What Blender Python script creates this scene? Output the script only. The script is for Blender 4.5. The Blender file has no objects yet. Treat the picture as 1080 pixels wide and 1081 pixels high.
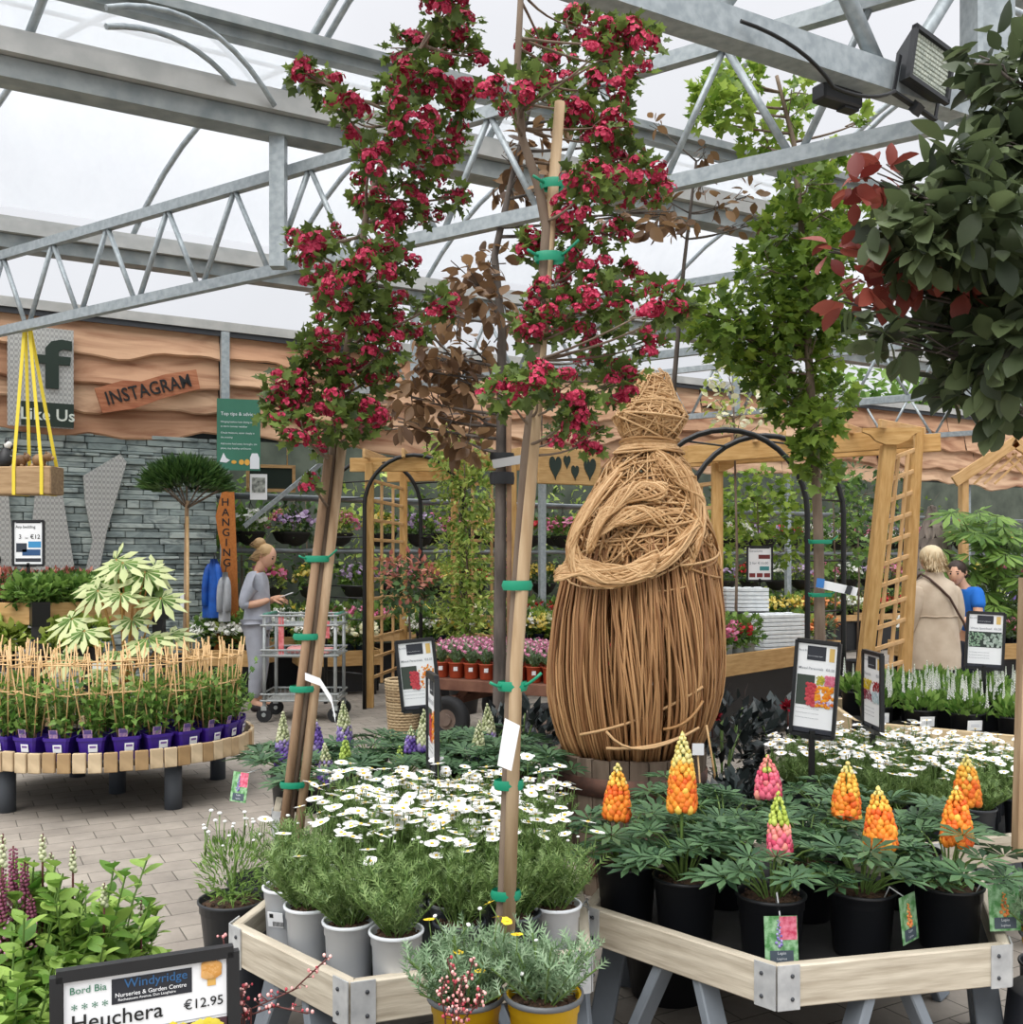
import bpy, math, random
import numpy as np
from mathutils import Vector, Matrix
R = random.Random(11); NR = np.random.default_rng(5)
SC = bpy.context.scene; COL = SC.collection
F, HZ, CH = 1080.0, 592.0, 1.5          # focal length in pixels, horizon row, eye height
PI = math.pi
def W(px, py, d): return Vector(((px-540)*d/F, d, CH-(py-HZ)*d/F))
def Zp(px, py, z):
    return W(px, py, (z-CH)*F/(HZ-py))
def V3(*a): return Vector(a)
ORD = 'first second third fourth fifth sixth seventh eighth ninth tenth eleventh twelfth thirteenth fourteenth fifteenth sixteenth seventeenth eighteenth nineteenth twentieth'.split()
def nth(i):
    if i < 20: return ORD[i]
    t = {2: 'twenty', 3: 'thirty', 4: 'forty', 5: 'fifty', 6: 'sixty'}[(i+1)//10]
    return t + '-' + ORD[(i+1) % 10-1] if (i+1) % 10 else t[:-1]+'ieth'
# ------------------------------------------------------------------ materials
def lin(h):
    h = h.lstrip('#'); c = [int(h[i:i+2], 16)/255 for i in (0, 2, 4)]
    return tuple((x/12.92 if x <= .04045 else ((x+.055)/1.055)**2.4) for x in c)+(1,)
MATS = {}
def mat(name, col, col2=None, rough=.6, metal=0, scale=6, stretch=None, bump=0, island=False, trans=0, spec=.5, detail=4, contrast=(.35, .65), bscale=None):
    if name in MATS: return MATS[name]
    m = bpy.data.materials.new(name); m.use_nodes = True; N = m.node_tree.nodes; L = m.node_tree.links
    b = N['Principled BSDF']; b.inputs['Roughness'].default_value = rough; b.inputs['Metallic'].default_value = metal
    b.inputs['Specular IOR Level'].default_value = spec
    b.inputs['Base Color'].default_value = lin(col)
    tc = N.new('ShaderNodeTexCoord'); mp = N.new('ShaderNodeMapping'); L.new(tc.outputs['Object'], mp.inputs[0])
    if stretch: mp.inputs['Scale'].default_value = stretch
    nz = None
    if (col2 and not island) or bump:
        nz = N.new('ShaderNodeTexNoise'); nz.inputs['Scale'].default_value = scale; nz.inputs['Detail'].default_value = detail
        L.new(mp.outputs[0], nz.inputs['Vector'])
    src = None
    if col2:
        rp = N.new('ShaderNodeValToRGB'); rp.color_ramp.elements[0].color = lin(col); rp.color_ramp.elements[1].color = lin(col2)
        if island:
            g = N.new('ShaderNodeNewGeometry'); L.new(g.outputs['Random Per Island'], rp.inputs[0])
            rp.color_ramp.elements[0].position = 0; rp.color_ramp.elements[1].position = 1
        else:
            rp.color_ramp.elements[0].position, rp.color_ramp.elements[1].position = contrast
            L.new(nz.outputs[0], rp.inputs[0])
        src = rp.outputs[0]; L.new(src, b.inputs['Base Color'])
    if bump:
        bn = N.new('ShaderNodeBump'); bn.inputs['Strength'].default_value = bump; bn.inputs['Distance'].default_value = .01
        if bscale:
            nb = N.new('ShaderNodeTexNoise'); nb.inputs['Scale'].default_value = bscale; L.new(mp.outputs[0], nb.inputs['Vector']); L.new(nb.outputs[0], bn.inputs['Height'])
        else: L.new(nz.outputs[0], bn.inputs['Height'])
        L.new(bn.outputs[0], b.inputs['Normal'])
    if trans:
        t = N.new('ShaderNodeBsdfTranslucent'); mx = N.new('ShaderNodeMixShader'); mx.inputs[0].default_value = trans
        if src: L.new(src, t.inputs[0])
        else: t.inputs[0].default_value = lin(col)
        L.new(b.outputs[0], mx.inputs[1]); L.new(t.outputs[0], mx.inputs[2]); L.new(mx.outputs[0], N['Material Output'].inputs[0])
    MATS[name] = m; return m
def leafmat(name, c1, c2, trans=.3, rough=.45): return mat(name, c1, c2, rough=rough, island=True, trans=trans, spec=.35)
def woodmat(name, c1, c2, rough=.75, sc=5, st=(1.2, 9, 9), bump=.25): return mat(name, c1, c2, rough=rough, scale=sc, stretch=st, bump=bump, detail=6, contrast=(.3, .7), spec=.25)
# ------------------------------------------------------------------ mesh builder
class MB:
    def __init__(s): s.v = []; s.f = []; s.m = []; s.sm = []
    def add(s, vs, fs, mi=0, smooth=False):
        b = len(s.v); s.v.extend([tuple(map(float, v)) for v in vs]); s.f.extend([tuple(int(i)+b for i in f) for f in fs])
        s.m.extend([mi]*len(fs)); s.sm.extend([smooth]*len(fs)); return s
    def box(s, c, size, rz=0, mi=0, M=None, bev=0):
        hx, hy, hz = [x/2 for x in size]; M = M or Matrix.Rotation(rz, 3, 'Z'); c = Vector(c)
        if not bev:
            vs = [c+M @ Vector((x*hx, y*hy, z*hz)) for x in (-1, 1) for y in (-1, 1) for z in (-1, 1)]
            return s.add(vs, [(0, 1, 3, 2), (4, 6, 7, 5), (0, 4, 5, 1), (2, 3, 7, 6), (0, 2, 6, 4), (1, 5, 7, 3)], mi)
        b = min(bev, hx*.9, hy*.9, hz*.9); vs = []; idx = {}
        for x in (-1, 1):
            for y in (-1, 1):
                for z in (-1, 1):
                    for a, o in enumerate(((0, b, b), (b, 0, b), (b, b, 0))):
                        idx[x, y, z, a] = len(vs); vs.append(c+M @ Vector((x*(hx-o[0]), y*(hy-o[1]), z*(hz-o[2]))))
        fs = []; q = ((-1, -1), (1, -1), (1, 1), (-1, 1))
        for sg in (-1, 1):
            o = 1 if sg > 0 else -1
            fs.append([idx[sg, p, r, 0] for p, r in q][::o]); fs.append([idx[p, sg, r, 1] for p, r in q][::-o]); fs.append([idx[p, r, sg, 2] for p, r in q][::o])
        for p in (-1, 1):
            for r in (-1, 1):
                fs.append((idx[-1, p, r, 1], idx[1, p, r, 1], idx[1, p, r, 2], idx[-1, p, r, 2]))
                fs.append((idx[p, -1, r, 0], idx[p, 1, r, 0], idx[p, 1, r, 2], idx[p, -1, r, 2]))
                fs.append((idx[p, r, -1, 0], idx[p, r, 1, 0], idx[p, r, 1, 1], idx[p, r, -1, 1]))
                for z in (-1, 1): fs.append((idx[p, r, z, 0], idx[p, r, z, 1], idx[p, r, z, 2]))
        return s.add(vs, fs, mi)
    def bar(s, p0, p1, w, h, mi=0, up=(0, 0, 1), bev=0):
        p0, p1 = Vector(p0), Vector(p1); x = (p1-p0); L = x.length; x = x/L; u = Vector(up)
        if abs(x.dot(u)) > .98: u = Vector((0, 1, 0))
        y = u.cross(x).normalized(); z = x.cross(y); M = Matrix((x, y, z)).transposed()
        return s.box((p0+p1)/2, (L, w, h), mi=mi, M=M, bev=bev)
    def tube(s, pts, r, n=6, closed=False, mi=0, smooth=True, cap=True):
        P = [Vector(p) for p in pts]; k = len(P); rr = r if hasattr(r, '__len__') else [r]*k; vs = []; prev = None
        for i in range(k):
            a = P[(i-1) % k] if closed or i > 0 else P[i]; b = P[(i+1) % k] if closed or i < k-1 else P[i]
            t = (b-a); t = t.normalized() if t.length > 1e-9 else Vector((0, 0, 1))
            if prev is None:
                u = Vector((0, 0, 1)) if abs(t.z) < .9 else Vector((1, 0, 0)); prev = (u-t*u.dot(t)).normalized()
            else:
                q = prev-t*prev.dot(t); prev = q.normalized() if q.length > 1e-6 else prev
            w = t.cross(prev)
            for j in range(n):
                an = 2*PI*j/n; vs.append(P[i]+(prev*math.cos(an)+w*math.sin(an))*rr[i])
        fs = []
        for i in range(k if closed else k-1):
            for j in range(n):
                a = i*n+j; b = i*n+(j+1) % n; c = ((i+1) % k)*n; fs.append((a, b, c+(j+1) % n, c+j))
        s.add(vs, fs, mi, smooth)
        if cap and not closed:
            b = len(s.v)-len(vs)
            for g in (tuple(b+j for j in range(n))[::-1], tuple(b+(k-1)*n+j for j in range(n))): s.f.append(g); s.m.append(mi); s.sm.append(False)
        return s
    def lathe(s, prof, n=24, c=(0, 0, 0), mi=0, smooth=True, sx=1, sy=1, cap0=False, cap1=False):
        c = Vector(c); vs = []
        for r, z in prof:
            for j in range(n): a = 2*PI*j/n; vs.append((c.x+r*sx*math.cos(a), c.y+r*sy*math.sin(a), c.z+z))
        k = len(prof); fs = [(i*n+j, i*n+(j+1) % n, (i+1)*n+(j+1) % n, (i+1)*n+j) for i in range(k-1) for j in range(n)]
        if cap0: fs.append(tuple(range(n))[::-1])
        if cap1: fs.append(tuple((k-1)*n+j for j in range(n)))
        return s.add(vs, fs, mi, smooth)
    def prism(s, poly, o, ux, uy, depth, mi=0):
        """2-D polygon extruded along ux x uy by depth, centred on the plane through o"""
        o, ux, uy = Vector(o), Vector(ux), Vector(uy); nz = ux.cross(uy).normalized(); k = len(poly)
        vs = [o+ux*x+uy*y+nz*(depth*e) for e in (-.5, .5) for x, y in poly]
        return s.add(vs, [tuple(range(k))[::-1], tuple(range(k, 2*k))]+[(i, (i+1) % k, k+(i+1) % k, k+i) for i in range(k)], mi)
    def ball(s, c, r, n=8, k=5, mi=0, sz=1, smooth=True):
        return s.lathe([(max(r*math.sin(PI*i/k), 1e-4), -r*sz*math.cos(PI*i/k)) for i in range(k+1)], n, c, mi, smooth)
    def scatter(s, T, P, D, U, S, mi=0, smooth=True):
        """one copy of leaf template T = (verts, faces) per point: y axis along D, face normal near U"""
        tv = np.array(T[0], float); P = np.asarray(P, float); D = np.asarray(D, float); U = np.asarray(U, float); S = np.asarray(S, float)
        n = len(P)
        if n == 0: return s
        D = D/np.maximum(np.linalg.norm(D, axis=1, keepdims=True), 1e-9)
        X = np.cross(D, U); l = np.linalg.norm(X, axis=1, keepdims=True); X = np.where(l < 1e-4, np.array([[1., 0, 0]]), X/np.maximum(l, 1e-9)); Zn = np.cross(X, D)
        Vv = P[:, None]+S[:, None, None]*(tv[None, :, 0:1]*X[:, None]+tv[None, :, 1:2]*D[:, None]+tv[None, :, 2:3]*Zn[:, None])
        b = len(s.v); k = len(tv); s.v.extend(map(tuple, Vv.reshape(-1, 3).tolist()))
        for i in range(n):
            o = b+i*k
            for f in T[1]: s.f.append(tuple(j+o for j in f))
        c = n*len(T[1]); s.m.extend([mi]*c); s.sm.extend([smooth]*c); return s
    def text(s, txt, o, ux, uy, size, mi=0, align='LEFT', depth=0, sp=1.0, shear=0, wide=1.0, bold=0):
        o, ux, uy = Vector(o), Vector(ux).normalized(), Vector(uy).normalized(); nz = ux.cross(uy)
        cu = bpy.data.curves.new('t', 'FONT'); cu.body = txt; cu.size = size; cu.align_x = align; cu.extrude = depth; cu.offset = bold*size; cu.space_character = sp; cu.shear = shear; cu.resolution_u = 3
        ob = bpy.data.objects.new('t', cu); me = bpy.data.meshes.new_from_object(ob)
        s.add([o+ux*(v.co.x*wide)+uy*v.co.y+nz*v.co.z for v in me.vertices], [tuple(p.vertices) for p in me.polygons], mi)
        bpy.data.objects.remove(ob); bpy.data.curves.remove(cu); bpy.data.meshes.remove(me); return s
    def mesh(s, name, mats):
        me = bpy.data.meshes.new(name); me.from_pydata(s.v, [], s.f); mats = mats if isinstance(mats, (list, tuple)) else [mats]
        for m in mats: me.materials.append(m)
        me.polygons.foreach_set('material_index', s.m); me.polygons.foreach_set('use_smooth', s.sm); me.update(); return me
    def obj(s, name, mats, parent=None, loc=None, rz=0): return part(name, s.mesh(name, mats), parent, loc, rz)
def part(name, me, parent=None, loc=None, rz=0, scale=None, rot=None, label=None):
    o = bpy.data.objects.new(name, me); COL.objects.link(o)
    if parent: o.parent = parent
    if loc is not None: o.location = loc
    o.rotation_euler = rot if rot else (0, 0, rz)
    if scale is not None: o.scale = scale if hasattr(scale, '__len__') else (scale,)*3
    if label: o['label'] = label
    return o
USED = {}
def tag(o, label, cat, group=None, kind=None):
    if label: o['label'] = label
    if cat: o['category'] = cat
    if group: o['group'] = group
    if kind: o['kind'] = kind
    return o
def thing(name, label, cat, loc=(0, 0, 0), rz=0, group=None, scale=None):
    o = bpy.data.objects.new(name, None); COL.objects.link(o); o.empty_display_size = .1; o.location = loc; o.rotation_euler = (0, 0, rz)
    if scale: o.scale = (scale,)*3
    return tag(o, label, cat, group)
def struct(o): o['kind'] = 'structure'; return o
def plank(name, p0, p1, w, h, m, parent=None, up=(0, 0, 1), bev=.004):
    """a board with its own frame (grain runs along its local x)"""
    p0, p1 = Vector(p0), Vector(p1); x = p1-p0; L = x.length; x = x/L; u = Vector(up)
    if abs(x.dot(u)) > .98: u = Vector((0, 1, 0))
    y = u.cross(x).normalized(); z = x.cross(y)
    b = MB(); b.box((0, 0, 0), (L, w, h), bev=bev); o = b.obj(name, m, parent)
    Mx = Matrix((x, y, z)).transposed().to_4x4(); Mx.translation = (p0+p1)/2; o.matrix_local = Mx; return o
# ------------------------------------------------------------------ leaf templates (y = along the leaf)
T_LEAF = ([(0, 0, 0), (-.27, .42, .07), (0, .5, 0), (.27, .42, .07), (0, 1, -.08)], [(0, 2, 1), (0, 3, 2), (1, 2, 4), (2, 3, 4)])
T_WIDE = ([(0, 0, 0), (-.33, .3, .06), (-.36, .62, .06), (0, .5, -.02), (.33, .3, .06), (.36, .62, .06), (0, 1, -.1)], [(0, 3, 1), (1, 3, 2), (2, 3, 6), (0, 4, 3), (4, 5, 3), (5, 6, 3)])
def _oval(w, fold=.06, droop=.16):
    ys = (0, .18, .42, .68, .88, 1); ws = (0, .62, 1, .86, .42, 0); v = []; f = []
    for y, q in zip(ys, ws): z = -droop*y*y; v += [(-w*q, y, z+fold*q), (0, y, z), (w*q, y, z+fold*q)]
    for i in range(5): a = 3*i; f += [(a, a+1, a+4, a+3), (a+1, a+2, a+5, a+4)]
    return v, f
T_OVAL = _oval(.3); T_LANCE = _oval(.19, .05, .2)
T_SLIM = ([(0, 0, 0), (-.1, .45, .03), (.1, .45, .03), (0, 1, -.1)], [(0, 2, 1), (1, 2, 3)])
T_STRIP = ([(-.03, 0, 0), (.03, 0, 0), (.045, .55, .06), (-.045, .55, .06), (0, 1, -.05)], [(0, 1, 2, 3), (3, 2, 4)])
def _lobe():
    pts = [(0, 0, 0), (.14, .12, .03), (.42, .2, .08), (.27, .42, .03), (.5, .62, .08), (.22, .66, .02), (0, 1, -.05), (-.22, .66, .02), (-.5, .62, .08), (-.27, .42, .03), (-.42, .2, .08), (-.14, .12, .03), (0, .45, -.03)]
    return pts, [(i, i+1, 12) for i in range(0, 11)]+[(11, 0, 12)]
T_LOBE = _lobe()
def _palm(n, spread, wid, cup=.1, seg=True):
    v = []; f = []
    for i in range(n):
        a = spread*(i/(n-1)-.5) if spread < 6 else 2*PI*i/n
        d = np.array([math.sin(a), math.cos(a)]); p = np.array([d[1], -d[0]]); L = 1-.25*abs(a/PI) if spread < 6 else (1-.2*abs(((a/PI+1) % 2)-1))
        b = len(v); k = d*.05
        for q, z in ((k, 0), (d*L*.62+p*wid, cup*.8), (d*L*.6, cup*.35), (d*L*.62-p*wid, cup*.8), (d*L, cup-.04)): v.append((q[0], q[1], z))
        f += [(b, b+1, b+2), (b, b+2, b+3), (b+1, b+4, b+2), (b+2, b+4, b+3)]
    return v, f
T_LUPIN = _palm(10, 7, .13, .14)
T_FATSIA = _palm(9, 4.6, .125, -.16)
T_FERN = ([], [])
def _fern():
    v = []; f = []
    def st(o, d, L, w):
        b = len(v); o = np.array(o); d = np.array(d); d = d/np.linalg.norm(d); p = np.array([d[1], -d[0], 0]); v.extend([tuple(o-p*w), tuple(o+p*w), tuple(o+d*L)]); f.append((b, b+1, b+2))
    st((0, 0, 0), (0, 1, .05), 1, .05)
    for y, L in ((.3, .38), (.5, .38), (.7, .28)):
        for sx in (-1, 1): st((0, y, .02), (sx*.75, .7, .12), L, .045)
    return v, f
T_FERN = _fern()
T_DISC = ([(math.cos(i*PI/3), math.sin(i*PI/3), 0) for i in range(6)]+[(0, 0, .35)], [(i, (i+1) % 6, 6) for i in range(6)])
def rdir(n, zmin=-1.0, rng=None):
    g = NR; z = g.uniform(zmin, 1, n); a = g.uniform(0, 2*PI, n); r = np.sqrt(np.maximum(0, 1-z*z)); return np.stack([r*np.cos(a), r*np.sin(a), z], 1)
def bez(p0, p1, p2, n=6):
    p0, p1, p2 = Vector(p0), Vector(p1), Vector(p2); return [p0*(1-t)**2+p1*2*t*(1-t)+p2*t*t for t in [i/n for i in range(n+1)]]
CACHE = {}
def cached(fn):
    def g(*a):
        k = (fn.__name__,)+a
        if k not in CACHE: CACHE[k] = fn(*a)
        return CACHE[k]
    return g
# ================================================================== camera, sky, light
cd = bpy.data.cameras.new('camera'); cam = bpy.data.objects.new('camera', cd); COL.objects.link(cam); SC.camera = cam
cam.location = (0, 0, CH); cam.rotation_euler = (PI/2, 0, 0); cd.sensor_width = 36; cd.sensor_fit = 'HORIZONTAL'; cd.lens = 36*F/1080
cd.shift_y = (HZ-540.5)/1080; cd.clip_start = .05; cd.clip_end = 200
wd = bpy.data.worlds.new('world'); SC.world = wd; wd.use_nodes = True
N = wd.node_tree.nodes; L = wd.node_tree.links; bg = N['Background']
tc = N.new('ShaderNodeTexCoord'); sx = N.new('ShaderNodeSeparateXYZ'); L.new(tc.outputs['Generated'], sx.inputs[0])
rp = N.new('ShaderNodeValToRGB'); L.new(sx.outputs[2], rp.inputs[0])
cr = rp.color_ramp; cr.elements[0].position = 0; cr.elements[0].color = (.69, .71, .745, 1); cr.elements[1].position = 1; cr.elements[1].color = (2.8, 2.82, 2.9, 1)
e = cr.elements.new(.5); e.color = (.78, .79, .83, 1); e = cr.elements.new(.68); e.color = (1.7, 1.72, 1.78, 1)
cn = N.new('ShaderNodeTexNoise'); cn.inputs['Scale'].default_value = 2.2; cn.inputs['Detail'].default_value = 5; L.new(tc.outputs['Generated'], cn.inputs['Vector'])
mr = N.new('ShaderNodeMapRange'); L.new(cn.outputs[0], mr.inputs[0]); mr.inputs[1].default_value = .3; mr.inputs[2].default_value = .7; mr.inputs[3].default_value = .9; mr.inputs[4].default_value = 1.08
mm = N.new('ShaderNodeVectorMath'); mm.operation = 'SCALE'; L.new(rp.outputs[0], mm.inputs[0]); L.new(mr.outputs[0], mm.inputs['Scale']); L.new(mm.outputs[0], bg.inputs[0]); bg.inputs[1].default_value = 1.0
sl = bpy.data.lights.new('sun', 'SUN'); sl.energy = 2.2; sl.angle = math.radians(50); sl.color = (1, .97, .92)
so = bpy.data.objects.new('sun', sl); COL.objects.link(so); so.rotation_euler = (math.radians(32), math.radians(-18), 0)
vs = SC.view_settings; vs.view_transform = 'Standard'; vs.look = 'None'; vs.gamma = 1; vs.exposure = 0.18; vs.use_curve_mapping = False
# ================================================================== materials of the setting
STEEL = mat('galvanised_steel', '#929b9f', '#a9b1b4', rough=.5, metal=.35, scale=24, bump=.05)
STEELD = mat('gutter_steel', '#7b8384', '#989d9c', rough=.55, metal=.3, scale=6)
ALU = mat('pale_aluminium', '#a9aaa7', '#bdbdb9', rough=.5, metal=.3, scale=5)
BLACK = mat('black_metal', '#121314', rough=.4); BLACKP = mat('black_plastic', '#17181b', '#1f2124', rough=.45, scale=5)
WHITE = mat('white_paper', '#eef0f2', rough=.6); DARKG = mat('dark_grey', '#33363b', rough=.6)
def polymat():
    m = bpy.data.materials.new('polythene'); m.use_nodes = True; N = m.node_tree.nodes; L = m.node_tree.links; out = N['Material Output']; N.remove(N['Principled BSDF'])
    tp = N.new('ShaderNodeBsdfTransparent'); tp.inputs[0].default_value = (.93, .95, .97, 1); tl = N.new('ShaderNodeBsdfTranslucent'); tl.inputs[0].default_value = (.82, .84, .86, 1)
    df = N.new('ShaderNodeBsdfDiffuse'); df.inputs[0].default_value = (.8, .81, .82, 1)
    a = N.new('ShaderNodeMixShader'); a.inputs[0].default_value = .4; L.new(tl.outputs[0], a.inputs[1]); L.new(df.outputs[0], a.inputs[2])
    tcx = N.new('ShaderNodeTexCoord'); mpx = N.new('ShaderNodeMapping'); mpx.inputs['Scale'].default_value = (1, 1, .4); nz = N.new('ShaderNodeTexNoise'); nz.inputs['Scale'].default_value = 1.3; nz.inputs['Detail'].default_value = 5
    L.new(tcx.outputs['Object'], mpx.inputs[0]); L.new(mpx.outputs[0], nz.inputs[0])
    r = N.new('ShaderNodeMapRange'); r.inputs[1].default_value = .3; r.inputs[2].default_value = .7; r.inputs[3].default_value = .35; r.inputs[4].default_value = .62; L.new(nz.outputs[0], r.inputs[0])
    b = N.new('ShaderNodeMixShader'); L.new(r.outputs[0], b.inputs[0]); L.new(tp.outputs[0], b.inputs[1]); L.new(a.outputs[0], b.inputs[2]); L.new(b.outputs[0], out.inputs[0]); return m
POLY = polymat()
def floormat():
    m = bpy.data.materials.new('paving'); m.use_nodes = True; N = m.node_tree.nodes; L = m.node_tree.links; b = N['Principled BSDF']; b.inputs['Roughness'].default_value = .8; b.inputs['Specular IOR Level'].default_value = .3
    tc = N.new('ShaderNodeTexCoord'); mp = N.new('ShaderNodeMapping'); mp.inputs['Rotation'].default_value = (0, 0, math.radians(-29)); L.new(tc.outputs['Object'], mp.inputs[0])
    br = N.new('ShaderNodeTexBrick'); L.new(mp.outputs[0], br.inputs[0]); br.inputs['Scale'].default_value = 1; br.inputs['Brick Width'].default_value = .24; br.inputs['Row Height'].default_value = .16
    br.inputs['Mortar Size'].default_value = .003; br.inputs['Mortar Smooth'].default_value = .3; br.inputs['Color1'].default_value = lin('#9b948b'); br.inputs['Color2'].default_value = lin('#8d867e'); br.inputs['Mortar'].default_value = lin('#5f5a53'); br.inputs['Bias'].default_value = -.1
    nz = N.new('ShaderNodeTexNoise'); nz.inputs['Scale'].default_value = 3; nz.inputs['Detail'].default_value = 8; nz.inputs['Roughness'].default_value = .7; L.new(tc.outputs['Object'], nz.inputs[0])
    rp = N.new('ShaderNodeValToRGB'); rp.color_ramp.elements[0].position = .3; rp.color_ramp.elements[0].color = (.72, .71, .7, 1); rp.color_ramp.elements[1].position = .7; rp.color_ramp.elements[1].color = (1.15, 1.13, 1.1, 1); L.new(nz.outputs[0], rp.inputs[0])
    mx = N.new('ShaderNodeMix'); mx.data_type = 'RGBA'; mx.blend_type = 'MULTIPLY'; mx.inputs[0].default_value = 1; L.new(br.outputs[0], mx.inputs[6]); L.new(rp.outputs[0], mx.inputs[7]); L.new(mx.outputs[2], b.inputs['Base Color'])
    bn = N.new('ShaderNodeBump'); bn.inputs['Strength'].default_value = .5; bn.inputs['Distance'].default_value = .01; bn.invert = True; L.new(br.outputs['Fac'], bn.inputs['Height']); L.new(bn.outputs[0], b.inputs['Normal']); return m
def boardmat(name, c1, c2, c3, st):
    """island colour with a dark grain laid over it"""
    m = mat(name, c1, c2, rough=.75, island=True, spec=.25); N = m.node_tree.nodes; L = m.node_tree.links; b = N['Principled BSDF']; rp = [n for n in N if n.type == 'VALTORGB'][0]; mp = [n for n in N if n.type == 'MAPPING'][0]
    mp.inputs['Scale'].default_value = st; g_ = [n for n in N if n.type == 'NEW_GEOMETRY'][0]; oi = N.new('ShaderNodeObjectInfo'); ad = N.new('ShaderNodeMath'); ad.operation = 'ADD'; fr = N.new('ShaderNodeMath'); fr.operation = 'FRACT'; L.new(g_.outputs['Random Per Island'], ad.inputs[0]); L.new(oi.outputs['Random'], ad.inputs[1]); L.new(ad.outputs[0], fr.inputs[0]); L.new(fr.outputs[0], rp.inputs[0]); nz = N.new('ShaderNodeTexNoise'); nz.inputs['Scale'].default_value = 1; nz.inputs['Detail'].default_value = 7; nz.inputs['Distortion'].default_value = 1.2; L.new(mp.outputs[0], nz.inputs[0])
    r2 = N.new('ShaderNodeValToRGB'); r2.color_ramp.elements[0].position = .42; r2.color_ramp.elements[0].color = (0, 0, 0, 1); r2.color_ramp.elements[1].position = .72; r2.color_ramp.elements[1].color = (1, 1, 1, 1); L.new(nz.outputs[0], r2.inputs[0])
    mx = N.new('ShaderNodeMix'); mx.data_type = 'RGBA'; L.new(r2.outputs[0], mx.inputs[0]); L.new(rp.outputs[0], mx.inputs[6]); mx.inputs[7].default_value = lin(c3); L.new(mx.outputs[2], b.inputs['Base Color'])
    bn = N.new('ShaderNodeBump'); bn.inputs['Strength'].default_value = .4; bn.inputs['Distance'].default_value = .01; L.new(nz.outputs[0], bn.inputs['Height']); L.new(bn.outputs[0], b.inputs['Normal']); return m
# ================================================================== floor
b = MB(); b.box((3, 11, -.05), (50, 40, .1)); struct(b.obj('floor', floormat()))
# ================================================================== roof steelwork
g2 = Vector((.872, .489, 0)); t2 = Vector((.835, -.551, 0)); UP = Vector((0, 0, 1))
G1o, G2o, G0o = Vector((-3.0, 6.0, 0)), Vector((-4.6, 9.22, 0)), Vector((.37, 3.77, 0))
def gp(o, s, z): return o+g2*s+UP*z
for o, s0, s1 in ((G1o, -2, 6.1), (G2o, -2, 17), (G0o, -3, 12), (G1o, 6.1, 15)):
    b = MB(); b.bar(gp(o, s0, 4.37), gp(o, s1, 4.37), .18, .12); b.bar(gp(o, s0, 4.49), gp(o, s1, 4.49), .30, .11, 1)
    b.bar(gp(o, s0, 4.56)+t2*.13, gp(o, s1, 4.56)+t2*.13, .02, .05, 1); b.bar(gp(o, s0, 4.56)-t2*.13, gp(o, s1, 4.56)-t2*.13, .02, .05, 1)
    struct(b.obj('roof_gutter', [STEELD, ALU]))
# vent purlins beside the first gutter
for dz, dt in ((4.80, .27), (4.86, .33)):
    b = MB(); b.bar(gp(G1o, -2, dz)+t2*dt, gp(G1o, 14, dz)+t2*dt, .09, .06, 0); struct(b.obj('roof_purlin', STEELD))
SPAN = 4.04
def arc(o, s, u):                                   # point on the bay arch that springs from gutter o towards +t
    return gp(o, s, 4.54+1.1*(1-abs(2*u-1)**2.4))+t2*(SPAN*u)
for o in (G2o, G1o):
    for k in range(-1, 10):
        s = (1.66 if o is G1o else 1.1)+1.533*k
        b = MB(); b.tube([arc(o, s, i/16) for i in range(17)], .026, 6); struct(b.obj('roof_hoop', STEEL))
        if o is G1o and k in (0, 3):
            b = MB(); b.tube([arc(o, s+.09, i/16) for i in range(17)], .022, 6); struct(b.obj('roof_hoop', STEEL))
    b = MB(); b.tube([arc(o, -2, .5)+V3(0, 0, .03), arc(o, 15, .5)+V3(0, 0, .03)], .025, 6); struct(b.obj('roof_ridge_tube', STEEL))
# vent racks: two bent tubes from the vent purlin back down to the gutter
for (a, c, e) in (((112, 8), (215, 28), (290, 112)), ((112, 28), (195, 46), (260, 106))):
    P = [W(a[0], a[1], 5.75), W(c[0], c[1], 6.2), W(e[0], e[1], 6.62)]
    b = MB(); b.tube(bez(P[0], P[1]*2-(P[0]+P[2])/2, P[2], 10), .018, 6); struct(b.obj('vent_rack', STEEL))
def sheet(name, o, s0, s1, u0, u1, nu=14, ns=12):
    vs = [arc(o, s0+(s1-s0)*i/ns, u0+(u1-u0)*j/nu)+V3(0, 0, .035) for i in range(ns+1) for j in range(nu+1)]
    b = MB(); b.add(vs, [(i*(nu+1)+j, (i+1)*(nu+1)+j, (i+1)*(nu+1)+j+1, i*(nu+1)+j+1) for i in range(ns) for j in range(nu)], 0, True); o2 = b.obj(name, POLY); struct(o2)
sheet('roof_polythene', G2o, -2, 16, .02, .98, 20, 8); sheet('roof_polythene', G1o, -2, 15, .01, .07, 3, 8)
def lattice(name, p, d, k0, k1, first, step=.73, z0=3.45, z1=4.10, ch=.075, dg=.02, dbl=True):
    p = Vector((p[0], p[1], 0)); d = Vector(d)
    b = MB(); b.bar(p+d*k0+UP*(z0+ch/2), p+d*k1+UP*(z0+ch/2), .06, ch); b.bar(p+d*k0+UP*(z1+ch/2), p+d*k1+UP*(z1+ch/2), .06, ch)
    k = first
    while k < k1-.1:
        for sg in (-1, 1):
            q = k+sg*step*.48
            if k0 < k < k1 and k0 < q < k1: b.tube([p+d*(k+sg*.04)+UP*(z0+ch), p+d*q+UP*z1], dg, 6)
        k += step
    return struct(b.obj(name, STEEL))
T1p = Vector((-4.4, 8.85, 0))
lattice('roof_truss', T1p, t2, -2, 7.62, -1.82)
for i, c in ((1, (-10, 12)), (2, (-9, 12)), (3, (-8, 13)), (4, (-8, 13))): lattice('roof_truss', T1p+g2*4.6*i, t2, c[0], c[1], c[0]+.3)
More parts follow.
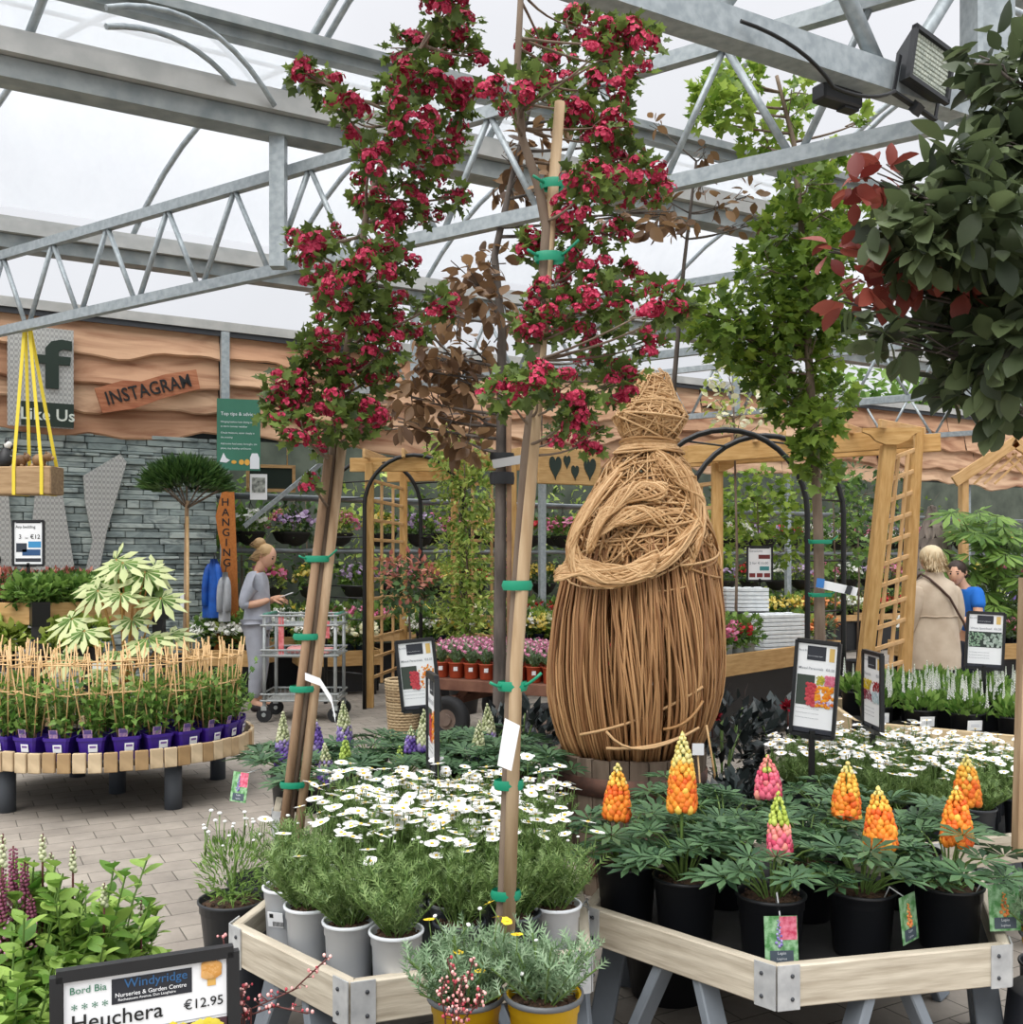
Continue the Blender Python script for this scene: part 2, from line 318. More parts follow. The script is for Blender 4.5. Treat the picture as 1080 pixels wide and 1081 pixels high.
for s in (1.66, 6.26, 10.86):
    q = G1o+g2*s; b = MB(); b.bar(q+UP*3.45, q+UP*4.32, .10, .10); struct(b.obj('roof_post', STEEL))
    q = G2o+g2*(s-2.2); b = MB(); b.bar(q+UP*3.45, q+UP*4.32, .09, .09); struct(b.obj('roof_post', STEEL))
# the heavy longitudinal girder at upper right with its column
Lp = Vector((.627, 3.76, 0))
b = MB(); b.bar(Lp+g2*-2.5+UP*3.51, Lp+g2*9+UP*3.51, .10, .12); b.bar(Lp+g2*-2.5+UP*4.14, Lp+g2*9+UP*4.14, .09, .10)
for k in (-.9, .1, 1.1, 2.6, 3.7, 4.8):
    for sg in (-1, 1): b.tube([Lp+g2*(k+sg*.07)+UP*3.56, Lp+g2*(k+sg*.47)+UP*4.1], .034, 6)
struct(b.obj('roof_girder', STEEL))
q = Lp+g2*1.74; b = MB(); b.bar(q+UP*3.44, q+UP*4.4, .19, .10); b.bar(q+UP*3.46+g2*.11, q+UP*4.4+g2*.11, .025, .18); b.bar(q+UP*3.46-g2*.11, q+UP*4.4-g2*.11, .025, .18); struct(b.obj('roof_column', STEEL))
for s in (6.2, 10.8):
    q = Lp+g2*s; b = MB(); b.bar(q, q+UP*4.4, .1, .1); struct(b.obj('roof_column', STEEL))
# ================================================================== back wall: slate below, waney boards above
w0 = Vector((-3.32, 11.5, 0)); wd_ = Vector((.86, .51, 0)).normalized(); wn = Vector((.51, -.86, 0)).normalized()
def wp(w, z, off=0): return w0+wd_*w+wn*off+UP*z
def whit(px, off=0):
    a = (px-540)/F; o = w0+wn*off; return (a*o.y-o.x)/(wd_.x-a*wd_.y)
def wpx(px, py, off=0):
    w = whit(px, off); p = w0+wd_*w+wn*off; return w, CH-(py-HZ)*p.y/F
WR = Matrix((wd_, -wn, UP)).transposed()
rr = random.Random(3); b = MB()
b.box(wp(-2.6, 1.42, -.22), (5.2, .36, 2.84), M=WR)
z = 0
while z < 2.82:
    h = rr.choice((.035, .045, .055, .07, .09)); w = -5.2+rr.random()*.2
    while w < 0:
        l = rr.uniform(.12, .5); l = min(l, -w) if -w-l > .1 or l < -w else -w
        if l < .02: break
        th = rr.uniform(.03, .075); b.box(wp(w+l/2, z+h/2, -.05+th/2), (l-.006, th+.05, h-.005), M=WR, bev=.006, mi=1); w += l
    z += h
SLATE = boardmat('slate', '#84918f', '#b0bab5', '#626d6e', (5, 5, 12)); MORT = mat('slate_joint', '#3c4345', rough=.9)
struct(b.obj('wall_left', [MORT, SLATE]))
WANEY = boardmat('waney_boards', '#bd9273', '#d9b797', '#8e6148', (1.0, 1.0, 6.5))
rr = random.Random(8); b = MB(); rows = [(4.05, 3.72, .100), (3.76, 3.42, .078), (3.48, 3.14, .054), (3.22, 2.86, .03)]
for zt, zb, off in rows:
    w = -5.4+rr.uniform(-1, 0)
    while w < 21:
        l = rr.uniform(2.0, 3.6); k = 22; ph = [rr.uniform(0, 6.3) for _ in range(4)]; vs = []
        if w < -.35 < w+l: l = max(.5, -w+.02)
        for i in range(k+1):
            q = w+.008+(l-.016)*i/k; e = zb+.045*math.sin(q*2.3+ph[0])+.03*math.sin(q*5.1+ph[1])+.014*math.sin(q*11+ph[2])
            vs += [wp(q, zt, off-.03), wp(q, zt-.1, off-.02), wp(q, e, off+.022+.01*math.sin(q*3+ph[3])), wp(q, e-.018, off+.005), wp(q, e, off-.025)]
        fs = [(i*5+j, i*5+j+1, (i+1)*5+j+1, (i+1)*5+j) for i in range(k) for j in range(4)]
        b.add(vs, fs, 0, False); w += l
struct(b.obj('wall_cladding', WANEY))
b = MB(); b.box(wp(7.5, 4.11, .05), (26, .22, .10), M=WR); b.box(wp(7.5, 3.5, -.05), (26, .05, 1.25), M=WR, mi=1); b.box(wp(7.5, 4.03, .13), (26, .02, .06), M=WR, mi=2); struct(b.obj('roof_flashing', [ALU, MORT, DARKG]))
for w in (.06, 4.4, 9, 13.5):
    b = MB(); b.box(wp(w, 2.05 if w > 1 else 2.6, .14 if w < 1 else -.1), (.09, .06, 4.1 if w > 1 else 2.9), M=WR); struct(b.obj('wall_post', STEEL))
DARKWALL = mat('dark_back_wall', '#454d44', '#5c6458', rough=.9, scale=3)
b = MB(); b.box(wp(10, 1.95, -3.4), (23, .2, 3.9), M=WR); struct(b.obj('wall_back', DARKWALL))
b = MB(); b.box(wp(-.12, 1.95, -1.8), (.2, 3.2, 3.9), M=WR); struct(b.obj('wall_side', DARKWALL))
# ================================================================== plant kit (meshes shared by many plants)
LF_FERN = leafmat('daisy_leaf', '#48672f', '#93ab6a'); LF_LUP = leafmat('lupin_leaf', '#2c4a31', '#5d7d55', .2); LF_PEA = leafmat('pea_leaf', '#47702a', '#8fb05a', .35)
LF_MID = leafmat('mid_leaf', '#45692c', '#8fb058', .35); LF_DARK = leafmat('dark_leaf', '#2f4727', '#5f7f48', .25); LF_LIME = leafmat('lime_leaf', '#7f9c3a', '#c3cf72', .35)
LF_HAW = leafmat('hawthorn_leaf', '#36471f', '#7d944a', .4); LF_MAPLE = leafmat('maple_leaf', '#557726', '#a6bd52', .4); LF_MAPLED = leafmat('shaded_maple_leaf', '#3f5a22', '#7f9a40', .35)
LF_COP = leafmat('copper_leaf', '#5c4432', '#9a7a58', .35); LF_E = leafmat('plum_green_leaf', '#2d3827', '#65734d', .3); LF_RED = leafmat('red_leaf', '#6d2a26', '#a4584a', .3)
LF_BLK = leafmat('black_leaf', '#15181a', '#3b4444', .05, .3); LF_SAL = leafmat('salvia_leaf', '#4c7a2a', '#a3c060', .35); LF_GREY = leafmat('grey_leaf', '#56744f', '#95ad8a', .2)
LF_FAT = leafmat('variegated_leaf', '#7f9a50', '#d9e0a8', .3); LF_FATC = leafmat('leaf_centre', '#5d8038', '#87a552', .3); LF_PINK = leafmat('pink_tip_leaf', '#9c5046', '#d99a84', .3); LF_PINE = leafmat('pine_needle', '#24421f', '#56753a', .1)
LF_JAS = leafmat('jasmine_leaf', '#5a7d2a', '#c3d070', .35)
STEM = mat('green_stem', '#5c7a38', '#6f8a48', scale=20); STEMR = mat('red_stem', '#5a2e2a'); BARK = mat('bark', '#5d4d40', '#857565', rough=.9, scale=14, stretch=(1, 1, .2), bump=.4); BARKD = mat('dark_bark', '#3d3733', '#6b625b', rough=.9, scale=12, stretch=(1, 1, .25), bump=.4)
CANE = mat('bamboo_cane', '#c29a63', '#dcb886', rough=.5, scale=12); STAKE = mat('stake_timber', '#94785a', '#b39a7c', rough=.85, scale=9, stretch=(4, 4, .5), bump=.3); TIE = mat('green_tie', '#0f8a68', rough=.5)
SOIL = mat('compost', '#2a1e16', '#5a4230', rough=.95, scale=60, bump=.9)
def col_mat(c, c2=None, name=None, trans=.15): return mat(name or 'petal_'+c.strip('#')+(c2 or '').strip('#'), c, c2 or c, rough=.55, island=bool(c2), trans=trans, spec=.3)
WHITEP = col_mat('#f1f2ec', '#ffffff', 'white_petal', .25); YEL = col_mat('#e8c21c', '#f7dc3c', 'yellow_petal', .1); YCEN = mat('flower_centre', '#d9b63c', rough=.7)
POTM = {}
def potmat(c, rough=.45):
    if c not in POTM: POTM[c] = mat('pot_'+c.strip('#'), c, rough=rough)
    return POTM[c]
@cached
def pot_mesh(rt, h, col, taper=.78, lip=.0065, n=28):
    rb = rt*taper; L = lip; b = MB()
    b.lathe([(rb*.96, 0), (rb, .004), (rt-L*1.5, h*.78), (rt-L*1.0, h*.79), (rt-L*.9, h-L*1.6), (rt-L*.2, h-L*1.4), (rt, h-L*1.1), (rt, h-.002), (rt-.002, h), (rt-.006, h), (rt-.008, h-.004), (rb*.97, .01)], n, cap0=True, cap1=True)
    return b.mesh('pot', potmat(col))
@cached
def soil_mesh(r, seed=0):
    b = MB(); rr = random.Random(seed); b.lathe([(r, 0), (r*.7, .006), (r*.35, .012), (.001, .014)], 20); b.v = [(x, y, z+rr.uniform(-.004, .006)) for x, y, z in b.v]
    for _ in range(40):
        a = rr.uniform(0, 6.3); q = r*math.sqrt(rr.random())*.95; b.ball((q*math.cos(a), q*math.sin(a), .012), rr.uniform(.003, .007), 5, 3)
    return b.mesh('soil', SOIL)
TPL = dict(leaf=T_LEAF, wide=T_WIDE, slim=T_SLIM, strip=T_STRIP, lobe=T_LOBE, fern=T_FERN, disc=T_DISC, fat=T_FATSIA, lup=T_LUPIN)
MT = dict(mid=LF_MID, dark=LF_DARK, lime=LF_LIME, pea=LF_PEA, blk=LF_BLK, grey=LF_GREY, pink=LF_PINK, jas=LF_JAS, sal=LF_SAL, haw=LF_HAW, maple=LF_MAPLE, fern=LF_FERN, cop=LF_COP, fat=LF_FAT, lup=LF_LUP, red=LF_RED, pine=LF_PINE)
@cached
def bush_mesh(n, rx, rz, size, tpl, m, seed=0, up=.5, stems=8, base=.15):
    """leaves through a rounded crown that sits on z=0, with a few stems"""
    g = np.random.default_rng(seed+77); d = g.normal(size=(n, 3)); d /= np.linalg.norm(d, axis=1, keepdims=True); r = g.uniform(.35, 1, n)**.6
    P = d*r[:, None]*np.array([rx, rx, rz])+np.array([0, 0, rz*(1-base)]); P[:, 2] = np.maximum(P[:, 2], .01)
    D = d*.8+np.array([0, 0, up])+g.normal(size=(n, 3))*.35; U = np.array([0, 0, 1.])+d*.5+g.normal(size=(n, 3))*.3
    b = MB(); b.scatter(TPL[tpl], P, D, U, size*g.uniform(.7, 1.2, n))
    for i in range(stems):
        q = P[i]; b.tube(bez((0, 0, 0), (q[0]*.3, q[1]*.3, q[2]*.7), q, 4), .004+.004*rx, 4, mi=1)
    return b.mesh('foliage', [MT[m], STEM])
@cached
def bloom_mesh(n, rx, rz, size, tpl, c, c2, seed=0, zlo=.3, base=.15, flat=.6):
    """petal discs over the upper face of the same crown"""
    g = np.random.default_rng(seed+5); d = g.normal(size=(n, 3)); d /= np.linalg.norm(d, axis=1, keepdims=True); d[:, 2] = np.abs(d[:, 2])*(1-zlo)+zlo*g.uniform(0, 1, n)
    P = d*np.array([rx, rx, rz])*1.05+np.array([0, 0, rz*(1-base)]); k = 4; b = MB()
    Pm = np.repeat(P, k, 0)+g.normal(size=(n*k, 3))*size*.45; Dm = g.normal(size=(n*k, 3)); Um = np.repeat(d, k, 0)+np.array([0, 0, flat])+g.normal(size=(n*k, 3))*.5
    b.scatter(TPL[tpl], Pm, Dm, Um, size*.55*g.uniform(.7, 1.2, n*k)); return b.mesh('blossom', col_mat(c, c2))
@cached
def fern_mesh(seed, m='fern', rx=.10, h=.2, ns=34, nl=15, size=.05):
    g = np.random.default_rng(seed+300); b = MB(); P = []; D = []; U = []
    for i in range(ns):
        a = g.uniform(0, 2*PI); q = rx*math.sqrt(g.uniform(.02, 1.2)); t = np.array([q*math.cos(a), q*math.sin(a), h*g.uniform(.6, 1.05)*(1-.25*(q/rx)**2)]); c = np.array([t[0]*.55, t[1]*.55, t[2]*.55])
        pts = bez((t[0]*.12, t[1]*.12, 0), c, t, 4); b.tube(pts, .0022, 4, mi=1, cap=False)
        for j in range(nl):
            u = .2+.8*(j+g.uniform())/nl; k = min(3, int(u*4)); p = pts[k].lerp(pts[k+1], u*4-k); az = j*2.4+g.uniform(-.4, .4)
            P.append(p); D.append((math.cos(az)*.8, math.sin(az)*.8, .75)); U.append((g.normal()*.5, g.normal()*.5, 1))
    b.scatter(T_FERN, P, D, U, size*g.uniform(.65, 1.2, len(P))); return b.mesh('foliage', [MT[m], STEM])
@cached
def daisy_mesh(kind, seed=0):
    """one flower head on its stalk; origin at the foot of the stalk"""
    rr = random.Random(seed); b = MB(); h = {'white': .07, 'yellow': .05, 'bud': .05}[kind]; r = {'white': .021, 'yellow': .014, 'bud': .006}[kind]
    lx, ly = rr.uniform(-.012, .012), rr.uniform(-.012, .012); b.tube([(0, 0, 0), (lx*.4, ly*.4, h*.5), (lx, ly, h)], .0013, 4, mi=2)
    n = 12; tl = (rr.uniform(-.35, .35), rr.uniform(-.35, .35)); P = [(lx, ly, h)]*n; a = [2*PI*i/n+rr.uniform(-.1, .1) for i in range(n)]
    if kind != 'bud': b.scatter(([(-.05, .1, 0), (.05, .1, 0), (.26, .6, .08), (.2, .95, .02), (-.2, .95, .02), (-.26, .6, .08)], [(0, 1, 2, 5), (5, 2, 3, 4)]), P, [(math.cos(q), math.sin(q), .1+tl[0]*math.cos(q)+tl[1]*math.sin(q)) for q in a], [(-tl[0], -tl[1], 1)]*n, [r*rr.uniform(.85, 1.1) for _ in a], 0)
    b.ball((lx, ly, h+.002), r*(.24 if kind != 'bud' else .9), 8, 4, 1, sz=.6)
    return b.mesh('flower', [{'white': WHITEP, 'yellow': YEL, 'bud': WHITEP}[kind], YCEN if kind != 'bud' else WHITEP, STEM])
@cached
def lupin_mesh(seed, n=24, spread=.2, h=.26, size=.085):
    g = np.random.default_rng(seed+900); b = MB(); P = []; D = []; U = []; S = []
    for i in range(n):
        a = i*2.4+g.uniform(-.4, .4); q = spread*(.42+.58*g.uniform()**.8); t = Vector((q*math.cos(a), q*math.sin(a), h*(1.0-.62*(q/spread)**1.8)*g.uniform(.8, 1.1)+.02))
        b.tube(bez((t.x*.1, t.y*.1, 0), (t.x*.35, t.y*.35, t.z*.9), t, 5), .003, 5, mi=1, cap=False)
        P.append(t); D.append((math.cos(a), math.sin(a), -.25*(q/spread))); U.append((math.cos(a)*.55*q/spread+g.normal()*.2, math.sin(a)*.55*q/spread+g.normal()*.2, 1)); S.append(size*g.uniform(.75, 1.15))
    b.scatter(T_LUPIN, P, D, U, S); return b.mesh('foliage', [LF_LUP, STEM])
def pm(k):
    return {'orange': [col_mat('#e8622c', '#f59a34', 'lupin_orange', .1), col_mat('#f0a03a', '#f7cf5c', 'lupin_amber', .1), col_mat('#e3cf70', '#e8e0a0', 'lupin_cream', .1)],
            'pink': [col_mat('#cf3f62', '#ee7d92', 'lupin_pink', .1), col_mat('#e0707c', '#f0a890', 'lupin_rose', .1), col_mat('#a9bd4a', '#c5d36a', 'lupin_bud', .1)],
            'purple': [col_mat('#4f3a86', '#7d62b0', 'lupin_purple', .1), col_mat('#7d6aa8', '#b5a6cf', 'lupin_lilac', .1), col_mat('#a5ad7c', '#d4d6b4', 'lupin_pale', .1)],
            'green': [col_mat('#8fa84a', '#b9cf66', 'lupin_green', .1)]*3}[k]
@cached
def spike_mesh(kind, h, r, split1, split2, seed=0, stalk=.12):
    """a lupin flower spike: whorls of pouched florets shrinking to buds at the tip"""
    rr = random.Random(seed+40); b = MB(); b.tube([(0, 0, -stalk), (0, 0, h*.96)], [.006, .003], 6, mi=3)
    nw = int(h/.0118)
    for i in range(nw):
        u = i/(nw-1); z = h*u; q = r*(1-u**2.6)*.74+.003; k = max(4, int(2*PI*q/.0175)); s = (.0088*(1-u)+.0042)*(r/.03)**.4; mi = 0 if u < split1 else 1 if u < split2 else 2
        for j in range(k):
            a = 2*PI*(j+.5*(i % 2))/k+rr.uniform(-.15, .15); mj = mi if rr.random() > .12 else min(2, mi+1); zz = z+rr.uniform(-.003, .003); b.ball((q*math.cos(a), q*math.sin(a), zz), s*rr.uniform(.85, 1.1), 6, 4, mj, sz=1.2); b.ball((q*.72*math.cos(a), q*.72*math.sin(a), zz+s*.9), s*.7, 5, 3, mj)
    return b.mesh('flower_spike', pm(kind)+[STEM])
def add_pot(t, rt, h, col, soil=True, taper=.78, seed=0):
    part('pot', pot_mesh(rt, h, col, taper), t)
    if soil: part('soil', soil_mesh(round(rt-.012, 3), seed % 3), t, (0, 0, h-.022))
def pot_plant(name, label, cat, loc, rt, h, col, fol, blooms=(), group=None, rz=None, sc=1.0, taper=.8, soil=False):
    t = thing(name, label, cat, loc, R.uniform(0, 6.28) if rz is None else rz, group); add_pot(t, rt, h, col, soil, taper); part('foliage', fol, t, (0, 0, h-.02), scale=sc)
    for m in blooms: part('blossom', m, t, (0, 0, h-.02), scale=sc)
    return t
# ================================================================== left side: wall signs, hanging planter, displays, round table
CHEQ = None
def cheqmat():
    m = bpy.data.materials.new('chequer_plate'); m.use_nodes = True; N = m.node_tree.nodes; L = m.node_tree.links; b = N['Principled BSDF']; b.inputs['Metallic'].default_value = .45; b.inputs['Roughness'].default_value = .42; b.inputs['Base Color'].default_value = lin('#b3b3b1')
    tc = N.new('ShaderNodeTexCoord'); mp = N.new('ShaderNodeMapping'); mp.inputs['Rotation'].default_value = (0, 0, PI/4); mp.inputs['Scale'].default_value = (34, 34, 34); L.new(tc.outputs['Object'], mp.inputs[0])
    ck = N.new('ShaderNodeTexChecker'); ck.inputs['Scale'].default_value = 1; L.new(mp.outputs[0], ck.inputs[0]); ck.inputs[1].default_value = lin('#c2c2be'); ck.inputs[2].default_value = lin('#a3a3a0'); L.new(ck.outputs[0], b.inputs['Base Color'])
    bn = N.new('ShaderNodeBump'); bn.inputs['Strength'].default_value = .6; bn.inputs['Distance'].default_value = .01; L.new(ck.outputs[1], bn.inputs['Height']); L.new(bn.outputs[0], b.inputs['Normal']); return m
CHEQ = cheqmat(); DKGREEN = mat('dark_green_paint', '#16291f', rough=.6); SGREEN = mat('sign_green', '#2f6a55', '#35725c', scale=3); ORANGEWOOD = woodmat('orange_board', '#a8632f', '#b9753c', st=(9, 1.2, 9)); REDWOOD = woodmat('red_board', '#95593f', '#b57c5c', st=(1, 8, 8))
LETTER = mat('black_lettering', '#0f1113', rough=.6); GREYT = mat('grey_lettering', '#8a8f96', rough=.7); PALE = mat('pale_print', '#d9dde2', rough=.6)
def wall_obj(name, lab, cat, w, z, off):
    t = thing(name, lab, cat, wp(w, z, off)); t.rotation_euler = WR.to_euler(); return t            # local x along wall, y into wall, z up
def wflat(t, name, mats, fn):
    b = MB(); fn(b); return b.obj(name, mats, t)
# -- the f sign
w1, z1 = wpx(8, 348, .2); w2, z2 = wpx(78, 446, .2); zc = (z1+z2)/2; ww = w2-w1; hh = 1.02
t = wall_obj('metal_sign', 'chequer-plate metal sign with dark green f and Like Us panel on timber cladding', 'sign', (w1+w2)/2, zc, .17)
b = MB(); b.prism([(-ww/2, -hh/2), (ww/2, -hh/2), (ww/2, hh/2), (-ww/2, hh/2)], (0, 0, 0), (1, 0, 0), (0, 0, 1), .012)
me = b.obj('plate', CHEQ, t, None); me.rotation_euler = (0, 0, 0)
def fpoly(s, ox, oz): return [(ox+x*s, oz+y*s) for x, y in ((-.16, -.5), (.10, -.5), (.10, .02), (.32, .02), (.34, .2), (.10, .2), (.10, .3), (.2, .36), (.36, .34), (.36, .54), (.15, .56), (-.05, .5), (-.16, .36), (-.16, .2), (-.32, .2), (-.32, .02), (-.16, .02))]
b = MB(); b.prism(fpoly(.48, .19*ww, .13), (0, -.02, 0), (1, 0, 0), (0, 0, 1), .03); b.obj('letter_plate', DKGREEN, t)
b = MB(); b.box((.1*ww, -.02, -hh*.37), (ww*.8, .025, .24)); b.text('Like Us', (.1*ww, -.035, -hh*.37-.06), (1, 0, 0), (0, 0, 1), .17, 1, 'CENTER', .002, bold=.012); b.obj('name_panel', [DKGREEN, mat('sign_cream', '#cfd6cc')], t)
# -- INSTAGRAM board
wa, za = wpx(104, 423, .2); wb, zb = wpx(208, 400, .2); xx = (wp(wb, zb)-wp(wa, za)); ln = xx.length
t = wall_obj('name_board', 'tilted reddish timber board lettered INSTAGRAM on the cladding', 'sign', wa, za, .19); an = math.atan2(zb-za, wb-wa)
ux, uz = V3(math.cos(an), 0, math.sin(an)), V3(-math.sin(an), 0, math.cos(an)); b = MB()
b.prism([(0, -.13), (.3*ln, -.16), (.62*ln, -.12), (1.0*ln, -.11), (1.02*ln, .1), (.7*ln, .12), (.45*ln, .10), (.28*ln, .15), (.0, .13)], (0, 0, 0), ux, uz, .03); b.obj('board', REDWOOD, t)
b = MB(); b.text('INSTAGRAM', ux*.07+uz*-.065+V3(0, -.02, 0), ux, uz, .2, 0, 'LEFT', .006, 1.05, bold=.008, wide=.8); b.obj('lettering', LETTER, t)
# -- large W of chequer plate on the slate
wq = lambda px, py: (lambda a: (a[0], a[1]))(wpx(px, py, .1))
c0 = wq(60, 590); t = wall_obj('metal_letter', 'huge chequer-plate metal letter W on the slate wall', 'letter', c0[0], c0[1], .08)
pts = [(-18, 490), (6, 486), (16, 603), (26, 640), (37, 523), (66, 521), (84, 632), (98, 570), (90, 530), (88, 502), (127, 479), (134, 488), (113, 560), (98, 640), (88, 700), (66, 700), (51, 600), (36, 700), (12, 700)]
poly = [tuple(np.array(wq(*p))-np.array(c0)) for p in pts]
b = MB(); b.prism(poly, (0, 0, 0), (1, 0, 0), (0, 0, 1), .03); b.obj('letter_face', CHEQ, t)
# -- slatted R of the lettering at the frame edge
p = wq(1, 596); t = wall_obj('metal_letter', 'small black letter R at the foot of the slate wall', 'letter', p[0], p[1], .1); b = MB(); b.text('R', (-.16, 0, -.12), (1, 0, 0), (0, 0, 1), .34, 0, 'LEFT', .01); b.obj('letter_face', LETTER, t)
# -- green information board on the corner post
p = W(252, 459, 11.2); t = thing('information_board', 'green printed information board hung on the corner post beside the slate wall', 'sign', p, .25)
b = MB(); b.box((0, 0, 0), (.46, .012, .78)); b.obj('panel', SGREEN, t)
b = MB(); b.text('Top tips & advice', (-.19, -.009, .21), (1, 0, 0), (0, 0, 1), .052); b.obj('lettering', PALE, t)
for i, s in enumerate(('Hanging baskets hate drying out', 'in warm summer weather', 'Check moisture, water deeply in', 'the evening', 'Add some feed every fortnight, the', 'plants stay healthy and bloom')): b = MB(); b.text(s, (-.19, -.009, .13-i*.05-(i//2)*.02), (1, 0, 0), (0, 0, 1), .027); b.obj('lettering', PALE, t)
for k, (x, h) in enumerate(((-.05, .04), (.03, .06), (.09, .07))): b = MB(); b.prism([(x+.028*math.cos(a), -.3+h*.5*math.sin(a)) for a in [i*PI/5 for i in range(10)]], (0, -.008, 0), (1, 0, 0), (0, 0, 1), .003); b.obj('picture', mat('print_amber', '#d9a441'), t)
b = MB(); b.prism([(.12, -.37), (.22, -.37), (.22, -.25), (.2, -.2), (.14, -.2), (.12, -.25)], (0, -.008, 0), (1, 0, 0), (0, 0, 1), .003); b.obj('picture', PALE, t); b = MB(); b.prism([(-.2, -.3), (-.16, -.2), (-.13, -.26), (-.09, -.28), (-.13, -.31)], (0, -.008, 0), (1, 0, 0), (0, 0, 1), .003); b.obj('picture', PALE, t)
# -- HANGING BASKETS post
p = W(240, 604, 11.0); t = thing('timber_sign_post', 'tall orange timber post lettered downwards in black beside the hanging coats', 'sign', (p.x, p.y, 0), .2); zz = lambda py: CH-(py-HZ)*p.y/F
b = MB(); b.prism([(-.14, .45), (.13, .45), (.10, 1.5), (.07, zz(515)), (-.04, zz(512)), (-.12, zz(545)), (-.1, zz(560)), (-.06, zz(580)), (-.08, 1.2), (-.12, .9)], (0, 0, 0), (1, 0, 0), (0, 0, 1), .05); b.box((0, .03, .25), (.12, .05, .5)); b.obj('board', ORANGEWOOD, t)
for i, c in enumerate('HANGING BASKETS'):
    if c != ' ': b = MB(); b.text(c, (-.02+.003*i, -.028, zz(534)-i*.108), (1, 0, 0), (0, 0, 1), .115, 0, 'CENTER', bold=.012); b.obj('lettering', LETTER, t)
def hung_coat(name, lab, px, py0, py1, d, col, col2, wid, seed):
    rr = random.Random(seed); a = W(px, py0, d); hgt = (py1-py0)*d/F; t = thing(name, lab, 'coat', a); n = 12; rows = 9; b = MB(); vs = []
    for i in range(rows):
        u = i/(rows-1); w = wid*(.22+.78*min(1, u*1.9)**.7); 
        for j in range(n):
            an = 2*PI*j/n; vs.append((w*.5*math.cos(an)*(1+.2*math.sin(3*an+seed+u*2)), .07*math.sin(an)*(1+.3*math.sin(5*an+u*3)), -hgt*u))
    b.add(vs, [(i*n+j, i*n+(j+1) % n, (i+1)*n+(j+1) % n, (i+1)*n+j) for i in range(rows-1) for j in range(n)]+[tuple(range(n))], 0, True); b.obj('coat_body', mat('cloth'+col, col, col2, scale=5, bump=.2), t)
    b = MB()
    for sx in (-1, 1): b.tube(bez((sx*wid*.16, -.03, -.06), (sx*wid*.42, -.07, -hgt*.3), (sx*wid*.36, -.06, -hgt*.8), 6), [.025, .035, .036, .036, .035, .034, .033], 8)
    b.obj('sleeve', MATS['cloth'+col], t); b = MB(); b.tube([(0, .0, 0), (0, .02, .06), (0, .05, .05)], .006, 5); b.obj('hook', BLACK, t)
hung_coat('hanging_coat', 'bright blue jacket hanging on the slate wall corner', 226, 590, 652, 10.9, '#1b63c4', '#123f8c', .22, 1)
hung_coat('hanging_coat', 'pale grey jacket hanging beside the orange timber post', 238, 604, 656, 10.8, '#b9bcc0', '#8f9398', .12, 2)
# -- planter hung on yellow straps with toy animals
SLEEPER = woodmat('sleeper_timber', '#9a7d5c', '#b89b77'); YST = mat('yellow_strap', '#e6cf3a', rough=.6)
p = W(28, 508, 8.75); t = thing('hanging_planter', 'heavy timber beam shelf hanging on two yellow straps from the truss', 'planter', p, -.12)
plank('beam', (-.62, 0, 0), (.28, 0, 0), .2, .24, SLEEPER, t, bev=.01); b = MB(); b.box((.281, 0, 0), (.004, .19, .23)); b.obj('end_grain', woodmat('end_grain', '#7d6650', '#9c8465', st=(8, 8, 8)), t)
for sx, tx in ((-.05, -.01), (.2, .03)):
    b = MB(); b.bar((sx, -.105, -.12), (sx, -.105, .12), .03, .004); b.bar((sx, -.105, .12), (tx, -.012, 1.33), .03, .004); b.bar((tx, .0, 1.33), (sx+.012, .105, .12), .03, .004); b.bar((sx, .105, .12), (sx, .105, -.12), .03, .004); b.bar((sx, -.105, -.122), (sx, .105, -.122), .03, .004); b.ball((tx, 0, 1.33), .03, 6, 4); b.obj('strap', YST, t)
def toy(name, lab, x, L, h, c1, c2, mus, kind='dog'):
    t2_ = thing(name, lab, 'ornament', p+V3(x, 0, .12)); b = MB(); m = [mat('toy'+c1, c1, rough=.5), mat('toy'+c2, c2, rough=.5)]
    if kind == 'dog':
        b.lathe([(.001, 0), (L*.45, .01), (L*.5, h*.25), (L*.36, h*.5), (L*.22, h*.66), (.001, h*.7)], 10); b.ball((L*.1, 0, h*.78), h*.15, 10, 6, 1); b.ball((L*.3, 0, h*.73), h*.08, 8, 5, 0)
        for sy in (-1, 1): b.lathe([(h*.05, 0), (h*.045, h*.1), (.001, h*.22)], 6, (L*.02, sy*h*.08, h*.84), 0); b.tube([(L*.28, sy*.03, h*.4), (L*.34, sy*.03, .0)], h*.06, 6, mi=1)
    else:
        b.ball((0, 0, h*.42), h*.42, 12, 8, 0, sz=.95); b.ball((L*.42, 0, h*.62), h*.28, 10, 6, 0); b.ball((L*.62, 0, h*.55), h*.13, 8, 5, 1)
        for sy in (-1, 1): b.lathe([(h*.07, 0), (h*.07, h*.08), (.001, h*.16)], 6, (L*.38, sy*h*.16, h*.82), 0); b.ball((L*.2, sy*h*.25, h*.08), h*.13, 6, 4, 1); b.ball((-L*.25, sy*h*.25, h*.08), h*.13, 6, 4, 1)
    b.obj('animal_body', m, t2_)
toy('dog_ornament', 'black and white sitting dog ornament on the hanging timber beam', -.17, .16, .24, '#1a1a1c', '#d8d6d0', 1)
toy('animal_ornament', 'small brown crouching animal ornament beside the dog on the hanging beam', -.05, .12, .13, '#7a5a3c', '#9c7c58', 1, 'cat')
toy('animal_ornament', 'larger tan animal ornament at the end of the hanging beam', .11, .18, .14, '#8a6a48', '#b39068', 1, 'cat')
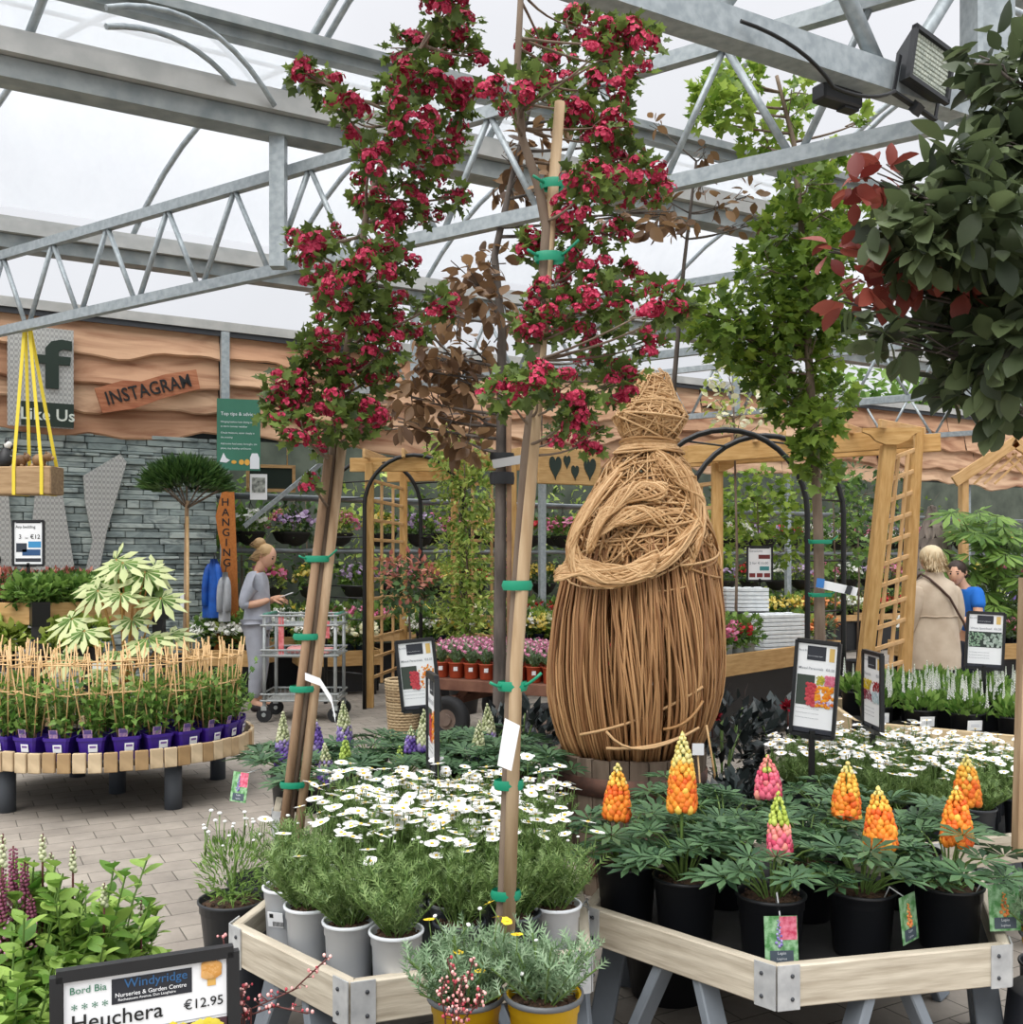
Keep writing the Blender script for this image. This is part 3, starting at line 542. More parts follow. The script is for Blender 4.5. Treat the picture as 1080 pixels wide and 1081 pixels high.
# -- pine standard before the slate wall
b0 = W(194, 660, 9.7); t = thing('pine_standard', 'clipped pine ball on a tall bare stem before the slate wall', 'tree', (b0.x, b0.y, 0))
zc = CH-(512-HZ)*9.7/F; b = MB(); b.tube([(0, 0, .25), (.02, 0, 1.0), (.03, 0, zc-.15)], [.028, .024, .02], 8); b.obj('trunk', STAKE, t)
b = MB(); b.tube([(.05, -.03, .25), (.045, -.03, zc-.3)], .014, 6); b.obj('stake', CANE, t)
g = np.random.default_rng(3); n = 2600; d = g.normal(size=(n, 3)); d /= np.linalg.norm(d, axis=1, keepdims=True); d[:, 2] = np.abs(d[:, 2])*1.0-.25
Pp = d*np.array([.36, .36, .25])*g.uniform(.45, 1, n)[:, None]**.6+np.array([.03, 0, zc]); b = MB(); b.scatter(T_SLIM, Pp, d+np.array([0, 0, .45]), g.normal(size=(n, 3)), g.uniform(.1, .16, n)*1.0)
for i in range(9):
    q = Pp[i]; b.tube([(.03, 0, zc-.22), tuple(q)], .008, 4, mi=1)
o = b.obj('crown', [LF_PINE, BARK], t); part('pot', pot_mesh(.17, .28, '#1d1e20'), t)
b = MB(); b.box((0.0, -.05, 1.12), (.035, .004, .13)); b.obj('tag', WHITE, t)
# -- tiered display with black corner brackets (behind, on the left)
TIMB = woodmat('new_timber', '#b08a58', '#cba672'); TIMBP = woodmat('pale_timber', '#c3ac86', '#d6c19c')
dz0, dz1 = 1.0, 1.17
A, B_, C_ = W(-40, 632, 8.25), W(42, 645, 7.95), W(168, 640, 8.9)
A.z = B_.z = C_.z = 1.085; D_ = C_+(A-B_)*1.0
t = thing('tiered_bench', 'tall timber display bench with black corner brackets before the slate wall', 'bench', ((A.x+C_.x)/2, (A.y+C_.y)/2+.2, 0)); o0 = Vector(t.location)
for p0, p1 in ((A, B_), (B_, C_), (C_, D_), (D_, A)): plank('side_board', p0-o0, p1-o0, .035, .17, TIMB, t)
for q in (A, B_, C_, D_):
    b = MB(); b.box(q-o0, (.13, .13, .19), .6); b.obj('corner_bracket', BLACK, t); 
    b = MB(); b.bar((q.x-o0.x, q.y-o0.y, 0), (q.x-o0.x, q.y-o0.y, 1.0), .09, .09); b.obj('leg', BLACK, t)
cm = (A+B_+C_+D_)/4-o0; b = MB(); ins = [cm+(q-o0-cm)*.97+V3(0, 0, -.06) for q in (A, B_, C_, D_)]; b.add(ins+[v-V3(0, 0, .03) for v in ins], [(0, 1, 2, 3), (7, 6, 5, 4), (0, 4, 5, 1), (1, 5, 6, 2), (2, 6, 7, 3), (3, 7, 4, 0)]); b.obj('shelf', BLACKP, t)
b = MB(); lo = [cm*1+(q-o0-cm)*1.25 for q in (A, B_, C_, D_)]; lo = [V3(v.x, v.y, .68) for v in lo]; b.add(lo+[v-V3(0, 0, .04) for v in lo], [(0, 1, 2, 3), (7, 6, 5, 4), (0, 4, 5, 1), (1, 5, 6, 2), (2, 6, 7, 3), (3, 7, 4, 0)]); b.obj('lower_shelf', BLACKP, t)
for v in lo:
    b = MB(); b.bar((v.x, v.y, 0), (v.x, v.y, .66), .06, .06); b.obj('leg', BLACK, t)
def bil(P4, u, v): return (P4[0]*(1-u)+P4[1]*u)*(1-v)+(P4[3]*(1-u)+P4[2]*u)*v
Q4 = [A, B_, C_, D_]; k = 0
for i in range(5):
    for j in range(7):
        u = .1+.8*i/4; v = .05+.9*j/6
        q = bil([A, D_, C_, B_], 1-u if False else u, v); q = bil([B_, C_, D_, A], v, u); q.z = 1.03
        if j == 0 and i == 2: continue
        if i == 0: pot_plant('bedding_plant', f'leafy green bedding plant in pale grey pot, {nth(j)} along the front of the tiered bench', 'plant', q, .075, .13, '#8f9499', bush_mesh(150, .13, .11, .075, 'wide', 'mid', j % 3), group='green bedding plants on the tiered bench')
        elif i < 3: pot_plant('bedding_plant', 'leafy green bedding plant behind the front row of the tiered bench', 'plant', q, .075, .13, '#8f9499', bush_mesh(150, .13, .12, .075, 'wide', 'mid', (i+j) % 3), group='green bedding plants behind the front row')
        else: pot_plant('pink_tipped_shrub', 'pink-tipped dark shrub along the back of the tiered bench', 'plant', q, .09, .14, '#1d1e20', bush_mesh(130, .14, .13, .06, 'leaf', 'dark', j % 3), [bush_mesh(110, .15, .15, .055, 'leaf', 'pink', j % 3+4)], group='pink-tipped shrubs on the tiered bench')
for j in range(9):
    q = lo[0]*(1-j/8)+lo[1]*(j/8)+o0 if j < 6 else lo[1]*(1-(j-5)/8)+lo[2]*((j-5)/8)+o0
    q = q+(cm+o0-q)*.13; q.z = .68
    pot_plant('gold_leaved_plant', f'yellow-green leafy plant, {nth(j)} along the lower shelf of the tiered bench', 'plant', q, .09, .13, '#1d1e20', bush_mesh(150, .16, .13, .08, 'wide', 'lime' if j > 1 else 'mid', j % 3), group='yellow-green plants on the lower shelf')
# -- generic framed show card on a post
def card(name, label, top_left, top_right, h, lines, post_to=None, pic=None, tilt=0, header=True):
    """framed plant sign; lines = list of (text, size, y-frac, x-frac); pic = list of (x0,y0,x1,y1,colour)"""
    a, c = Vector(top_left), Vector(top_right); ux = (c-a); w = ux.length; ux.normalize(); fw = ux.cross(UP); fw = Vector((fw.x, fw.y, 0)).normalized(); fw = fw if fw.y < 0 else -fw
    uy = (UP-ux*ux.z).normalized(); uy = (uy-fw*tilt).normalized(); nz = ux.cross(uy).normalized()
    t = thing(name, label, 'sign', ((a.x+c.x)/2, (a.y+c.y)/2, post_to if post_to is not None else a.z-h)); o0 = Vector(t.location); a = a-o0; fr = .045*w+.004
    b = MB(); q = lambda x, y, z=0: a+ux*(x*w)-uy*(y*h)+nz*z
    for p0, p1 in (((0, 0), (1, 0)), ((0, 1), (1, 1)), ((0, 0), (0, 1)), ((1, 0), (1, 1))): b.bar(q(*p0), q(*p1), .018, fr*1.2, up=uy if p0[1] == p1[1] else ux)
    b.add([q(0, 0, -.008), q(1, 0, -.008), q(1, 1, -.008), q(0, 1, -.008)], [(0, 1, 2, 3)]); b.obj('frame', BLACKP, t)
    b = MB(); b.add([q(.04, .03, .001), q(.96, .03, .001), q(.96, .97, .001), q(.04, .97, .001)], [(0, 3, 2, 1)]); b.obj('sheet', WHITE, t)
    for tx, s, x, y, ci in lines: b = MB(); b.text(tx, q(x, y, .003), ux, uy, s*w, 0, bold=.006); b.obj('lettering', LETTER if isinstance(ci, int) else ci, t)
    if pic:
        for x0, y0, x1, y1, c_ in pic:
            b = MB(); cols = []
            m_ = mat('print'+c_, c_, rough=.6) if not c_.startswith('!') else col_mat(*c_[1:].split(','))
            if m_ not in cols: cols.append(m_)
            if c_.startswith('!'):
                rr = random.Random(int(x0*100+y0*10)); P = [q(x0+(x1-x0)*rr.random(), y0+(y1-y0)*rr.random(), .0032+.00003*i) for i in range(60)]
                b.scatter(T_DISC, P, [ux]*60, [nz]*60, [w*.045*rr.uniform(.5, 1.1)]*60, cols.index(m_)); b.v[-7*60:] = [tuple(Vector(v)-nz*max(0, (Vector(v)-q(0, 0, .0065)).dot(nz))) for v in b.v[-7*60:]]
            else: b.add([q(x0, y0, .0022), q(x1, y0, .0022), q(x1, y1, .0022), q(x0, y1, .0022)], [(0, 3, 2, 1)], cols.index(m_))
            b.obj('picture', cols, t)
    if post_to is not None:
        m_ = q(.5, 1); b = MB(); b.bar((m_.x, m_.y, 0), m_+V3(0, 0, .02), .02, .02); b.bar((m_.x, m_.y, 0), (m_.x, m_.y, (m_.z)*.62), .028, .028); b.obj('post', BLACK, t); b = MB(); b.bar(q(.25, 1.01), q(.75, 1.01), .02, .02); b.obj('bracket', BLACK, t)
    return t
HDR = [(.26, .05, .7, .2, '#2c2f38')]
def std_card(title, price, pics, extra=()):
    ln = [('Bord Bia', .06, .06, .11, GREYT), ('Nurseries & Garden Centre', .03, .28, .16, PALE), (title, .085, .08, .30, GREYT), (price, .085, .72, .30, GREYT)]
    for i in range(3): ln.append(('free flowering, loves sun or part shade', .035, .08, .72+.05*i, GREYT))
    return ln, HDR+[(.78, .06, .9, .2, '#d8b66a'), (.04, .92, .96, .97, '#2c2f38')]+list(pics)
card('offer_sign', 'framed offer sign reading 3 for €12 on the tiered bench', W(14, 550, 8.3), W(46, 550, 8.3), .36, [('Any bedding', .13, .08, .16, 0), ('3', .2, .18, .40, 0), ('for', .08, .40, .40, 0), ('€12', .2, .56, .40, 0)], post_to=1.03, pic=[(.1, .02, .9, .05, '#22262d'), (.5, .46, .92, .6, '#3a8fc4'), (.1, .5, .45, .7, '#2b3440'), (.3, .64, .9, .78, '#27507e'), (.08, .84, .92, .92, '#2c3038')])
# ------------------------------------------------------------------ round table with sweet peas
OLDW = boardmat('weathered_slat', '#a98a60', '#dcc8a6', '#6f5a42', (6, 6, 2.0)); LEGG = mat('grey_table_leg', '#4d535b', rough=.5)
tc_ = Vector((-2.60, 6.62, 0)); RT = .90; RY = .775; ZT = .40
t = thing('oval_display_table', 'oval low display table with weathered slatted rim and grey tube legs', 'table', tc_); round_tab = t
n = 66
for i in range(n):
    a = 2*PI*i/n; b = MB(); b.box((0, 0, 0), (.024, 2*PI*(RT+RY)/2/n-.005, .115), bev=.004); part('rim_slat', b.mesh('rim_slat', OLDW), t, (RT*math.cos(a), RY*math.sin(a), ZT-.0575+R.uniform(-.004, .004)), math.atan2(math.sin(a)/RY, math.cos(a)/RT))
b = MB(); b.lathe([(.001, 0), (RT-.014, 0), (RT-.014, .03), (.001, .03)], 48, (0, 0, ZT-.09), sy=RY/RT); b.obj('table_top', BLACKP, t)
for x, y in ((-.42, -.5), (.55, -.42), (.58, .42), (-.42, .5), (.05, .0)):
    b = MB(); b.lathe([(.052, 0), (.052, ZT-.09)], 16, (0, 0, 0), cap0=True, cap1=True); b.obj('leg', LEGG, t, (x, y, 0))
PURP = '#3a1d86'; zt = ZT-.058
def sq_pot(r, h, col):
    b = MB(); q = []
    for z, s in ((0, .74), (h*.86, .95), (h*.86, 1.02), (h, 1.04), (h, .97), (h*.3, .8)):
        k = len(b.v); cc = .82; ring = [(s*r*x, s*r*y, z) for x, y in ((-1, -cc), (-cc, -1), (cc, -1), (1, -cc), (1, cc), (cc, 1), (-cc, 1), (-1, cc))]; q.append(k); b.v += ring
    for i in range(len(q)-1):
        for j in range(8): b.f.append((q[i]+j, q[i]+(j+1) % 8, q[i+1]+(j+1) % 8, q[i+1]+j)); b.m.append(0); b.sm.append(False)
    b.f += [tuple(q[0]+j for j in range(8))[::-1], tuple(q[-1]+j for j in range(8))]; b.m += [0, 0]; b.sm += [False, False]; return b.mesh('pot', potmat(col))
sqp = sq_pot(.078, .135, PURP)
def pea_mesh(seed):
    g = np.random.default_rng(seed); b = MB(); P = []; D = []
    for i in range(14):
        a = g.uniform(0, 6.28); q = g.uniform(.02, .15); h = g.uniform(.12, .34); pts = bez((0, 0, 0), (q*.4*math.cos(a), q*.4*math.sin(a), h*.7), (q*math.cos(a), q*math.sin(a), h), 5); b.tube(pts, .003, 4, mi=1, cap=False)
        for j in range(13):
            p_ = pts[min(5, 1+j*5//13)]; P.append(np.array(p_)+g.normal(size=3)*.02); D.append(g.normal(size=3)+np.array([0, 0, .3]))
    b.scatter(T_LEAF, P, D, [(0, 0, 1)]*len(P)+g.normal(size=(len(P), 3))*.4, g.uniform(.04, .075, len(P))); return b.mesh('foliage', [LF_PEA, STEM])
def cane_mesh(seed):
    rr = random.Random(seed); b = MB(); c = [(-.11, -.05), (-.02, -.06), (.08, -.06), (.1, .05), (0, .07), (-.09, .06)]; tops = []
    for x, y in c:
        tx, ty = x*1.1+rr.uniform(-.02, .02), y*1.1+rr.uniform(-.02, .02); b.tube([(x*.4, y*.4, 0), (tx, ty, .52+rr.uniform(-.03, .05))], .0042, 5); tops.append((tx, ty))
    for z in (.27, .44):
        for s in range(2):
            i0, i1 = (0, 2) if s == 0 else (5, 3); k = z/.5; f = lambda i: V3(tops[i][0]*(.4+.6*k)/1.0, tops[i][1]*(.4+.6*k), z+rr.uniform(-.015, .015)); p_, q_ = f(i0), f(i1); e = (q_-p_)*.12; b.tube([p_-e, q_+e], .0038, 5)
        b.tube([f(0), f(5)], .0038, 5); b.tube([f(2), f(3)], .0038, 5)
    return b.mesh('cane_frame', CANE)
peas = [pea_mesh(i) for i in range(4)]; canes = [cane_mesh(i) for i in range(4)]
LABM = [WHITE, mat('print_purple', '#7a5aa0')]
b = MB(); b.box((0, 0, 0), (.05, .003, .045)); b.box((0, -.001, .008), (.035, .003, .012), mi=1); plabel = b.mesh('price_label', LABM)
b = MB(); b.box((0, 0, 0), (.05, .002, .05), mi=0); b.box((0, -.001, .012), (.04, .002, .024), mi=1); ptag = b.mesh('plant_tag', [mat('tag_pink', '#d9b3c0', '#8f6fae', scale=60), mat('tag_dark', '#5a4a86')])
ring = 15; k = 0
for i in range(ring):
    a = math.radians(-172+i*(358/ring*.56)); rr_ = RT-.12
    q = tc_+V3(rr_*math.cos(a), (rr_-RT+RY)*math.sin(a), zt)
    pp = thing('sweet_pea', f'purple-potted sweet pea with cane frame, {nth(i)} from left along the oval table rim', 'plant', q, a+PI/2, 'purple-potted sweet peas'); k += 1
    part('pot', sqp, pp); part('foliage', peas[i % 4], pp, (0, 0, .12), R.uniform(0, 6)); part('cane_frame', canes[i % 4], pp, (0, 0, .11)); part('price_label', plabel, pp, (.012, -.077, .075), rot=(.13, 0, 0)); part('plant_tag', ptag, pp, (-.02, -.06, .155), rot=(.2, 0, 0))
for i in range(11):
    a = math.radians(-170+i*24); rr_ = RT-.33; q = tc_+V3(rr_*math.cos(a), (rr_-RT+RY)*math.sin(a), zt)
    pp = thing('sweet_pea', f'purple-potted sweet pea in the inner ring of the oval table, {nth(i)} from left', 'plant', q, a+PI/2, 'purple-potted sweet peas in the inner ring')
    part('pot', sqp, pp); part('foliage', peas[(i+1) % 4], pp, (0, 0, .12), R.uniform(0, 6)); part('cane_frame', canes[(i+2) % 4], pp, (0, 0, .11))
# fatsia in a wicker basket at the middle of the table
WICK = mat('wicker', '#6f5640', '#a2886a', rough=.8, island=True); WICKL = mat('pale_wicker', '#8f7858', '#c4ae8a', rough=.8, island=True)
def wicker(r0, r1, h, c, m, rings=18, stakes=22):
    b = MB()
    for j in range(rings):
        u = j/(rings-1); r = r0+(r1-r0)*u; P = [(r*math.cos(a)*(1+.025*(-1)**(i+j)), r*math.sin(a)*(1+.025*(-1)**(i+j)), h*u) for i, a in enumerate([2*PI*i/(stakes*2) for i in range(stakes*2)])]
        b.tube(P, h/rings*.5, 5, closed=True)
    for i in range(stakes): a = 2*PI*i/stakes; b.tube([(r0*math.cos(a), r0*math.sin(a), 0), (r1*math.cos(a), r1*math.sin(a), h)], .006, 5)
    b.lathe([(.001, .01), (r0, .01)], 20); return b
fl = tc_+V3(.10, .0, zt)
t = thing('wicker_basket', 'brown wicker basket at the middle of the oval table holding the variegated plant', 'basket', fl); b = wicker(.15, .19, .24, None, WICK); b.obj('basket_body', WICK, t)
t = thing('variegated_fatsia', 'large variegated hand-leaved shrub in the wicker basket on the oval table', 'plant', fl+V3(0, 0, .02)); part('pot', pot_mesh(.13, .2, '#1d1e20'), t)
def fleaf(b, p, d, u, s):
    b.scatter(T_FATSIA, [p], [d], [u], [s], 0); tv = (np.array(T_FATSIA[0])*np.array([.72, .74, 1])+np.array([0, .03, .012])).tolist(); b.scatter((tv, T_FATSIA[1]), [p], [d], [u], [s], 1)
    tv = (np.array(T_FATSIA[0])*np.array([.72, .74, 1])+np.array([0, .03, -.012])).tolist(); b.scatter((tv, T_FATSIA[1]), [p], [d], [u], [s], 1)
rr = random.Random(4); spots = [(-.42, -.12, .62, .25), (-.48, -.1, .38, .27), (-.2, -.1, .80, .24), (.0, -.05, .98, .27), (.2, -.05, .92, .26), (.36, -.1, .75, .24), (-.12, .1, 1.0, .24), (.12, -.15, .62, .2), (.28, -.2, .5, .26), (.42, -.05, .52, .23), (-.25, -.25, .55, .23), (.05, -.25, .42, .2), (-.3, .1, .85, .22), (.2, .15, .95, .22), (.05, -.2, .78, .2), (-.05, -.3, .3, .2), (.1, -.36, .22, .18)]
for x, y, z, s in [(x*.72, y*.8, z*1.0, s*.86) for x, y, z, s in spots]:
    b = MB(); a = Vector((x, y, z+.15)); b.tube(bez((x*.05, y*.05, .18), (x*.4, y*.4, z*.75+.1), a, 6), .006, 5, mi=2); d = Vector((x, y, -.15+rr.uniform(-.2, .1))); fleaf(b, a, d+V3(rr.uniform(-.1, .1), -.12, 0), V3(x*.4, -.5+y, 1), s); b.obj('leaf', [LF_FAT, LF_FATC, mat('fatsia_stalk', '#a8763c', '#c39a5a', scale=8)], t)
b = MB(); b.tube([(0, 0, .16), (.02, 0, .5), (.05, 0, .85)], [.018, .014, .008], 7); b.obj('stem', mat('fatsia_stalk', '#a8763c'), t)
b = MB(); b.box((0, 0, 0), (.1, .003, .13)); b.box((0, -.001, -.04), (.1, .003, .05), mi=1); b.obj('plant_tag', [WHITE, mat('tag_maroon', '#6a3a50')], t, (-.08, -.2, .43))
# ================================================================== foreground display tables
BOARD = woodmat('washed_board', '#a69b89', '#cfc6b4', st=(1.3, 7, 14), sc=4); PLATE = mat('zinc_bracket', '#a9abad', '#c3c5c5', rough=.55, metal=.25, scale=20); LEGP = mat('grey_painted_leg', '#70777f', '#7f878f', rough=.6, scale=5); LINER = mat('black_liner', '#1c1c1d', '#2d2c2b', rough=.9, scale=7)
def hex_table(name, label, pts, z, bh=.11, legs=None, m=BOARD, brk=PLATE, thick=.032, floor=.075):
    pts = [Vector((x, y, 0)) for x, y in pts]; c = sum(pts, Vector())/len(pts); t = thing(name, label, 'table', c); n = len(pts)
    for i in range(n):
        a, b_ = pts[i]-c, pts[(i+1) % n]-c; plank('side_board', a+UP*(z-bh/2), b_+UP*(z-bh/2), thick, bh, m, t)
    for i in range(n):
        p, a, b_ = pts[i]-c, pts[i-1]-c, pts[(i+1) % n]-c; o = p.normalized()*(thick*.5+.003); b = MB(); L = .055
        for q in (a, b_):
            d = (q-p).normalized(); nn = Vector((d.y, -d.x, 0)); nn = nn if nn.dot(p) > 0 else -nn; s = p+nn*(thick*.5+.003); b.bar(s+UP*(z-bh/2)-d*.008, s+d*L+UP*(z-bh/2), .004, bh+.006)
            for dz in (.03, -.03): b.ball(s+d*L*.6+nn*.002+UP*(z-bh/2+dz), .006, 6, 4, 1)
        b.obj('corner_bracket', [brk, DARKG], t)
    b = MB(); ins = [(p-c)*.985 for p in pts]; b.add([v+UP*(z-floor) for v in ins]+[v+UP*(z-floor-.02) for v in ins], [tuple(range(n)), tuple(range(2*n-1, n-1, -1))]+[(i, n+i, n+(i+1) % n, (i+1) % n) for i in range(n)]); b.obj('tray_floor', LINER, t)
    for i in range(n):
        e = ((pts[i]+pts[(i+1) % n])/2-c)
        for sg in (-1, 1):
            d = (pts[(i+1) % n]-pts[i]).normalized(); top = e*.93+d*.06*sg+UP*(z-bh+.01); bot = e*1.0+d*.2*sg; plank('leg', bot, top, .03, .075, LEGP, t, up=e)
    return t
def inside(p, pts, m):
    n = len(pts); c = (sum(q[0] for q in pts)/n, sum(q[1] for q in pts)/n)
    for i in range(n):
        a, b_ = pts[i], pts[(i+1) % n]; nx, ny = b_[1]-a[1], a[0]-b_[0]; l = math.hypot(nx, ny); s = ((p[0]-a[0])*nx+(p[1]-a[1])*ny)/l; sc = ((c[0]-a[0])*nx+(c[1]-a[1])*ny)/l
        if s*(1 if sc > 0 else -1) < m: return False
    return True
def fill(pts, sp, m, taken=(), y0=-9):
    xs = [p[0] for p in pts]; ys = [p[1] for p in pts]; out = []; y = min(ys)+m*.6; r = 0
    while y < max(ys):
        x = min(xs)+(sp/2 if r % 2 else 0)
        while x < max(xs):
            q = (x+R.uniform(-.01, .01), y+R.uniform(-.01, .01))
            if inside(q, pts, m) and y > y0 and all(math.hypot(q[0]-a[0], q[1]-a[1]) > sp*.92 for a in taken): out.append(q)
            x += sp
        y += sp*.87; r += 1
    return out
ZT1 = .45
P1 = [(-.795, 2.96), (-.398, 2.56), (.20, 2.77), (.215, 3.12), (.20, 3.72), (-.66, 3.66)]
hex_table('display_table', 'low weathered board display table full of white daisies in pale pots', P1, ZT1)
P2 = [(.237, 3.12), (.69, 2.66), (1.353, 2.81), (1.563, 3.42), (1.11, 3.88), (.447, 3.73)]
hex_table('display_table', 'low weathered board display table holding orange lupins in black pots', P2, ZT1)
def hexa(cx, cy, r, a0): return [(cx+r*math.cos(math.radians(a0+60*i)), cy+r*math.sin(math.radians(a0+60*i))) for i in range(6)]
P3 = hexa(-.48, 4.72, .66, -20); hex_table('display_table', 'low weathered table of purple lupins behind the white daisies', P3, ZT1)
P4 = hexa(1.66, 4.42, .63, -100); hex_table('display_table', 'low weathered table of white daisies behind the orange lupins', P4, ZT1)
P5 = [(2.16, 6.39), (2.97, 5.80), (3.9, 6.2), (4.0, 7.2), (3.2, 7.79), (2.27, 7.39)]
hex_table('display_table', 'new timber display table with black corner brackets holding white-flowered spikes in black pots', P5, .50, .12, m=TIMBP, brk=BLACK)
# -- daisies
PG = '#dde1e6'
def daisy_plant(x, y, z, label, group, nf, seed, potc=PG, kind='white', fm='fern', rt=.073, ph=.165, h=.2, rx=.115, lab=False, name='white_daisy', zlo=.62, back=False):
    t = thing(name, label, 'plant', (x, y, z), R.uniform(0, 6.28), group); add_pot(t, rt, ph, potc, True, .8, seed); part('foliage', fern_mesh(seed % 4, fm, rx, h), t, (0, 0, ph-.03)); rr = random.Random(seed*7+1); rz = t.rotation_euler.z
    for i in range(nf):
        a = rr.uniform(0, 6.28); q = rx*1.25*math.sqrt(rr.random())
        if back: a = rr.uniform(.1, 3.0)-rz
        hh = ph-.03+h*(zlo+.3*rr.random())*(1-.22*(q/rx)**2); part('flower', daisy_mesh(kind if rr.random() > .22 else 'bud', i % 6), t, (q*math.cos(a), q*math.sin(a), hh), rr.uniform(0, 6.28), rr.uniform(.9, 1.35))
    if lab:
        b = MB(); b.box((0, 0, 0), (.05, .002, .045)); b.box((-.012, -.0015, .012), (.012, .001, .012), mi=1)
        for k in range(9): b.box((-.008+k*.004, -.0015, -.012), (.0018, .001, .014), mi=1)
        part('price_label', b.mesh('price_label', [WHITE, LETTER]), t, (rt*.93*math.sin(rz)*-1 if False else 0, 0, 0)).matrix_local = Matrix.Rotation(-rz-.3, 4, 'Z') @ Matrix.Translation((0, -rt*.90, ph*.5)) @ Matrix.Rotation(.16, 4, 'X')
    return t
zf = ZT1-.074
front = [(-.665, 3.03), (-.565, 2.865), (-.435, 2.74), (-.30, 2.665), (-.14, 2.735), (.01, 2.80), (.125, 2.87)]
for i, (x, y) in enumerate(front):
    daisy_plant(x, y, zf, f'bushy daisy in pale pot, {nth(i)} from the left along the daisy table front rim', 'daisies along the front rim', (6, 4, 4, 3, 5, 4, 4)[i], i, lab=i == 0, h=.21, rx=.12, back=True, zlo=.7, potc=PG if i not in (4, 5) else '#3c4046')
rows = fill(P1, .158, .085, front)
for i, (x, y) in enumerate(rows):
    daisy_plant(x, y, zf, 'white-flowering daisy in the massed middle of the daisy table', 'massed white daisies behind the front rim', 19, i+7, h=.235, rx=.12)
for i, (x, y) in enumerate(fill(P4, .165, .085)):
    daisy_plant(x, y, zf, 'white-flowering daisy on the table behind the orange lupins', 'white daisies behind the orange lupins', 17, i+50, potc='#3c4046', h=.185, rx=.13)
# -- orange and pink lupins
TAGM = [mat('tag_picture', '#4f8a4c', '#9cc49a', scale=45, contrast=(.4, .6)), mat('tag_orange', '#e0683a', '#f0b060', scale=90), mat('tag_grey', '#4a5560'), PALE, mat('tag_pinkred', '#c83a5c', '#e88aa0', scale=70), mat('tag_violet', '#7a6ab8', '#b8aedc', scale=80)]
def tag_mesh(kind):
    b = MB(); w, h = (.092, .128); b.box((0, 0, 0), (w, .0015, h), mi=0); y = -.0014
    b.box((0, y, -h*.33), (w*.7, .001, h*.24), mi=2)
    for k, (s, tx) in enumerate(((.011, 'Lupin'), (.009, 'Lupinus'))): b.text(tx, (0, y-.001, -h*.29-k*.014), (1, 0, 0), (0, 0, 1), s, 3, 'CENTER')
    if kind == 'orange':
        for k in range(16): b.ball((math.sin(k*2.4)*.012*(1-k/20), y, -h*.16+k*.004), .006*(1-k/26), 6, 4, 1)
    else:
        b.box((w*.22, y, h*.25), (w*.52, .001, h*.48), mi=4)
        for k in range(16): b.ball((-.006+math.sin(k*2.4)*.009*(1-k/20), y-.001, -h*.12+k*.0045), .005*(1-k/28), 6, 4, 5)
    return b.mesh('plant_tag', TAGM)
TAGO, TAGP = tag_mesh('orange'), tag_mesh('pink')
def lupin(x, y, z, label, group, spikes, seed, rt=.1, ph=.185, potc='#191b20', spread=.2, h=.19, size=.088, tagm=None, tagpos=None, n=24, name='lupin'):
    t = thing(name, label, 'plant', (x, y, z), 0, group); add_pot(t, rt, ph, potc, True, .78, seed); part('foliage', lupin_mesh(seed % 4, n, spread, h, size), t, (0, 0, ph-.03), R.uniform(0, 6))
    for (dx, dy, zb, hh, rad, kind, s1, s2) in spikes: part('flower_spike', spike_mesh(kind, hh, rad, s1, s2, seed, max(.03, round(zb-ph, 2))), t, (dx, dy, zb), R.uniform(0, 6), rot=(R.uniform(-.05, .05), R.uniform(-.06, .06), R.uniform(0, 6)))
    if tagm:
        o = part('plant_tag', tagm, t); o.matrix_local = Matrix.Translation(tagpos[:3]) @ Matrix.Rotation(tagpos[3], 4, 'Z') @ Matrix.Rotation(tagpos[4], 4, 'X'); b = MB(); b.tube([V3(tagpos[0], tagpos[1]+.006, tagpos[2]+.05), V3(tagpos[0]*.6, tagpos[1]*.6, ph+.02), V3(tagpos[0]*.45, tagpos[1]*.45, ph-.03)], .0025, 4); b.obj('tag_stem', WHITE, t)
    return t
def sp(px, ytop, ybot, x, y, z, d=None):           # spike offset and size from its place in the plant
    d = d or y-.02; a = W(px, ybot, d); b_ = W(px, ytop, d); return a.x-x, d-y, a.z-z, b_.z-a.z
def lup2(x, y, label, spk, seed, **k):
    S = []
    for (px, y0, y1, rad, kind, s1, s2) in spk: dx, dy, zb, hh = sp(px, y0, y1, x, y, zf); S.append((dx, dy, zb, round(hh, 3), rad, kind, s1, s2))
    return lupin(x, y, zf, label, 'lupins in black pots on the right display table', S, seed, **k)
lup2(.36, 3.20, 'orange lupin at the left corner of the lupin table, beside the daisies', [(651, 808, 860, .041, 'orange', .6, .82)], 1)
lup2(.52, 3.06, 'orange lupin with a long green-tipped spike, second pot from the left of the lupin table', [(720, 776, 852, .042, 'orange', .45, .62)], 2)
lup2(.735, 2.90, 'pink lupin with green bud tip and a pink picture tag at the table corner', [(823, 838, 897, .032, 'pink', .3, .5)], 3, tagm=TAGP, tagpos=(.0, -.112, .09, .05, -.12))
lup2(1.005, 2.94, 'orange lupin with a narrow picture tag at the middle of the front board', [(930, 833, 890, .045, 'orange', .62, .85)], 0, tagm=TAGO, tagpos=(.1, -.095, .13, .75, -.1))
lup2(1.275, 2.985, 'orange lupin with picture tag at the right-hand corner of the lupin table', [(1010, 833, 887, .043, 'orange', .75, .92)], 5, tagm=TAGO, tagpos=(.11, -.11, .15, .1, -.1))
lup2(.93, 3.24, 'orange lupin half hidden by a leaf, behind the front row of the lupin table', [(893, 806, 860, .043, 'orange', .5, .8)], 6)
lup2(.70, 3.36, 'pink lupin with a short rounded spike at the back of the lupin table', [(811, 800, 838, .042, 'pink', .6, 2)], 7)
lup2(1.30, 3.33, 'orange lupin behind the corner plant at the right-hand end of the lupin table', [(1021, 799, 846, .04, 'orange', .5, .8)], 8)
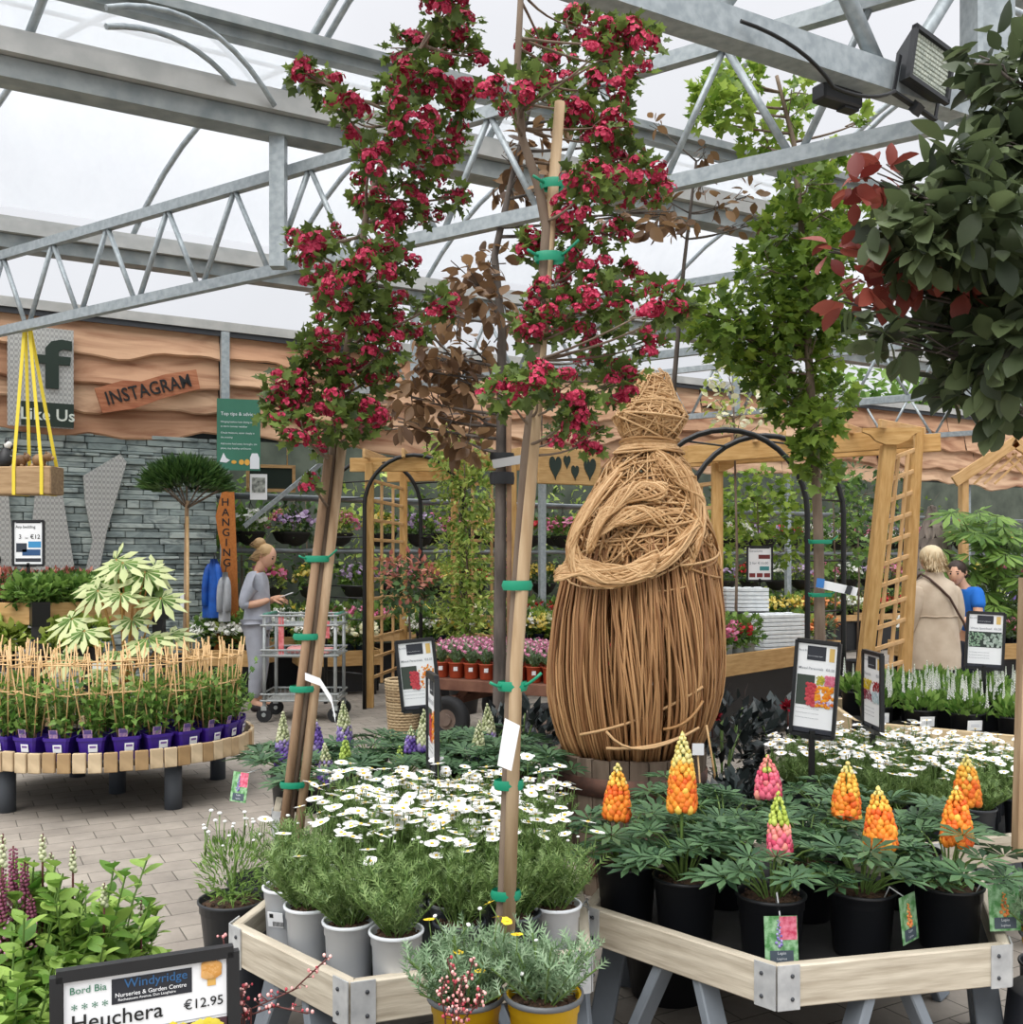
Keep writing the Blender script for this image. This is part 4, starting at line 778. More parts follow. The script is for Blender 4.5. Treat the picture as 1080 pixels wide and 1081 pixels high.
lup2(.62, 3.62, 'leafy lupin without flowers at the back of the lupin table near the barrel', [], 9); lup2(1.10, 3.58, 'leafy lupin without flowers at the back middle of the lupin table', [], 10)
# -- purple lupins on the table behind the daisies
def lup3(px, d, label, spk, seed, **k):
    x = (px-540)*d/F; S = []
    for (qx, y0, y1, rad, kind, s1, s2) in spk: dx, dy, zb, hh = sp(qx, y0, y1, x, d, zf, d); S.append((dx, dy, zb, round(hh, 3), rad, kind, s1, s2))
    return lupin(x, d, zf, label, 'purple lupins behind the daisies', S, seed, spread=.24, h=.13, size=.1, n=28, **k)
lup3(308, 4.62, 'purple lupin with picture tag at the left end of the back table', [(298, 752, 806, .032, 'purple', .3, .5), (302, 766, 822, .032, 'purple', .4, .6), (333, 758, 803, .042, 'purple', .8, .92)], 1, tagm=TAGP, tagpos=(-.19, -.17, .14, -.5, -.2))
lup3(352, 4.30, 'tall two-tone purple lupin beside the leaning stakes', [(346, 786, 852, .044, 'purple', .55, .72), (364, 779, 806, .022, 'green', 0, 1)], 2)
lup3(388, 4.85, 'lilac lupin with a pale tip behind the leaning stakes', [(364, 741, 788, .036, 'purple', .25, .45)], 3)
lup3(425, 4.45, 'lupin with a green unopened spike behind the show card', [(423, 789, 812, .02, 'green', 0, 1), (448, 750, 790, .03, 'purple', .05, .15), (433, 768, 792, .022, 'purple', .5, .6)], 0)
lup3(505, 4.62, 'lupin with a bent pale green spike left of the tied tree stakes', [(504, 762, 802, .03, 'purple', .1, .2)], 2)
lup3(520, 5.02, 'lupin with a pointed pale spike at the back right of the purple lupins', [(516, 744, 778, .032, 'purple', .0, .12)], 1)
lup3(470, 4.98, 'leafy lupin without flowers in the middle of the back table', [], 3); lup3(548, 4.5, 'leafy lupin without flowers at the right end of the back table', [], 0)
# -- yellow daisies on upturned black pots in front
def on_upturned(x, y, rim, plabel):
    t = thing('upturned_pot', plabel, 'pot', (x, y, 0)); h = rim-.16; b = MB(); b.lathe([(.15, 0), (.15, .03), (.142, .03), (.115, h-.004), (.11, h), (.001, h)], 28, cap0=True); b.obj('pot_body', potmat('#191b20'), t); return h
def ydaisy(px, rimy, d, label, plabel, seed, fl, rx=.13, h=.17):
    x = (px-540)*d/F; rim = CH-(rimy-HZ)*d/F; zb = on_upturned(x, d, rim, plabel); t = thing('yellow_daisy', label, 'plant', (x, d, zb), 0, 'yellow daisies in yellow pots'); part('pot', pot_mesh(.085, .158, '#e3b416'), t); b = MB(); b.lathe([(.0865, .149), (.0882, .151), (.0882, .16), (.083, .161)], 28); b.obj('pot_rim', potmat('#5a5d60'), t)
    part('soil', soil_mesh(.073, 0), t, (0, 0, .138)); part('foliage', fern_mesh(seed, 'grey', rx, h, 40, 15, .055), t, (0, 0, .12))
    for i, (qx, qy, k) in enumerate(fl):
        dd = d+R.uniform(-.05, .03); p_ = W(qx, qy, dd); part('flower', daisy_mesh(k, i % 6), t, (p_.x-x, p_.y-d, p_.z-zb-.05), rot=(R.uniform(.1, .6), R.uniform(-.3, .3), R.uniform(0, 6)))
ydaisy(492, 1048, 2.30, 'grey-leaved yellow daisy in yellow pot in front of the daisy table, left of two', 'upturned black pot under the left yellow-potted daisy', 1, [(456, 972, 'yellow'), (482, 1006, 'yellow'), (507, 1026, 'yellow'), (497, 1060, 'yellow'), (486, 965, 'bud'), (508, 958, 'bud'), (469, 963, 'bud')])
ydaisy(574, 1047, 2.24, 'grey-leaved yellow daisy in yellow pot in front of the daisy table, right of two', 'upturned black pot under the right yellow-potted daisy', 2, [(529, 952, 'yellow'), (531, 970, 'yellow'), (544, 989, 'yellow'), (522, 970, 'yellow'), (558, 1018, 'bud'), (535, 1002, 'bud'), (582, 1006, 'bud'), (566, 996, 'bud')])
ydaisy(1112, 985, 2.86, 'grey-leaved daisy in yellow pot beside the right-hand corner of the lupin table', 'upturned black pot beside the right-hand corner of the lupin table', 3, [], rx=.15, h=.2)
# -- round pot of small-flowered daisy left of the daisy table
zb = on_upturned(-.885, 3.25, .42, 'large upturned black pot beside the left corner of the daisy table')
t = thing('rock_daisy', 'round bright green plant with thin white buds in black pot left of the daisy table', 'plant', (-.885, 3.25, zb)); add_pot(t, .11, .17, '#2a2d31'); part('foliage', bush_mesh(900, .11, .12, .03, 'slim', 'mid', 3, .8), t, (0, 0, .15))
for i in range(22):
    a = R.uniform(0, 6.28); q = .11*math.sqrt(R.random()); part('flower', daisy_mesh('bud', i % 6), t, (q*math.cos(a), q*math.sin(a), .33+R.uniform(-.02, .05)), R.uniform(0, 6), R.uniform(.8, 1.6))
# ------------------------------------------------------------------ salvia, heuchera and show card at the near left
hex_table('display_table', 'low weathered table edge under the pink salvias, out at the lower left', hexa(-.98, 2.02, .42, 10), .42)
def salvia(px, d, z, label, seed, h, spk):
    x = (px-540)*d/F; t = thing('pink_salvia', label, 'plant', (x, d, z), 0, 'pink salvias'); part('pot', pot_mesh(.09, .15, '#191b20'), t); g = np.random.default_rng(seed+50); b = MB(); P = []; D = []; tops = []
    for i in range(52):
        a = g.uniform(0, 6.28); q = .17*math.sqrt(g.uniform()); hh = h*g.uniform(.45, 1); pts = bez((0, 0, .1), (q*.5*math.cos(a), q*.5*math.sin(a), hh*.6+.1), (q*math.cos(a), q*math.sin(a), hh+.13), 8); b.tube(pts, .002, 4, mi=1, cap=False); tops.append(pts[-1])
        for j in range(24):
            u = .1+.9*j/24; k = min(7, int(u*8)); p_ = pts[k].lerp(pts[k+1], u*8-k); az = j*2.4; P.append(p_); D.append((math.cos(az), math.sin(az), .7+g.normal()*.2))
    b.scatter(T_OVAL, P, D, [(0, 0, 1)]*len(P)+g.normal(size=(len(P), 3))*.3, g.uniform(.028, .056, len(P))); b.obj('foliage', [LF_SAL, STEM], t)
    for i, (qx, y0, y1, kd) in enumerate(spk):
        dd = d+R.uniform(-.06, .06); a = W(qx, y0, dd); c = W(qx, y1, dd); b = MB(); L_ = a.z-c.z; rr = random.Random(i+seed); b.tube([(0, 0, -.12), (0, 0, L_)], [.003, .002], 5, mi=2)
        if kd == 'pink':
            n = int(L_/.008)
            for j in range(n):
                u = j/n
                if u > .55: 
                    for k in range(5): an = k*1.26+j; b.ball((.007*math.cos(an), .007*math.sin(an), L_*u), .006*(1.35-u), 5, 4, 0)
                else:
                    for k in range(3): an = k*2.1+j; b.ball((.010*math.cos(an), .010*math.sin(an), L_*u), .0045, 5, 4, 1 if rr.random() > .45 else 0)
        else:
            for j in range(16): u = .45+.55*j/16; b.ball((.004*math.cos(j*2.4), .004*math.sin(j*2.4), L_*u), .0062*(1.45-u), 5, 4, 3)
        b.obj('flower_spike', [mat('salvia_bud', '#7a3a55', '#94506c', scale=40), mat('salvia_petal', '#e6a3c8'), STEMR, mat('salvia_green_bud', '#a3a886', '#c9cba8', scale=40)], t, (a.x-x, a.y-d, c.z-z))
salvia(20, 2.05, .345, 'pink salvia with open flower spikes at the lower left edge', 1, .42, [(14, 893, 1000, 'pink'), (26, 908, 985, 'pink'), (2, 915, 1040, 'pink'), (3, 880, 940, 'bud'), (45, 880, 930, 'bud'), (33, 945, 1000, 'pink')])
salvia(85, 2.12, .345, 'pink salvia with pale unopened spikes behind the near show card', 2, .40, [(77, 893, 940, 'bud'), (54, 900, 940, 'bud'), (110, 932, 975, 'bud'), (58, 935, 980, 'bud')])
salvia(108, 2.2, .345, 'sparse salvia stem leaning towards the paving', 3, .28, [(149, 950, 1010, 'bud')])
salvia(8, 1.86, .345, 'leafy salvia lowest in the lower left corner', 4, .30, [])
hl = [('Bord Bia', .058, .07, .145, mat('logo_green', '#3f7a60')), ('* * * *', .08, .08, .29, mat('logo_green', '#3f7a60')), ('Windyridge', .076, .37, .155, mat('logo_blue', '#2f5f8e')), ('Nurseries & Garden Centre', .0355, .318, .215, WHITE), ('Rochestown Avenue, Dun Laoghaire', .022, .335, .245, WHITE), ('€12.95', .082, .705, .39, LETTER), ('Heuchera', .13, .075, .41, LETTER)]
card('show_card', 'large black-framed show card reading Heuchera €12.95 at the near lower left', W(59, 1031, 1.76), W(246, 1003, 1.875), .24, [(a, b_, c, d_*1.0, e) for a, b_, c, d_, e in hl], post_to=.2,
     pic=[(.30, .08, .755, .265, '#23262e'), (.06, .47, .96, .475, '#8a8f96'), (.4, .49, .96, .96, '#4a3038'), (.62, .49, .92, .8, '!#e8d028,#f0e060'), (.42, .6, .7, .95, '!#a0283c,#d86070'), (.05, .56, .36, .95, '#d8d8d4'), (.835, .08, .905, .15, '!#d89a4a,#e8b878'), (.845, .17, .895, .24, '#dcae5c')])
def heuchera(px, d, z0, label, seed, stems, pot=True):
    z = .22; x = (px-540)*d/F; t = thing('heuchera', label, 'plant', (x, d, z), 0); part('pot', pot_mesh(.085, .14, '#191b20'), t); part('foliage', bush_mesh(60, .13, .07, .08, 'wide', 'cop', seed), t, (0, 0, .13))
    for i, P in enumerate(stems):
        Q = [W(a, b_, d+R.uniform(-.02, .02))-V3(x, d, z) for a, b_ in P]; Q = [V3(0, 0, .14)]+Q; b = MB(); pts = []
        for k in range(len(Q)-1):
            for s_ in range(5): pts.append(Q[k].lerp(Q[k+1], s_/5))
        pts.append(Q[-1]); b.tube(pts, .0016, 5); rr = random.Random(seed*9+i); m = len(pts)
        for k in range(5, m):
            for _ in range(3):
                if rr.random() < .35: continue
                o = V3(rr.uniform(-1, 1), rr.uniform(-1, 1), rr.uniform(-.4, .8))*.022*(1.15-(k/m)*.8); q = pts[k]+o; b.tube([pts[k], q], .0009, 4); b.ball(q, rr.uniform(.002, .0036), 6, 4, 1 if rr.random() > .35 else 2, sz=1.2)
        b.obj('flower_spray', [STEMR, mat('heuchera_bell', '#e08a8c', '#f3c9c0', scale=90), mat('heuchera_red', '#b0404c')], t)
heuchera(265, 1.9, .42, 'heuchera with thin sprays of tiny pink bells in front of the daisy table', 1, [[(250, 1060), (243, 1030), (235, 988)], [(265, 1065), (310, 1045), (345, 1012)], [(258, 1075), (255, 1050), (262, 1040)], [(255, 1075), (290, 1062), (325, 1070)]])
heuchera(478, 1.95, .42, 'heuchera with dark red sprays of tiny bells beside the yellow pot', 2, [[(478, 1070), (480, 1040), (472, 1012)], [(484, 1070), (492, 1040), (500, 1012)], [(470, 1075), (466, 1050), (470, 1035)], [(490, 1075), (505, 1060), (508, 1045)], [(480, 1075), (484, 1060), (488, 1030)]])
t = thing('display_table', 'low black plinth under the heucheras below the frame edge', 'table', (-.28, 1.9, 0)); b = MB(); b.box((0, 0, .20), (.8, .34, .035)); b.obj('table_top', BLACKP, t)
for sx in (-.36, .36):
    for sy in (-.13, .13): b = MB(); b.bar((sx, sy, 0), (sx, sy, .185), .04, .04); b.obj('leg', BLACK, t)
# ------------------------------------------------------------------ half barrel with the willow figure
bc = Vector((.555, 4.8, 0)); OAK = boardmat('old_oak', '#5f5145', '#8c7c6c', '#3c322a', (9, 9, 1.2)); IRON = mat('rusty_iron', '#3f2c26', '#6b4a3c', rough=.8, scale=14)
t = thing('half_barrel', 'weathered oak half barrel with iron band under the willow figure', 'barrel', bc)
b = MB(); n = 26
for i in range(n):
    a0, a1 = 2*PI*(i+.03)/n, 2*PI*(i+.97)/n; vs = []
    for z, r in ((0, .30), (.3, .345), (.62, .355)):
        for a, q in ((a0, r), (a1, r), (a1, r-.03), (a0, r-.03)): vs.append((q*math.cos(a), q*math.sin(a), z+(R.uniform(-.004, .004) if z > .5 else 0)))
    b.add(vs, [(0, 1, 5, 4), (4, 5, 9, 8), (2, 3, 7, 6), (6, 7, 11, 10), (1, 2, 6, 5), (5, 6, 10, 9), (3, 0, 4, 7), (7, 4, 8, 11), (8, 9, 10, 11), (3, 2, 1, 0)])
b.obj('staves', OAK, t)
for z, r in ((.14, .327), (.50, .357)): b = MB(); b.lathe([(r-.01, -.04), (r, -.04), (r+.003, .04), (r-.01, .04)], 40, (0, 0, z)); b.obj('iron_band', IRON, t)
b = MB(); b.lathe([(.32, 0), (.001, .03)], 24, (0, 0, .54)); b.obj('soil', SOIL, t)
t = thing('willow_tag', 'small white price tag on a wire at the barrel rim', 'label', W(737, 791, 4.42)); b = MB(); b.box((0, 0, 0), (.05, .004, .05)); b.obj('tag_face', WHITE, t); b = MB(); b.tube([(0, .01, -.02), (.02, .04, -.22), (.05, .08, -.52)], .004, 5); b.tube([(.04, .02, .1), (.12, .1, -.3)], .005, 5); b.obj('wire', CANE, t)
WIL = leafmat('willow_rod', '#8a5f3c', '#c99c6c', 0, .55); WIL2 = leafmat('pale_willow_rod', '#a67c4e', '#d8b384', 0, .5)
prof = [(.60, .30), (.64, .325), (.75, .37), (.88, .40), (1.02, .41), (1.24, .395), (1.46, .35), (1.64, .30), (1.82, .235), (1.95, .18), (2.04, .10), (2.10, .135), (2.17, .165), (2.24, .125), (2.31, .095), (2.37, .07), (2.41, .02)]
def prad(z): return float(np.interp(z, [p[0] for p in prof], [p[1] for p in prof]))
def wc(z): return V3((z-.62)*.062, 0, 0)
t = thing('willow_figure', 'tall woven willow figure with skirt of rods standing in the oak half barrel', 'sculpture', bc); rr = random.Random(5)
def rod(b, z0, z1, a0, sw, f, r, wob=.02, mi=0, n=12):
    pts = []; ph = rr.uniform(0, 6); am = rr.uniform(.3, 1)*wob
    for i in range(n+1):
        u = i/n; z = z0+(z1-z0)*u; q = prad(z)*f+am*math.sin(u*5+ph)*.8; a = a0+sw*u+.05*math.sin(u*4+ph); pts.append(wc(z)+V3(q*math.cos(a), q*math.sin(a), z))
    b.tube(pts, [r*(1-.45*i/n) for i in range(n+1)], 5, mi=mi)
b = MB()
for i in range(640):
    a = rr.uniform(0, 2*PI); z1 = rr.uniform(1.45, 1.82); rod(b, .60, z1, a, rr.uniform(-.55, -.15), rr.choice((.84, .9, .95, .99, 1.0)), rr.uniform(.0045, .0085))
b.obj('skirt', WIL, t)
b = MB()
for (y0, y1, x0, x1) in ((776, 725, 612, 742), (790, 770, 640, 735), (770, 740, 700, 742)):
    p0, p1 = W(x0, y0, 4.43), W(x1, y1, 4.47); b.tube(bez(p0-bc, (p0+p1)/2-bc+V3(.02, -.04, -.05), p1-bc, 8), .007, 5)
b.tube([Vector(q)-bc for q in bez(W(640, 772, 4.42), W(668, 812, 4.36), W(738, 768, 4.45), 8)], .006, 5); b.obj('loose_rod', WIL2, t)
def hoop(b, z, tilt, az, f, r, mi=0, a0=0, a1=2*PI, dz=0, n=26):
    pts = []
    for i in range(n+1):
        a = a0+(a1-a0)*i/n; zz = max(.7, min(2.385, z+tilt*prad(z)*math.cos(a-az)+dz*i/n)); q = prad(zz)*f; pts.append(wc(zz)+V3(q*math.cos(a), q*math.sin(a), zz))
    b.tube(pts, r, 5, mi=mi)
b = MB()
for i in range(330):
    z0 = rr.uniform(1.45, 1.6); z1 = rr.uniform(1.8, 2.03); rod(b, z0, z1, rr.uniform(0, 6.28), rr.uniform(-1.6, 1.6), rr.uniform(.9, 1.06), rr.uniform(.004, .0065), .03)
for i in range(60): hoop(b, rr.uniform(1.55, 1.9), rr.uniform(-.9, .9), rr.uniform(0, 6.28), rr.uniform(.97, 1.08), rr.uniform(.004, .006), a0=rr.uniform(0, 6), a1=rr.uniform(7.5, 11))
b.obj('torso', WIL2, t)
b = MB()
for i in range(20): hoop(b, 2.035+rr.uniform(-.02, .025), rr.uniform(-.2, .2), rr.uniform(0, 6), 1.25, .006, a0=rr.uniform(0, 6), a1=rr.uniform(9, 12))
b.obj('neck_band', WIL2, t)
b = MB()
for i in range(110): hoop(b, rr.uniform(2.1, 2.3), rr.uniform(-1.1, 1.1), rr.uniform(0, 6.28), rr.uniform(.9, 1.08), rr.uniform(.0035, .0055), a0=rr.uniform(0, 6), a1=rr.uniform(7.5, 12))
for i in range(120): rod(b, rr.uniform(2.04, 2.1), rr.uniform(2.28, 2.405), rr.uniform(0, 6.28), rr.uniform(-1.2, 1.2), rr.uniform(.9, 1.05), .0045, .015)
for i in range(9):
    a = rr.uniform(2.4, 7); q = wc(2.1)+V3(.2*math.cos(a), .2*math.sin(a)*.8-.02, 2.16+rr.uniform(-.04, .05)); b.tube(bez(wc(2.05)+V3(.1*math.cos(a-1), .1*math.sin(a-1), 2.06), q*1.0, wc(2.3)+V3(.06*math.cos(a+1), .06*math.sin(a+1), 2.27), 10), .004, 5)
b.obj('head', WIL2, t)
def bundle(name, path, w, n, r=.0058):
    b = MB(); P = [Vector(p)-bc for p in path]; m = len(P)
    for i in range(n):
        ph = rr.uniform(0, 6.28); tw = rr.uniform(1.5, 3.5)*rr.choice((-1, 1)); am = rr.uniform(.4, 1); pts = []
        for k in range((m-1)*5+1):
            j = min(m-2, k//5); u = k/5-j; p0, p1, p2, p3 = P[max(0, j-1)], P[j], P[j+1], P[min(m-1, j+2)]
            q = ((p1*2)+(p2-p0)*u+(p0*2-p1*5+p2*4-p3)*u*u+(p1*3-p0-p2*3+p3)*u**3)*.5; v = k/((m-1)*5); a = ph+tw*v*3; ww = w[0]*(1-v)+w[1]*v; pts.append(q+V3(math.cos(a)*ww*am*.5, math.sin(a)*ww*am*.5, math.sin(a+.6)*ww*am))
        b.tube(pts, r*rr.uniform(.7, 1.15), 5)
    return b.obj(name, WIL2, t)
bundle('arm', [W(738, 545, 4.62), W(715, 580, 4.44), W(680, 602, 4.38), W(645, 606, 4.40), W(615, 600, 4.46), W(588, 606, 4.52)], (.05, .035), 46)
bundle('arm', [W(655, 500, 4.66), W(622, 535, 4.54), W(604, 570, 4.52), W(612, 598, 4.48), W(650, 610, 4.40), W(690, 592, 4.38)], (.05, .05), 46)
bundle('shawl', [W(690, 485, 4.62), W(725, 505, 4.6), W(738, 550, 4.58), W(728, 590, 4.5)], (.05, .06), 40)
bundle('shawl', [W(700, 520, 4.52), W(665, 520, 4.52), W(635, 545, 4.48), W(625, 575, 4.46)], (.05, .05), 40)
bundle('shawl', [W(630, 560, 4.5), W(660, 545, 4.48), W(700, 545, 4.50), W(735, 560, 4.56)], (.04, .05), 30)
# -- black-leaved dahlias
def dahlia(x, y, label, hgt, rx, seed, fl):
    t = thing('dark_dahlia', label, 'plant', (x, y, 0)); add_pot(t, .14, .24, '#191b20'); part('foliage', bush_mesh(420, rx, hgt/2, .085, 'leaf', 'blk', seed, .4), t, (0, 0, .2))
    for px, py, d in fl:
        p_ = W(px, py, d); b = MB(); g = np.random.default_rng(3); n = 60; d_ = rdir(n, -.2); b.scatter(T_LEAF, d_*.01, d_, rdir(n), g.uniform(.03, .05, n)); b.tube([(0, 0, -.1), (0, 0, 0)], .004, 5, mi=1); b.obj('flower', [col_mat('#5e0c18', '#98182c'), STEMR], t, (p_.x-x, p_.y-y, p_.z))
dahlia(1.08, 5.25, 'black-leaved dahlia with deep red flower right of the willow figure', .68, .28, 1, [(752, 757, 5.0), (832, 748, 5.1)]); dahlia(1.45, 5.5, 'black-leaved dahlia behind the tall show card', .6, .26, 2, []); dahlia(.05, 5.75, 'small black-leaved dahlia left of the barrel', .55, .24, 3, [])
dahlia(.95, 4.3, 'low black-leaved dahlia between barrel and daisies', .42, .2, 4, [])
# -- white spikes in black pots on the new timber table
def veron_mesh(seed):
    g = np.random.default_rng(seed+5); b = MB(); n = 170; d = rdir(n, .0); P = d*np.array([.12, .12, .12])*g.uniform(.4, 1, n)[:, None]; b.scatter(T_LEAF, P, d+np.array([0, 0, .9]), rdir(n), g.uniform(.04, .07, n)); return b.mesh('foliage', [LF_PEA])
def veron_spike(seed):
    b = MB(); b.tube([(0, 0, -.06), (0, 0, .14)], .003, 5, mi=1); rr2 = random.Random(seed)
    for j in range(34): u = j/34; a = j*2.4; q = .008*(1.05-u); b.ball((q*math.cos(a), q*math.sin(a), .02+.13*u), .0058*(1.15-u*.7), 5, 4, 0)
    return b.mesh('flower_spike', [WHITEP, STEM])
vm = [veron_mesh(i) for i in range(3)]; vsx = [veron_spike(i) for i in range(3)]
P5c = (3.08, 6.8); k = 0
fr = [(2.30, 6.45), (2.52, 6.30), (2.74, 6.15), (2.96, 6.0)]
for i, q in enumerate(fr+fill(P5, .25, .12, fr)):
    if i < 4: lab = f'white-spiked plant in black pot with white label, {nth(i)} along the front of the timber table'; gr = 'white-spiked plants along the front'
    else: lab = 'white-spiked plant in black pot behind the front row of the timber table'; gr = 'white-spiked plants behind the front row'
    t = thing('white_speedwell', lab, 'plant', (q[0], q[1], .425), 0, gr); part('pot', pot_mesh(.105, .165, '#14161a', .86), t); part('foliage', vm[i % 3], t, (0, 0, .15), R.uniform(0, 6))
    for j in range(10 if q[1] < 6.75 else 3 if q[1] < 7.2 else 0): a = R.uniform(0, 6.28); s_ = .11*math.sqrt(R.random()); part('flower_spike', vsx[j % 3], t, (s_*math.cos(a), s_*math.sin(a), .20+R.uniform(-.02, .05)), R.uniform(0, 6), R.uniform(.7, 1.1))
    if i < 4: b = MB(); b.box((0, 0, 0), (.09, .003, .06)); b.box((0, -.002, 0), (.05, .002, .02), mi=1); part('price_label', b.mesh('price_label', [WHITE, PALE]), t, (0, -.1, .1), rot=(.1, 0, .1))
# -- framed show cards on posts
L_, Pc = std_card('Mixed Perennials', '€8.50', [(.06, .36, .48, .68, '#39443c'), (.3, .44, .5, .68, '!#b03040,#d85a60'), (.52, .36, .7, .45, '!#d8c040,#90a040'), (.74, .36, .94, .45, '!#d05a78,#e08aa0'), (.52, .47, .94, .68, '!#e0701c,#f4b030'), (.54, .62, .92, .68, '!#6a4a9c,#e8e0f0')])
card('show_card', 'framed show card with orange flower picture, on a black post right of the barrel', W(842, 675, 3.98), W(887, 680, 3.90), .365, L_, post_to=.38, pic=Pc)
L_, Pc = std_card('Perennials', '€8.50', [(.06, .36, .48, .48, '!#d8c030,#c0a020'), (.52, .36, .94, .48, '!#902028,#b03a3c'), (.06, .5, .48, .62, '!#a04050,#7a2a3c'), (.52, .5, .94, .62, '!#a8c0c8,#d8e4e8')])
card('show_card', 'narrow turned show card with yellow and red pictures beside the timber table', W(912, 687, 4.62), W(931, 692, 4.40), .34, L_, post_to=.38, pic=Pc)
L_, Pc = std_card('White Speedwell', '€6.50', [(.06, .36, .46, .6, '!#7aa080,#a8c0a8'), (.48, .36, .94, .6, '!#8aa090,#c8d4cc'), (.06, .34, .94, .62, '#2f3c36')])
card('show_card', 'framed show card with pale grey-green pictures among the white spikes', W(1022, 646, 6.55), W(1061, 648, 6.5), .355, L_, post_to=.43, pic=Pc[::-1])
L_, Pc = std_card('Mixed Perennials', '€8.50', [(.06, .36, .48, .68, '#39443c'), (.3, .44, .5, .68, '!#b03040,#d85a60'), (.52, .36, .94, .68, '!#e0701c,#f4b030')])
card('show_card', 'framed show card with orange flower picture before the wicker basket', W(418, 678, 5.02), W(457, 674, 5.0), .345, L_, post_to=.38, pic=Pc)
card('show_card', 'edge-on show card on black post at the back of the white daisies', W(452, 711, 3.93), W(461, 717, 3.58), .34, L_, post_to=.38, pic=Pc)

t = thing('stored_pot', 'large black pot stored on the paving under the lupin table', 'pot', (.55, 3.55, 0)); part('pot_body', pot_mesh(.17, .24, '#17181b'), t)
# ================================================================== trees
@cached
def blossom_cluster(seed, c, c2):
    g = np.random.default_rng(seed+60); b = MB(); n = 30; d = rdir(n, -.35); d[:, :2] *= 1.15; P = d*.036*g.uniform(.75, 1.05, n)[:, None]; P[:, 2] *= .7
    for k in range(5):
        a = np.cross(d, np.array([.3, .5, .8])); a /= np.linalg.norm(a, axis=1, keepdims=True); c_ = np.cross(d, a); th = k*1.2566; q = a*math.cos(th)+c_*math.sin(th); b.scatter(([(-.4, .1, 0), (.4, .1, 0), (.5, .7, .15), (0, 1, .2), (-.5, .7, .15)], [(0, 1, 2, 3, 4)]), P, q, d, g.uniform(.010, .0135, n))
    return b.mesh('blossom_cluster', col_mat(c, c2, 'hawthorn_blossom', .12))
def crown_leaves(blobs, d, per, T, size, m, dep=1.0, droop=0.0, seed=0, sizev=(.7, 1.25), base=None):
    g = np.random.default_rng(seed+31); b = MB(); base = base if base is not None else V3(0, 0, 0)
    for bl in blobs:
        px, py, r = bl[:3]; dd = d+(bl[3] if len(bl) > 3 else g.uniform(-.25, .25)*dep); c = W(px, py, dd)-base; rm = r*dd/F; n = int(per*r*r/900)+3
        u = g.normal(size=(n, 3)); u /= np.linalg.norm(u, axis=1, keepdims=True); P = np.array(c)+u*rm*g.uniform(.15, 1.05, n)[:, None]**.5; D = u+g.normal(size=(n, 3))*.6+np.array([0, 0, .15-droop]); U = np.array([0, 0, 1.])+u*.4+g.normal(size=(n, 3))*.5
        b.scatter(T, P, D, U, size*g.uniform(sizev[0], sizev[1], n))
    return b
def branches(b, stem, blobs, d, base, r=.007, mi=0, seed=0):
    rr = random.Random(seed)
    for bl in blobs:
        dd = d+(bl[3] if len(bl) > 3 else 0); c = W(bl[0], bl[1], dd)-base; k = min(range(len(stem)), key=lambda i: (stem[i]-c).length+max(0, stem[i].z-c.z+.05)*2.5); p = stem[k]
        if (p-c).length < .02: continue
        b.tube(bez(p, (p+c)/2+V3(rr.uniform(-.04, .04), rr.uniform(-.04, .04), -.03), c, 6), [r*(1-.1*i) for i in range(7)], 5, mi=mi)
        for _ in range(3): q = c+V3(rr.uniform(-1, 1), rr.uniform(-1, 1), rr.uniform(-1, 1))*bl[2]*dd/F; b.tube([p.lerp(c, .75), q], r*.35, 4, mi=mi)
def tie(t, p, w, tail=True):
    b = MB(); b.lathe([(w, -.012), (w+.003, 0), (w, .012)], 14, sx=1.35, sy=.9)
    if tail: b.tube(bez((w, -.01, 0), (w+.02, -.03, .01), (w+.045, -.03, .035), 4), .004, 5); b.tube(bez((-w, -.01, 0), (-w-.01, -.03, .0), (-w-.03, -.03, .012), 4), .004, 5)
    return b.obj('tie', TIE, t, p)
def dens(pts, n=10): return [Vector(pts[i]).lerp(Vector(pts[i+1]), k/n) for i in range(len(pts)-1) for k in range(n)]+[Vector(pts[-1])]
# -- red hawthorn with leaning stakes (left)
A_BL = [(470, 12, 22), (490, 32, 18), (425, 52, 22), (448, 85, 28), (484, 108, 20), (322, 78, 16), (345, 92, 18), (378, 130, 20), (360, 112, 16), (430, 130, 28), (470, 150, 26), (440, 182, 30), (482, 208, 16), (395, 165, 22), (420, 218, 28), (390, 205, 20), (328, 262, 18), (310, 255, 12), (350, 252, 15), (388, 290, 26), (360, 312, 26), (340, 300, 18), (352, 342, 26), (335, 372, 24), (385, 340, 28), (420, 330, 22), (462, 322, 18), (402, 370, 24), (330, 402, 28), (372, 410, 30), (300, 412, 24), (290, 432, 18), (350, 442, 28), (402, 392, 18), (385, 442, 22), (312, 452, 20), (455, 60, 20), (415, 100, 18), (450, 225, 15), (330, 512, 9), (470, 50, 18), (500, 60, 12), (400, 260, 20), (425, 280, 16), (440, 350, 12), (345, 470, 16)]
